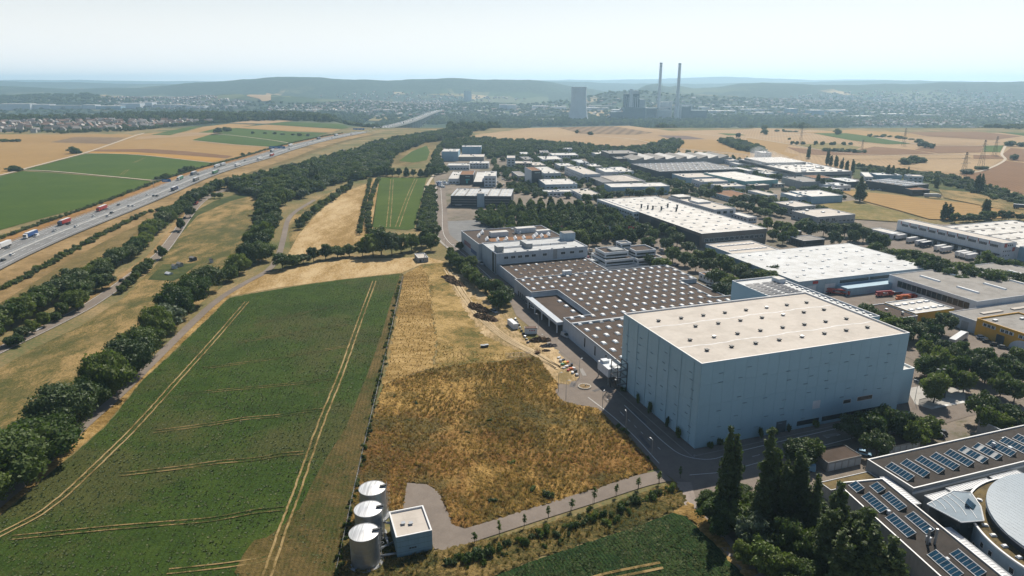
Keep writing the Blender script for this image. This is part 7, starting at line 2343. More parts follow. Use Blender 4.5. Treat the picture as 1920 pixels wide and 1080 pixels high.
# traffic too far off to tell apart
ft = MB()
for i in range(60):
    q = mw_line[int(_rt.uniform(.64, .97) * len(mw_line))]
    x, y = q[0] + _rt.choice([-9, -5, 5, 9]) + _rt.uniform(-1, 1), q[1] + _rt.uniform(-20, 20)
    zt = mwz(x, y) + 1
    L = _rt.choice([2.2, 2.2, 7])
    ft.box(x - 1, y - L, zt + .3, x + 1, y + L, zt + (1.5 if L < 3 else 3.8), _rt.choice([0, 1, 2]))
tag(ft.build('distant_traffic', [paint('white'), paint('black'), paint('grey')]), 'tiny far-off vehicles where the motorway drops to the valley', kind='stuff')

for i, (p, d, c, lab) in enumerate([((38, 641), -1.6, 'black', 'black car nearest on the country road'), ((229, 528), 1.6, 'black', 'black car on the country road by the kitchen garden'), ((329, 437), -1.6, 'black', 'black car last of the file on the country road'), ((333, 428), -1.6, 'white', 'white car in the file on the country road'), ((340, 416), 1.6, 'grey', 'grey car halfway up the country road'), ((343, 410), 1.6, 'dark blue', 'dark blue car halfway up the country road'), ((349, 401), 1.6, 'black', 'black car in the file below the red lorry'), ((352, 402), -1.6, 'red', 'red car in the file below the red lorry'), ((78, 620), 1.6, 'white', 'white car half hidden by trees on the country road')]):
    x, y, a = on_road(cr_line, p, d)
    car(x, y, a, c, lab, 'cars on the country road', z=.32)
x, y, a = on_road(cr_line, (370, 383), 1.6)
lorry(x, y, a + math.pi, 'red', 'red', 'red lorry with white top on the country road', None, z=.3, length=7)

# parked cars near the works and school, with parts
for (x, y, rot, c, van, lab) in [(927, 586, -62, 'silver', 0, 'silver car parked under the big round tree at the site'), (901, 496, -60, 'white', 1, 'white van beside the works office wall'), (992, 572, -58, 'silver', 0, 'silver car at the dark doors of the skylight hall'), (1001, 580, -58, 'white', 0, 'white car beside the silver one at the hall doors'), (1060, 632, -58, 'silver', 1, 'silver van at the end of the loading canopy'), (1512, 881, 150, 'pale blue', 1, 'pale blue van left of the nearer garages'), (1619, 853, -30, 'pale blue', 0, 'pale blue car between the two garage rows'),
                                 (1885, 738, -25, 'black', 0, 'black and white car on the street by the right edge'), (1840, 635, -10, 'white', 0, 'white car nearest the yellow workshop corner'), (1852, 643, -25, 'black', 0, 'black car, first before the yellow workshop'), (1866, 649, -25, 'black', 0, 'black car, second before the yellow workshop'), (1881, 654, -25, 'grey', 0, 'grey car before the arched gate'), (1757, 820, 160, 'grey', 0, 'grey car at the hedge behind the school wing'), (1762, 814, 160, 'black', 0, 'black car with open lid at the hedge'), (1875, 795, 160, 'silver', 0, 'silver car parked at the dry lawn'), (1850, 802, 100, 'dark blue', 0, 'dark blue car under trees at the dry lawn'),
                                 (1331, 536, -40, 'white', 0, 'first of four white cars beside the red-roofed lodge'), (1338, 538, -40, 'white', 0, 'second of four white cars beside the red-roofed lodge'), (1345, 540, -40, 'white', 0, 'third of four white cars beside the red-roofed lodge'), (1354, 543, -40, 'silver', 0, 'silver car at the end of the lodge car row'),
                                 (1778, 605, 20, 'blue', 0, 'blue car behind the yellow building trees'), (1788, 604, 20, 'pale blue', 0, 'light blue car behind the yellow building trees'), (1772, 609, 20, 'white', 0, 'white car left of the blue ones'), (1784, 610, 20, 'white', 0, 'white car below the blue ones'), (1317, 497, 10, 'white', 0, 'white car under estate trees by the street'), (1320, 501, 10, 'black', 0, 'black car under estate trees by the street'), (1342, 503, 20, 'grey', 0, 'grey car under the trees near the lodge')]:
    X, Y = G(x, y)
    car(X, Y, R(rot), c, lab, 'parked cars', van=bool(van), parts=True, z=.2)
# car parks of the estate: one small car after the other
CCNT = {}


def clabel(c, label):
    k = (c, label)
    CCNT[k] = CCNT.get(k, -1) + 1
    return '%s %s %s' % (nth(CCNT[k]), c, label)


def lot(u0, v0, du, dv, n, m, label, group, rot=0.0):
    cs = ['white', 'silver', 'black', 'grey', 'dark blue', 'red', 'silver', 'black']
    for i in range(n):
        for j in range(m):
            if _rt.random() < .25:
                continue
            x, y = UV(u0 + i * du, v0 + j * dv)
            c = _rt.choice(cs)
            car(x, y, GA + rot, c, clabel(c, label), group, z=.2)


lot(66, 232, 2.7, 9, 10, 3, 'car in the rows behind the terraced office', 'cars behind the terraced office', math.pi / 2)
lot(104, 196, 2.8, 8, 5, 3, 'car under trees right of the terraced office', 'cars right of the terraced office', math.pi / 2)
lot(128, 222, 0, 6.2, 1, 24, 'car along the street beside the white-roofed hall', 'cars along the hall street', math.pi / 2)
lot(246, 128, 0, 5.8, 1, 12, 'car along the right side of the vast hall', 'cars beside the vast hall', math.pi / 2)
lot(60, 402, 3, 10, 18, 2, 'car at the far edge of the hornbeam grove', 'cars behind the grove', math.pi / 2)
for i in range(26):
    X, Y = G(_rt.uniform(1612, 1700), _rt.uniform(344, 360))
    c = _rt.choice(['white', 'pale blue', 'silver', 'blue', 'white'])
    car(X, Y, _rt.uniform(0, 3), c, clabel(c, '%s in the dealer yard beside the wheat field' % ('van' if i % 3 == 0 else 'car')), 'cars in the dealer yard', van=i % 3 == 0)
for i in range(22):
    X, Y = G(_rt.uniform(818, 842), _rt.uniform(340, 352))
    c = _rt.choice(['white', 'white', 'silver', 'blue'])
    car(X, Y, _rt.uniform(0, 3), c, clabel(c, 'van at the top of the access street'), 'vans at the access street top', van=True)
for i in range(34):
    X, Y = G(_rt.choice([_rt.uniform(930, 960), _rt.uniform(1010, 1060)]), _rt.uniform(318, 375))
    c = _rt.choice(['white', 'silver', 'black', 'red'])
    car(X, Y, _rt.uniform(0, 3), c, clabel(c, 'car parked along the main street of the estate'), 'cars on the estate main street')

cl = fill(px([(910, 345), (940, 300), (1040, 290), (1240, 330), (1480, 345), (1560, 356), (1500, 420), (1380, 375), (1190, 370), (1000, 376)]), 15, 71)
cl = [p for p in cl if not any(in_poly(np.array([p[0]]), np.array([p[1]]), f)[0] for f in FOOT)]
_rt.shuffle(cl)
for p in cl[:70]:
    c = _rt.choice(['white', 'silver', 'black', 'grey', 'white', 'red'])
    car(p[0], p[1], GA + _rt.choice([0, 1.57]) + _rt.uniform(-.1, .1), c, clabel(c, 'car parked between the far halls of the estate'), 'cars between the far halls', van=_rt.random() < .2, z=.1)
# trailers at the dock and other lorries
for i, (u, v, c) in enumerate([(312, 214, 'white'), (312, 208, 'white'), (311, 198, 'white'), (309, 189, 'white'), (308.5, 184.5, 'dark blue'), (308, 173, 'white'), (307.5, 168, 'white'), (306.5, 156, 'white'), (306, 152, 'white'), (305.5, 148, 'white')]):
    x, y = UV(u, v)
    e = thing('trailer', ('%s white box trailer at the dock of the long white building' % nth(i)) if c == 'white' else 'dark blue curtain trailer at the dock among white ones', 'trailer', (x, y, .15), GA + R(8), 'trailers at the dock')
    MB().box(-5, -1.25, 1.1, 5, 1.25, 3.8, 0, 1).build('box', [paint(c), paint('white')], e)
    MB().box(-4.6, -.5, .75, 4.6, .5, 1.08).build('chassis', DARK, e)
    for xx in (-4, -2.8, 3.6):
        for yy in (-1, 1):
            put('wheel', PANE['lorry_wheel'], e, (xx, yy, .5))
x, y = UV(247, 158)
lorry(x, y, GA + R(92), 'white', 'white', 'white lorry behind trees beside the vast hall', None, z=.15)
x, y = UV(160, 40)
lorry(x, y, GA + R(22), 'white', 'silver', 'white-roofed lorry parked left of the yellow workshop', None, z=.2, length=15)
x, y = G(1745, 372)
lorry(x, y, R(-5), 'silver', 'silver', 'silver lorry at the dealer yard edge', None, z=.8)
x, y = G(1915, 393)
lorry(x, y, R(-30), 'dark blue', 'dark blue', 'dark lorry on the road at the right picture edge', None, z=.8)
x, y = G(1495, 442)
lorry(x, y, R(100), 'white', 'grey', 'short white lorry near the dark-fronted garage', None, z=.2, length=6)


def crane_truck(x, y, rot, label, c='red', L=9, boom=True):
    e = thing('crane_truck', label, 'crane truck', (x, y, .2), rot, 'red trucks in the yard')
    MB().box(-L / 2, -1.2, .7, L / 2, 1.2, 1.3).build('chassis', paint(c), e)
    MB().hexa([(L / 2 - .2, -1.2, .7), (L / 2 + 1.7, -1.2, .7), (L / 2 + 1.7, 1.2, .7), (L / 2 - .2, 1.2, .7)], [(L / 2 - .2, -1.15, 2.8), (L / 2 + 1.4, -1.15, 2.6), (L / 2 + 1.4, 1.15, 2.6), (L / 2 - .2, 1.15, 2.8)]).build('cab', paint(c), e)
    MB().box(L / 2 + 1.45, -1.0, 1.7, L / 2 + 1.72, 1.0, 2.45).build('windscreen', GLASS, e)
    if boom:
        MB().box(-L / 2 - .5, -.45, 2.2, L / 2 + 1, .45, 3.0).box(-L / 2 + 1, -.9, 1.3, -L / 2 + 3, .9, 2.6).build('boom', paint(c), e)
        MB().box(-.6, -1.25, 1.31, 1.6, 1.25, 1.9).build('deck', STEEL, e)
    else:
        MB().box(-L / 2, -1.2, 1.31, L / 2 - .6, 1.2, 1.6).build('deck', paint('white'), e)
    for xx in (-L / 2 + 1, -L / 2 + 2.2, L / 2 - 1, L / 2 + .6):
        for yy in (-1.05, 1.05):
            put('wheel', PANE['lorry_wheel'], e, (xx, yy, .5))


for i, (px_, py_, rot, L, bm, lab, c) in enumerate([(1568, 548, -28, 10, True, 'red crane truck nearest the solar roof block', 'red'), (1578, 543, -28, 9, False, 'red flatbed with pale deck between two crane trucks', 'red'), (1598, 541, -28, 12, True, 'longest red crane truck in the middle of the yard', 'red'), (1610, 533, -10, 7, False, 'first of the small red flatbeds by the hall', 'red'), (1622, 536, -10, 6, False, 'second of the small red flatbeds by the hall', 'red'), (1632, 533, -10, 7, False, 'third of the small red flatbeds by the hall', 'red'), (1642, 531, 0, 6, True, 'small red crane by the hall corner', 'red'), (1655, 552, 12, 8, True, 'red tractor truck alone on the open yard', 'red'), (1675, 548, 12, 10, False, 'red truck with pale load bed beside the grey hall', 'red'), (1690, 560, 10, 6, True, 'orange loading crane at the low white shed', 'orange'), (1700, 558, 10, 7, True, 'red loading crane at the low white shed', 'red'), (1552, 545, 60, 4, True, 'small red crane tip at the solar block edge', 'red')]):
    X, Y = G(px_, py_ + 4)
    crane_truck(X, Y, R(rot), lab, c, L, bm)

# ================================================================== SMALL THINGS
def lamp(x, y, h, label, group, two=False, rz=0.0):
    e = thing('street_lamp', label, 'street lamp', (x, y, .1), rz, group)
    MB().tube((0, 0, 0), (0, 0, h), .1, .06, 8).build('pole', STEEL, e)
    MB().tube((0, 0, h), (.9, 0, h + .12), .045, n=6).build('arm', STEEL, e)
    MB().hexa([(.7, -.17, h + .06), (1.5, -.14, h + .12), (1.5, .14, h + .12), (.7, .17, h + .06)], [(.7, -.12, h + .2), (1.45, -.1, h + .22), (1.45, .1, h + .22), (.7, .12, h + .2)]).build('lamp_head', WHITE, e)
    if two:
        MB().hexa([(-1.5, -.14, h + .12), (-.7, -.17, h + .06), (-.7, .17, h + .06), (-1.5, .14, h + .12)], [(-1.45, -.1, h + .22), (-.7, -.12, h + .2), (-.7, .12, h + .2), (-1.45, .1, h + .22)]).build('lamp_head', WHITE, e)


for i, (x, y, h, lab) in enumerate([(1061, 750, 7.5, 'lamp at the meadow side of the turning circle'), (1047, 735, 7.5, 'leftmost lamp of the turning circle'), (1086, 710, 8, 'lamp where yard and turning circle meet'), (1129, 772, 7.5, 'lamp at the lower end of the turning circle'), (1253, 655, 8, 'lamp beside the skylight hall wall'), (1173, 812, 7.5, 'lamp between dry meadow and ring road'), (1222, 858, 6, 'lamp in the shade of the warehouse'), (1009, 617, 7, 'lamp behind the container'), (1715, 752, 8, 'lamp at the sliding gate'), (1756, 735, 9, 'double lamp beyond the sliding gate'), (836, 467, 7, 'lamp on the access street bend'), (853, 478, 7, 'lamp at the office corner'), (1254, 690, 6, 'lamp')]):
    if lab == 'lamp' or i == 4:
        continue
    X, Y = G(x, y)
    lamp(X, Y, h, 'slim grey ' + lab, 'street lamps of the works', two=(i == 9), rz=R(20 * i))

# turning circle island
X, Y = G(1096, 726)
isl = thing('turning_island', 'round stone-edged island in the turning circle', 'traffic island', (X, Y, .1))
for k in range(22):
    a = 6.2832 * k / 22
    MB().box(2.0, -.26, 0, 2.5, .26, .42).build('kerb_stone', mat('pale_stone', (0.5, 0.45, 0.38), 0.9), isl, rz=a)
MB().lathe([(2.0, .0), (1.9, .3), (.6, .55), (.01, .6)], n=20, cap=False).build('soil_bed', mat('island_soil', (0.25, 0.17, 0.08), 0.95, .2, 1), isl)
MB().box(.2, -.2, .4, .5, .2, 1.1).box(.9, .3, .3, 1.5, .7, .7).build('boulder', mat('pale_stone', (0.5, 0.45, 0.38)), isl)

# escape stair tower at the warehouse, with white plant box
X, Y = UV(-4.2, 44.5)
stw = thing('escape_stair', 'dark steel escape stair frame at the warehouse left wall', 'stair', (X, Y, .1), GA)
fr = MB()
for xx in (0, 4.0):
    for yy in (0, 5.0):
        fr.box(xx - .12, yy - .12, 0, xx + .12, yy + .12, 11)
for z in (2.8, 5.6, 8.4, 11):
    for xx in (0, 4.0):
        fr.box(xx - .08, 0, z - .1, xx + .08, 5, z + .1)
    for yy in (0, 5.0):
        fr.box(0, yy - .08, z - .1, 4, yy + .08, z + .1)
fr.build('frame', DARK, stw)
for k in range(4):
    z = k * 2.8
    f = MB()
    for s_ in range(9):
        f.box(.4 if k % 2 else 2.2, .5 + s_ * .45, z + (s_ if k % 2 == 0 else 8 - s_) * .31, 1.8 if k % 2 else 3.6, .9 + s_ * .45, z + (s_ if k % 2 == 0 else 8 - s_) * .31 + .06)
    f.build('stair_flight', STEEL, stw)
for z in (2.8, 5.6, 8.4):
    MB().box(.1, .1, z + .02, 3.9, .9, z + .1).build('landing', STEEL, stw)
X, Y = UV(-4.6, 51)
pb = thing('plant_box', 'white ventilation plant box beside the escape stair', 'plant box', (X, Y, .1), GA)
MB().box(0, 0, 3.2, 5.4, 9, 6.6).build('box', W_WHITE, pb)
MB().lathe([(.9, 0), (.9, 4)], n=16).build('duct', WHITE, pb, (2.6, 2.5, 6.6)).rotation_euler = (math.pi / 2, 0, 0)
MB().box(.6, 5.6, 6.6, 3.2, 8.2, 7.6).build('chiller', W_WHITE, pb)
for xx in (.3, 5.1):
    for yy in (.3, 8.7):
        MB().box(xx - .15, yy - .15, 0, xx + .15, yy + .15, 3.2).build('leg', STEEL, pb)

# building site
X, Y = G(984, 628)
ct = thing('site_container', 'white site container with red lettering and dark open top', 'container', (X, Y, .2), R(2))
MB().box(0, 0, .2, 5.6, 2.6, 3.0).build('box', W_WHITE, ct)
MB().box(.1, .1, 3.0, 5.5, 2.5, 3.06).build('top', mat('rust_brown', (0.12, 0.06, 0.04), 0.8), ct)
for k, (x0, w) in enumerate(((2.0, .45), (2.7, .45), (3.4, .45), (4.1, .45))):
    MB().box(x0, -.03, 1.6, x0 + w, -.005, 2.1).build('letter', mat('red_sign', (0.45, 0.05, 0.05)), ct)
MB().box(0, -.04, 2.7, 5.6, -.005, 3.0).build('rim', mat('rust_brown', (0.12, 0.06, 0.04)), ct)
for xx in (.3, 5.0):
    MB().box(xx, .1, 0, xx + .3, 2.5, .2).build('skid', DARK, ct)
X, Y = G(972, 618)
ct2 = thing('long_container', 'long white container behind the lettered one', 'container', (X, Y, .2), R(112))
MB().box(0, 0, .2, 8, 2.4, 2.7).build('box', W_WHITE, ct2)
MB().box(.15, .15, 2.7, 7.85, 2.25, 2.78).build('lid', WHITE, ct2)
DIRT = mat('dug_soil', (0.11, 0.068, 0.038), 0.98, 0.25, 0.8, bump=.5)
DIRT2 = mat('dug_soil_grey', (0.10, 0.09, 0.09), 0.98, 0.25, 0.8, bump=.5)


def mound(x, y, lx, ly, h, rz, label, m=DIRT, seed=1):
    rng = np.random.default_rng(seed)
    nx, ny = 26, 16
    mb = MB()
    ph_ = rng.uniform(0, 6, 4)
    for j in range(ny):
        for i in range(nx):
            a, b = i / (nx - 1) * 2 - 1, j / (ny - 1) * 2 - 1
            k = max(0, 1 - (abs(a) ** 2.4 + abs(b) ** 2))
            z = h * k ** .7 * (.72 + .35 * math.sin(a * 7 + ph_[0]) * math.sin(b * 4 + ph_[1])) + (rng.normal() * .12 * h if k > 0 else 0)
            mb.v.append((a * lx, b * ly, max(-.1, z)))
    for j in range(ny - 1):
        for i in range(nx - 1):
            mb.f.append((j * nx + i, j * nx + i + 1, (j + 1) * nx + i + 1, (j + 1) * nx + i))
            mb.m.append(0)
    return tag(mb.build('soil_mound', m, None, (x, y, .1), rz), label, 'mound', 'soil mounds on the site')


for i, (x, y, lx, ly, h, rz, lab) in enumerate([(852, 530, 10, 3.2, 1.5, -58, 'long brown soil heap nearest the hut, behind the hedge'), (840, 521, 4, 2.5, 1.3, -20, 'small brown soil heap at the far end of the site'), (897, 580, 8, 3.6, 1.9, -55, 'upper brown soil heap in the middle of the site'), (910, 597, 7, 3.4, 1.6, -45, 'lower brown soil heap in the middle of the site'), (1012, 640, 4.5, 2.4, 1.5, 5, 'brown soil heap beside the container'), (1028, 650, 3.6, 1.8, 1.0, 10, 'grey gravel heap beside the container'), (1024, 659, 1.8, 1.2, .7, 0, 'smallest soil heap near the wire crates')]):
    X, Y = G(x, y)
    mound(X, Y, lx * 1.15, ly, h * 1.4, R(rz), lab, DIRT2 if i == 5 else DIRT, i + 1)
for i, (x, y) in enumerate([(905, 652), (912, 651)]):
    X, Y = G(x, y)
    e = thing('skip_bin', '%s of two dark bins standing alone on the dry site' % nth(i), 'bin', (X, Y, .2), R(20 * i), 'dark bins on the site')
    MB().hexa([(-.7, -.5, 0), (.7, -.5, 0), (.7, .5, 0), (-.7, .5, 0)], [(-.9, -.65, 1.0), (.9, -.65, 1.0), (.9, .65, 1.0), (-.9, .65, 1.0)]).build('body', DARK, e)
    MB().box(-.92, -.67, 1.0, .92, .67, 1.08).build('rim', STEEL, e)
# mesh fence panels
for i in range(10):
    X, Y = G(948 + i * 4.4, 671 - i * .25)
    e = thing('site_fence_panel', '%s wire fence panel standing in the dry grass' % nth(i), 'fence', (X, Y, .1), R(6), 'wire fence panels')
    w = MB()
    w.tube((0, 0, 0), (0, 0, 2), .03, n=4).tube((1.6, 0, 0), (1.6, 0, 2), .03, n=4).tube((0, 0, 2), (1.6, 0, 2), .03, n=4).tube((0, 0, .2), (1.6, 0, .2), .03, n=4)
    w.build('frame', STEEL, e)
    g_ = MB()
    for k in range(7):
        g_.box(.2 + k * .2, -.01, .2, .215 + k * .2, .01, 2)
    for k in range(4):
        g_.box(0, -.01, .55 + k * .4, 1.6, .01, .57 + k * .4)
    g_.build('wire_mesh', STEEL, e)
    if i in (3, 6):
        MB().box(.3, -.03, .4, .8, -.015, 1.8).build('banner', mat('yellow_banner', (0.6, 0.5, 0.05), 0.8), e)
# pallets and machine parts stored by the turning circle
for i in range(16):
    X, Y = G(1048 + (i % 4) * 8 + (i // 4) * 3.2, 672 + (i // 4) * 6.5 + (i % 4) * 4.5)
    c = ['white', 'black', 'orange', 'black', 'silver', 'yellow', 'black', 'white', 'green', 'white', 'orange', 'black', 'silver', 'red', 'white', 'silver'][i]
    e = thing('stored_crate', '%s %s crate of the stack beside the turning circle' % (nth(i), c), 'crate', (X, Y, .15), R(30 + 17 * i), 'stored crates by the turning circle')
    MB().box(-.7, -.5, .16, .7, .5, .5 + .1 * (i % 6)).build('box', paint(c), e)
    p = MB()
    for k in (-.6, -.1, .4):
        p.box(k, -.55, 0, k + .2, .55, .15)
    p.build('pallet', mat('pallet_wood', (0.33, 0.24, 0.14), 0.9), e)
for i in range(9):
    X, Y = G(966 + i * 3.0, 600 + i * 5.5)
    e = thing('rubble_bag', '%s dark bundle in the row along the yard edge' % nth(i), 'bundle', (X, Y, .15), R(25 * i), 'dark bundles along the yard edge')
    MB().hexa([(-.7, -.5, 0), (.7, -.6, 0), (.7, .5, 0), (-.6, .6, 0)], [(-.5, -.4, .9), (.5, -.3, .8), (.4, .4, 1.0), (-.5, .4, .7)]).build('sack', DARK if i % 3 else STEEL, e)
    MB().tube((-.3, 0, .8), (.3, .1, 1.05), .05, n=5).build('strap', WHITE, e)
X, Y = G(1008, 664)
e = thing('wire_crate', 'tall rusty wire crate near the small soil heap', 'crate', (X, Y, .2), R(10))
w = MB()
for xx in (-1.1, 0, 1.1):
    for yy in (-.8, .8):
        w.box(xx - .05, yy - .05, 0, xx + .05, yy + .05, 1.8)
for z in (.1, .9, 1.8):
    w.box(-1.1, -.85, z - .05, 1.1, -.75, z + .05).box(-1.1, .75, z - .05, 1.1, .85, z + .05)
w.build('frame', mat('rust_brown', (0.12, 0.06, 0.04)), e)
MB().box(-.9, -.6, .1, .9, .6, 1.0).build('scrap', DIRT, e)

# long fence between near field and meadow
fp = resample([G(*p) for p in [(755, 520), (738, 600), (718, 690), (700, 765), (680, 850), (662, 930), (645, 1010), (625, 1100)]], 4.0)
fe = thing('field_fence', 'long low dark wire fence between crop field and dry meadow', 'fence', (fp[0][0], fp[0][1], 0))
pm2 = MB().box(-.06, -.06, 0, .06, .06, 1.3).mesh('post', DARK)
for i, (x, y) in enumerate(fp):
    put('post', pm2, fe, (x - fp[0][0], y - fp[0][1], 0))
w = MB()
for i in range(len(fp) - 1):
    a, b = fp[i], fp[i + 1]
    for z in (.35, .7, 1.05, 1.25):
        w.tube((a[0] - fp[0][0], a[1] - fp[0][1], z), (b[0] - fp[0][0], b[1] - fp[0][1], z), .02, n=3)
w.build('wire', STEEL, fe)
strip('fence_furrow', resample([G(*p) for p in [(756, 520), (739, 600), (719, 690), (701, 765), (681, 850), (663, 930), (646, 1010), (626, 1100)]], 4.0), -.35, .35, .3, mat('dark_furrow', (0.045, 0.035, 0.02), .95))

# sliding gate and white booms by the warehouse
X, Y = UV(93, 0.5)
gt = thing('sliding_gate', 'dark sliding gate of upright bars right of the warehouse', 'gate', (X, Y, .2), GA + R(4))
for k in range(36):
    put('bar', PANE.setdefault('gatebar', MB().box(-.04, -.04, .2, .04, .04, 1.9).mesh('bar', DARK)), gt, (k * .38, 0, 0))
MB().box(0, -.06, .15, 13.4, .06, .3).build('bottom_rail', DARK, gt)
MB().box(0, -.06, 1.8, 13.4, .06, 1.95).build('top_rail', DARK, gt)
MB().box(13.2, -.2, 0, 13.6, .2, 2.4).build('gate_post', DARK, gt)
sheet('gate_apron', [UV(*p) for p in [(92, 1), (100, 12), (112, 12), (120, 4), (110, -4), (94, -4)]], .19, mat('pale_slab', (0.42, 0.40, 0.37), .85))
for k in range(6):
    strip('pavement_bar', [UV(96 + k * 4, -3.4), UV(98.6 + k * 4, -3.2)], -.5, .5, .24, LINE, works_road)
# flags before the terraced office
for i, (x, y) in enumerate([(1047, 440), (1051, 440), (1133, 440), (1137, 440), (1141, 441), (1177, 441), (1181, 441), (1185, 442)]):
    X, Y = G(x, y + 4)
    e = thing('flag', '%s tall banner flag before the terraced office, from the grove' % nth(i), 'flag', (X, Y, .1), R(10), 'banner flags')
    MB().tube((0, 0, 0), (0, 0, 8.5), .06, .04, 6).build('pole', WHITE, e)
    c = MB()
    n = 8
    for k in range(n):
        z0, z1 = 4.2 + k * .5, 4.7 + k * .5
        c.hexa([(.06, .0, z0), (1.25, .12 * math.sin(k), z0), (1.25, .12 * math.sin(k) + .02, z0), (.06, .02, z0)], [(.06, 0, z1), (1.25, .12 * math.sin(k + 1), z1), (1.25, .12 * math.sin(k + 1) + .02, z1), (.06, .02, z1)])
    c.build('cloth', mat('flag_red', (0.55, 0.06, 0.07), 0.8) if i in (0, 1, 2, 5, 6, 7) else mat('flag_white', (0.75, 0.72, 0.7), 0.8), e)
# motorway gantry signs
BLUE = mat('sign_blue', (0.02, 0.16, 0.42), 0.5, 0.03)
for (x, y, w_, d, lab) in [(325, 352, 9, 0, 'first blue motorway sign, small, on a cantilever post'), (528, 286, 26, 0, 'second blue motorway sign spanning the lanes'), (684, 249, 26, 0, 'third blue motorway sign far up the road')]:
    X, Y, a = on_road(mw_line, (x, y), 5 if w_ < 10 else 0)
    e = thing('gantry_sign', lab, 'road sign', (X, Y, .9), a - math.pi / 2, 'blue motorway signs')
    MB().box(-w_ / 2, -.15, 5.6, w_ / 2, .1, 8.6 if w_ < 10 else 9.2).build('sign_board', BLUE, e)
    for k in range(3 if w_ > 10 else 1):
        MB().box(-w_ / 2 + 1 + k * 8.4, -.19, 6.6, -w_ / 2 + 5 + k * 8.4, -.155, 6.9).box(-w_ / 2 + 1 + k * 8.4, -.19, 7.4, -w_ / 2 + 6 + k * 8.4, -.155, 7.7).build('lettering', WHITE, e)
    for xx in ((-17.5, 17.5) if w_ > 10 else (-14.0,)):
        MB().tube((xx, .3, -.5), (xx, .3, 8.4), .22, n=8).build('post', STEEL, e)
    MB().box(-17.5 if w_ > 10 else -14, .15, 7.6, 17.5 if w_ > 10 else w_ / 2, .5, 8.2).build('beam', STEEL, e)


# lattice pylons
def pylon(x, y, h, rz, label):
    e = thing('power_pylon', label, 'pylon', (x, y, 0), rz, 'lattice power pylons')
    w = MB()
    b = h * .085
    t = .5

    def cr(z):
        k = z / h
        r = b * (1 - k) + t * k
        return [(-r, -r, z), (r, -r, z), (r, r, z), (-r, r, z)]
    zs = [h * q for q in (0, .16, .3, .43, .55, .65, .74, .82, .9, 1)]
    for i in range(len(zs) - 1):
        A, B = cr(zs[i]), cr(zs[i + 1])
        for k in range(4):
            w.tube(A[k], B[k], .12, n=4)
            w.tube(A[k], B[(k + 1) % 4], .06, n=3)
            w.tube(A[(k + 1) % 4], B[k], .06, n=3)
    w.build('mast', DARK, e)
    for z, l in ((h * .66, 11), (h * .82, 8.5), (h * .93, 5)):
        a = MB()
        for s_ in (-1, 1):
            a.tube((0, -.4, z), (s_ * l, 0, z), .12, n=4).tube((0, .4, z), (s_ * l, 0, z), .12, n=4).tube((0, 0, z + 1.6), (s_ * l, 0, z), .1, n=4)
        a.build('cross_arm', DARK, e)


for x, y, yt, rz, lab in [(1802, 348, 285, 30, 'lattice pylon in front of the pale stubble, nearest one'), (1838, 316, 262, 30, 'lattice pylon left of the green patch'), (1864, 292, 255, 30, 'lattice pylon behind the green patch'), (1501, 268, 240, 20, 'lattice pylon above the small orchard'), (1694, 273, 240, 25, 'lattice pylon in the middle of the plateau'), (1616, 280, 262, 20, 'short mast in the brown field')]:
    X, Y = G(x, y)
    pylon(X, Y, hgt(x, y, yt), R(rz), lab)
# garden things
for i, (x, y, w_, lab) in enumerate([(322, 504, 3, 'tiny white shed in the kitchen garden'), (331, 500, 3.5, 'tiny grey shed in the kitchen garden'), (309, 515, 4, 'low pale cold frame in the kitchen garden'), (355, 489, 4, 'dark hut beside the kitchen garden'), (393, 493, 2, 'small white hut out on the dry meadow'), (766, 447, 4, 'orange tarpaulin shelter behind the dark clump')]):
    X, Y = G(x, y)
    e = thing('garden_hut', lab, 'hut', (X, Y, .1), R(-30))
    c = [W_WHITE, W_CONC, W_WHITE, W_DARK, W_WHITE, mat('orange_tarpaulin', (0.5, 0.24, 0.05), 0.8)][i]
    h = .8 if i == 2 else 2.1
    MB().box(0, 0, 0, w_, w_ * .7, h).build('wall', c, e)
    MB().hexa([(-.2, -.2, h), (w_ + .2, -.2, h), (w_ + .2, w_ * .7 + .2, h), (-.2, w_ * .7 + .2, h)], [(-.2, w_ * .34, h + .8), (w_ + .2, w_ * .34, h + .8), (w_ + .2, w_ * .36, h + .8), (-.2, w_ * .36, h + .8)]).build('roof', c if i in (2, 5) else R_GREY, e)

# ================================================================== FAR VALLEY
def P3(px_, py_):
    return GT(px_, py_)


# ------------------------------------------------------------------ power station
CONC = mat('far_concrete', (0.78, 0.80, 0.80), 0.85, 0.05, 0.02)
DK = mat('far_dark_cladding', (0.16, 0.21, 0.25), 0.7, 0.1, 0.02)
MIDG = mat('far_grey_cladding', (0.50, 0.55, 0.58), 0.7, 0.1, 0.02)
DS = 3050.0


def far_pt(px_, D):
    """World x of photo column px_ at distance D on the valley floor."""
    v = (540 - 222) / FPX
    t = D / (_c + v * _s)
    return (px_ - 960) / FPX * t


def far_z(py_, D):
    v = (540 - py_) / FPX
    return CAM_H + (-_s + v * _c) * D / (_c + v * _s)


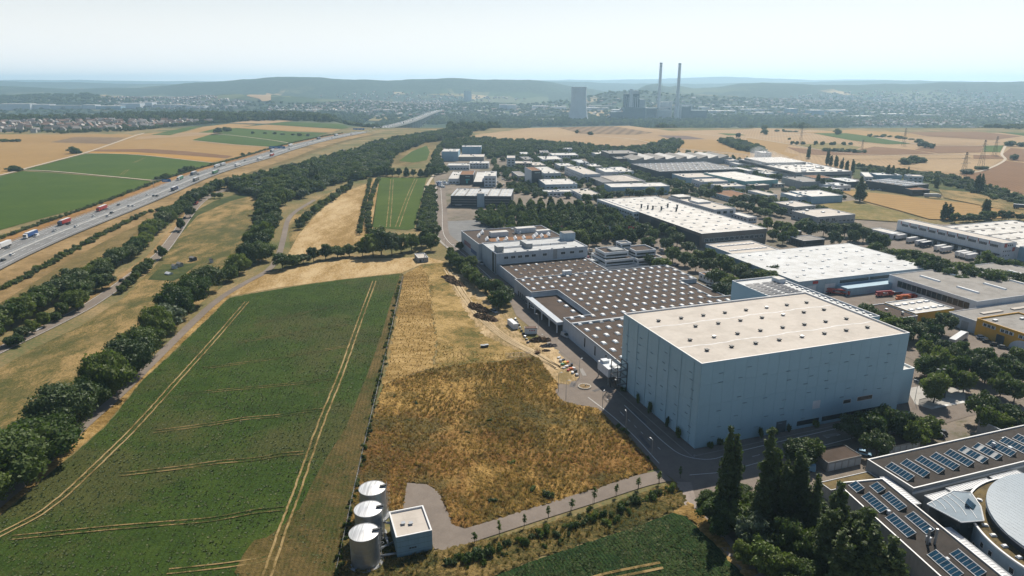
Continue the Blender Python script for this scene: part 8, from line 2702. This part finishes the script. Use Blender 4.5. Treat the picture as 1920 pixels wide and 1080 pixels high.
x = far_pt(1084, DS)
ct_ = thing('cooling_tower', 'pale grey hyperbolic cooling tower in the hazy valley', 'cooling tower', (x, DS, VALLEY))
Ht = far_z(163, DS) - VALLEY
rb_ = (far_pt(1103, DS) - far_pt(1065, DS)) / 2
rt_ = (far_pt(1098.5, DS) - far_pt(1070.5, DS)) / 2
prof = []
for k in range(25):
    t = k / 24
    prof.append((rt_ * (0.985 + .0 * t) + (rb_ - rt_) * (1 - t) ** 2.6 + rt_ * .015 * t, 8 + t * (Ht - 8)))
MB().lathe(prof, n=64, cap=False).build('shell', CONC, ct_, smooth=True)
MB().lathe([(rt_ - 1, Ht - 6), (rt_ - 1.4, Ht - .5)], n=64, cap=False).build('inner_shell', DK, ct_)
MB().lathe([(rt_ + .3, Ht - 2), (rt_ + .7, Ht), (rt_ - 1.2, Ht)], n=64, cap=False).build('rim', CONC, ct_)
lg = MB()
for k in range(36):
    a = 6.2832 * k / 36
    lg.tube((rb_ * math.cos(a), rb_ * math.sin(a), 0), (rb_ * math.cos(a + .09), rb_ * math.sin(a + .09), 9), .7, n=5)
lg.build('support_legs', CONC, ct_)
for i, (xb, xt, yt, lab) in enumerate([(1232, 1235, 117.5, 'left one of two tall slender power station chimneys'), (1265, 1271, 118.5, 'right one of two tall slender power station chimneys')]):
    D = DS + (60 if i == 0 else -30)
    x = far_pt((xb + xt) / 2, D)
    e = thing('chimney', lab, 'chimney', (x, D, VALLEY), 0, 'power station chimneys')
    Hc = far_z(yt, D) - VALLEY
    MB().lathe([(10.5 if i else 8.5, 0), (7.6 if i else 6.6, Hc * .35), (5.6, Hc)], n=32, cap=False).build('shaft', CONC, e, smooth=True)
    MB().lathe([(5.7, Hc - 5), (6.0, Hc - 5), (6.0, Hc), (4.6, Hc)], n=32, cap=False).build('cap_ring', DK, e)
    MB().lathe([(5.62, Hc * .93), (5.75, Hc * .93), (5.75, Hc * .95), (5.6, Hc * .95)], n=32, cap=False).build('band', MIDG, e)


def fbox(e, x0, x1, yb, yt, dep, m, name, D=DS, off=0):
    a, b = far_pt(x0, D), far_pt(x1, D)
    z1 = far_z(yt, D) - VALLEY
    MB().box(a - e.location.x, off, 0, b - e.location.x, off + dep, z1).build(name, m, e)


bo = thing('boiler_house', 'tall dark boiler house with pale stair tower at the power station', 'power station', (far_pt(1190, DS), DS, VALLEY))
DKB = mat('boiler_cladding', (0.06, 0.09, 0.12), .7)
fbox(bo, 1171, 1197, 222, 176, 60, DKB, 'boiler_block')
for k in range(7):
    fbox(bo, 1171.6 + k * 3.6, 1173.2 + k * 3.6, 222, 180 + (k % 3), .4, MIDG, 'cladding_strip', off=-.5)
fbox(bo, 1178, 1184, 222, 167, 14, CONC, 'stair_tower', off=-14.2)
fbox(bo, 1185, 1196, 222, 170, 40, MIDG, 'top_house', off=5)
fbox(bo, 1197.3, 1208, 222, 186, 50, MIDG, 'filter_house')
fbox(bo, 1168, 1207, 222, 201, 30, DK, 'turbine_hall', off=-30.5)
fbox(bo, 1146, 1168, 222, 210, 60, DK, 'coal_bunker')
cv = MB()
a = Vector((far_pt(1137, DS) - bo.location.x, 20, 12))
b = Vector((far_pt(1172, DS) - bo.location.x, 20, far_z(202, DS) - VALLEY))
cv.tube(a, b, 3, n=6)
cv.build('conveyor', MIDG, bo)
th = thing('turbine_house', 'long dark turbine house between the two chimneys', 'power station', (far_pt(1240, DS), DS, VALLEY))
fbox(th, 1213, 1258, 222, 203, 50, DK, 'hall', off=20)
fbox(th, 1231, 1258, 222, 206, 16, MIDG, 'window_front', off=3)
fbox(th, 1243, 1262, 222, 192, 30, MIDG, 'filter', off=75)
fbox(th, 1258.3, 1263, 222, 190, 20, CONC, 'lift_tower', off=40)
t2 = thing('coal_plant', 'dark block of the coal plant right of the chimneys', 'power station', (far_pt(1300, DS), DS, VALLEY))
fbox(t2, 1272, 1294, 222, 199, 60, DK, 'block')
fbox(t2, 1270, 1304, 222, 196.5, 4, MIDG, 'bridge', off=66)
fbox(t2, 1294.3, 1325, 222, 207, 40, DK, 'low_block')
fbox(t2, 1270, 1276, 222, 196, 8, MIDG, 'tower', off=-10)

# ------------------------------------------------------------------ houses and halls in the valley
HW = [mat('far_plaster_%d' % i, c, 0.8, 0.05, 0.05) for i, c in enumerate([(0.50, 0.48, 0.45), (0.40, 0.39, 0.37), (0.36, 0.36, 0.36), (0.45, 0.42, 0.37)])]
HR = [mat('far_tiles_%d' % i, c, 0.8, 0.1, 0.05) for i, c in enumerate([(0.22, 0.125, 0.09), (0.17, 0.12, 0.10), (0.15, 0.14, 0.14), (0.40, 0.36, 0.33)])]
HM = {}


def house_shape(mb, x, y, z, L, Wd, h, r, a, mi, mr):
    c, s = math.cos(a), math.sin(a)

    def q(u, v, w):
        return (x + u * c - v * s, y + u * s + v * c, z + w)
    L /= 2
    Wd /= 2
    n = len(mb.v)
    mb.v += [q(-L, -Wd, -1), q(L, -Wd, -1), q(L, Wd, -1), q(-L, Wd, -1), q(-L, -Wd, h), q(L, -Wd, h), q(L, Wd, h), q(-L, Wd, h), q(-L, 0, h + r), q(L, 0, h + r), q(-L - .3, -Wd - .4, h - .2), q(L + .3, -Wd - .4, h - .2), q(L + .3, 0, h + r + .1), q(-L - .3, 0, h + r + .1), q(L + .3, Wd + .4, h - .2), q(-L - .3, Wd + .4, h - .2)]
    for f, m in (((0, 1, 5, 4), mi), ((2, 3, 7, 6), mi), ((1, 2, 6, 9, 5), mi), ((3, 0, 4, 8, 7), mi), ((10, 11, 12, 13), mr), ((13, 12, 14, 15), mr)):
        mb.f.append(tuple(n + k for k in f))
        mb.m.append(m)


def house_mesh(i, j, k):
    key = (i, j, k)
    if key not in HM:
        mb = MB()
        house_shape(mb, 0, 0, 0, (11, 13, 16)[k], (9, 10, 10)[k], (5, 6, 6.5)[k], (4, 4.5, 4)[k], 0, 0, 1)
        HM[key] = mb.mesh('house', [HW[i], HR[j]])
    return HM[key]


# settlement on the left beyond the wheat: houses one by one
sett = fill(px([(-20, 249), (110, 250), (150, 246), (270, 241), (400, 231), (380, 227), (250, 228), (130, 226), (-20, 226)]), 23, 31)
rs_ = random.Random(9)
idx = list(range(len(sett)))
rs_.shuffle(idx)
idx = sorted(idx[:260], key=lambda i: sett[i][1])
for i in idx:
    x, y, z = sett[i]
    tag(put('house', house_mesh(rs_.randrange(4), rs_.randrange(4), rs_.randrange(3)), None, (x, y, float(terrain(x, y))), rs_.choice([.3, .35, 1.9, 1.8, .8])), 'small gabled house of the settlement beyond the wheat fields', 'house', 'settlement beyond the wheat fields')
gt_pts = fill(px([(-20, 250), (110, 251), (150, 247), (270, 242), (400, 232), (380, 227), (250, 228), (130, 226), (-20, 226)]), 30, 33)
gt_pts[:, 2] = terrain(gt_pts[:, 0], gt_pts[:, 1])
scatter('settlement_greenery', 'garden trees between the houses of the settlement', gt_pts, [0, 1, 2, 3], ((6, 10), (4, 6)), 33)
edge = np.array([(x + _rt.uniform(-6, 6), y + _rt.uniform(-9, 9), float(terrain(x, y))) for x, y in resample([G(*p) for p in [(125, 250), (180, 247), (240, 246), (270, 243), (320, 238), (360, 234), (410, 231), (440, 229)]], 8)])
scatter('settlement_treeline', 'dark tree edge of the settlement towards the fields', edge, [0, 1, 2, 3], ((8, 12), (5, 7)), 34)


def far_fill(pxs, sp, seed):
    poly = [GT(*p)[:2] for p in pxs]
    return fill(poly, sp, seed, far=True, jitter=1.1)


# town masses
def town(name, label, pts, seed, big=1.0):
    r = random.Random(seed)
    mb = MB()
    for x, y, z in pts:
        house_shape(mb, x, y, z, r.uniform(9, 18) * big, r.uniform(8, 11) * big, r.uniform(4, 8), r.uniform(2.5, 5), r.uniform(0, 3.1), r.choice([0, 1, 2, 3]), r.choice([4, 5, 6, 7, 0]))
    return tag(mb.build(name, HW + HR), label, kind='stuff')


town('town', 'hazy town of small houses below the left hill', far_fill([(180, 186), (330, 182), (420, 186), (470, 192), (460, 205), (300, 206), (190, 200)], 34, 41), 1)
town('town', 'hazy town of small houses in the middle of the valley', far_fill([(500, 202), (620, 195), (760, 188), (850, 192), (840, 204), (720, 212), (600, 216), (510, 214)], 30, 42), 2)
town('town', 'hazy town of small houses right of the power station', far_fill([(1480, 182), (1600, 172), (1760, 170), (1920, 176), (2050, 190), (2050, 225), (1920, 236), (1780, 222), (1640, 208), (1520, 200)], 46, 43), 3)
town('town', 'hazy town at the foot of the right hill', far_fill([(1380, 194), (1420, 188), (1520, 186), (1560, 196), (1480, 200)], 36, 44), 4)
town('town', 'rows of houses behind the right-hand plateau edge', far_fill([(1560, 232), (1700, 226), (1800, 228), (1960, 240), (1960, 248), (1800, 238), (1640, 238)], 27, 45), 5)
town('town', 'scattered houses below the middle hill', far_fill([(560, 180), (700, 172), (800, 176), (900, 180), (990, 186), (900, 192), (700, 186)], 60, 46), 6)
# woods in the valley
k5 = [0, 1, 2, 3, 4]
scatter('valley_wood', 'belt of dark trees along the river behind the left settlement', far_fill([(-60, 226), (200, 222), (430, 216), (640, 214), (700, 222), (620, 230), (520, 226), (420, 230), (250, 226), (60, 230), (-60, 232)], 17, 51), k5, ((8, 26), (6, 11)), 51)
scatter('valley_wood', 'dark trees along the valley before the cooling tower', far_fill([(840, 246), (850, 232), (960, 224), (1100, 222), (1230, 224), (1400, 218), (1500, 224), (1600, 232), (1500, 240), (1380, 238), (1240, 240), (1180, 235), (1000, 238), (900, 248)], 15, 52), k5, ((7, 22), (5, 10)), 52)
scatter('valley_wood', 'dark trees behind the right-hand plateau', far_fill([(1500, 242), (1600, 238), (1720, 236), (1840, 240), (1980, 246), (1980, 232), (1800, 222), (1640, 220), (1500, 230)], 24, 53), k5, ((9, 14), (7, 10)), 53)
scatter('valley_wood', 'trees beside the motorway where it drops to the valley', far_fill([(640, 232), (720, 226), (800, 222), (860, 214), (940, 212), (960, 222), (860, 232), (780, 236), (700, 240)], 20, 54), k5, ((9, 15), (6, 9)), 54)
scatter('valley_wood', 'scattered trees through the middle town', far_fill([(420, 214), (520, 200), (700, 192), (860, 190), (1060, 200), (1060, 212), (860, 206), (640, 216)], 38, 55), k5, ((9, 14), (7, 10)), 55)
scatter('valley_wood', 'scattered trees through the right-hand town', far_fill([(1300, 200), (1480, 186), (1700, 176), (1960, 184), (1960, 236), (1700, 216), (1480, 210)], 50, 56), k5, ((9, 14), (8, 12)), 56)
scatter('valley_wood', 'wooded slope above the long factory on the left', far_fill([(-60, 200), (-60, 180), (150, 178), (300, 190), (200, 200)], 34, 57), k5, ((12, 18), (10, 15)), 57)

scatter('valley_wood', 'loose trees and copses all over the valley floor', far_fill([(-200, 224), (-200, 196), (500, 192), (1000, 196), (1500, 196), (2150, 200), (2150, 238), (1500, 230), (900, 230), (640, 222)], 46, 58), k5, ((8, 18), (7, 13)), 58)
town('town', 'loose houses and sheds along the valley floor', far_fill([(400, 214), (900, 200), (1500, 198), (1900, 204), (1500, 222), (1000, 220), (640, 220)], 95, 47), 7, 1.5)
# long halls in the valley, each a thing
FH = [(0, 55, 207, 195, 'W'), (48, 92, 205, 196, 'W'), (97, 150, 205, 198, 'G'), (155, 178, 204, 197, 'W'), (182, 225, 206, 199, 'B'), (228, 262, 204, 194, 'W'), (266, 285, 201, 192, 'W'), (288, 318, 204, 197, 'G'), (322, 350, 203, 197, 'W'), (352, 384, 204, 199, 'W'), (420, 452, 202, 200, 'W'), (510, 600, 209, 206, 'W'), (870, 884, 190, 170, 'D'), (937, 950, 206, 196, 'W'), (952, 968, 207, 197, 'W'), (1000, 1030, 203, 199, 'W'), (1035, 1062, 206, 201, 'W'), (995, 1040, 229, 224, 'W'), (1100, 1140, 207, 202, 'W'), (1108, 1150, 202, 199, 'G'), (1330, 1380, 212, 208, 'W'), (1390, 1440, 209, 205, 'W'), (1445, 1475, 204, 201, 'W'), (1480, 1495, 214, 204, 'B'), (1520, 1545, 216, 207, 'B'), (1555, 1590, 212, 207, 'B'), (1600, 1640, 222, 218, 'W'), (1410, 1450, 215, 211, 'W'), (1660, 1700, 218, 214, 'W'), (1720, 1760, 220, 216, 'G'), (700, 740, 209, 206, 'W'), (1150, 1165, 212, 206, 'W'), (1310, 1330, 205, 201, 'W'), (1360, 1400, 203, 200, 'W')]
pt = lambda q: 'left' if q < 420 else ('middle' if q < 1100 else 'right')
for i, (x0, x1, yb, yt, c) in enumerate(FH):
    X0, Y0, Z0 = GT((x0 + x1) / 2, yb)
    z1 = far_z(yt, Y0)
    w2 = (x1 - x0) / FPX * Y0 / 2 * 1.02
    part = pt(x0)
    hb_ = max(7, z1 - Z0)
    e = thing('valley_hall', ('slim dark tower block in the hazy middle town' if c == 'D' else '%s pale far factory hall from the left in the %s part of the hazy valley' % (nth(sum(1 for q in FH if q[4] != 'D' and pt(q[0]) == part and q[0] < x0)), part)), 'hall', (X0, Y0, Z0), R(4), 'far halls in the %s valley' % part)
    m = {'W': W_WHITE, 'G': MIDG, 'B': W_SKY, 'D': MIDG}[c]
    dp = 60 if c != 'D' else 25
    MB().box(-w2, 0, -4, w2, dp, hb_).build('wall', m, e)
    MB().box(-w2 - .5, -.5, hb_, w2 + .5, dp + .5, hb_ + 1).build('roof', R_WHITE if c in 'WB' else R_GREY, e)
# pale fields on the hills
for i, pts in enumerate([[(462, 181), (500, 175), (512, 178), (508, 190), (492, 191), (485, 186)], [(800, 178), (850, 176), (900, 180), (850, 182)], [(560, 206), (640, 203), (650, 206), (570, 209)], [(640, 222), (700, 218), (760, 222), (720, 228), (660, 228)], [(470, 223), (560, 219), (630, 222), (560, 225)], [(1210, 200), (1240, 196), (1270, 198), (1240, 202)]]):
    sheet('hill_field', [GT(*p)[:2] for p in pts], 3.0, TAN2 if i % 2 == 0 else LAWN, cell=40, drape=True)
# arched river bridge in the valley
x0, y0, z0 = GT(1668, 222)
x1, y1, z1 = GT(1702, 222)
br = thing('arch_bridge', 'pale arched river bridge in the hazy valley, right part', 'bridge', (x0, y0, z0))
mb = MB()
prev = None
for k in range(13):
    t = k / 12
    p = Vector(((x1 - x0) * t, 0, 3 + 14 * math.sin(math.pi * t)))
    if prev:
        mb.tube(prev, p, 1.1, n=5)
    prev = p
mb.build('arch', CONC, br)
MB().box(-20, -4, 3, x1 - x0 + 20, 4, 4.4).build('deck', CONC, br)
# smoke drifting from the factory
sx, sy = G(1524, 322, 9)
mb = MB()
rng = np.random.default_rng(4)
for k in range(9):
    V, Fc = ico(3.0 + k * 1.3, (-k * 7.0, k * 3.5, 12 + k * 1.8), rng)
    n = len(mb.v)
    mb.v += [tuple(v) for v in V]
    mb.f += [tuple(int(q) + n for q in f) for f in Fc]
    mb.m += [0] * len(Fc)
smk = bpy.data.materials.new('smoke')
smk.use_nodes = True
smk.node_tree.nodes.clear()
so_ = smk.node_tree.nodes.new('ShaderNodeOutputMaterial')
sv = smk.node_tree.nodes.new('ShaderNodeVolumePrincipled')
sv.inputs['Color'].default_value = (.95, .95, .95, 1)
sv.inputs['Density'].default_value = 0.022
smk.node_tree.links.new(sv.outputs[0], so_.inputs['Volume'])
tag(mb.build('smoke', smk, None, (sx, sy, 0)), 'thin white smoke drifting over the factory roof', kind='stuff')

# ------------------------------------------------------------------ air
hz = MB().box(-24000, -700, -75, 24000, 17500, 262).build('haze', bpy.data.materials.new('haze_air'))
hm_ = hz.data.materials[0]
hm_.use_nodes = True
hm_.node_tree.nodes.clear()
ho = hm_.node_tree.nodes.new('ShaderNodeOutputMaterial')
hv = hm_.node_tree.nodes.new('ShaderNodeVolumePrincipled')
hv.inputs['Color'].default_value = (0.53, 0.79, 1.0, 1)
hv.inputs['Density'].default_value = 0.000092
hv.inputs['Anisotropy'].default_value = 0.4
hm_.node_tree.links.new(hv.outputs[0], ho.inputs['Volume'])
tag(hz, 'pale summer haze filling the valley air', kind='stuff')
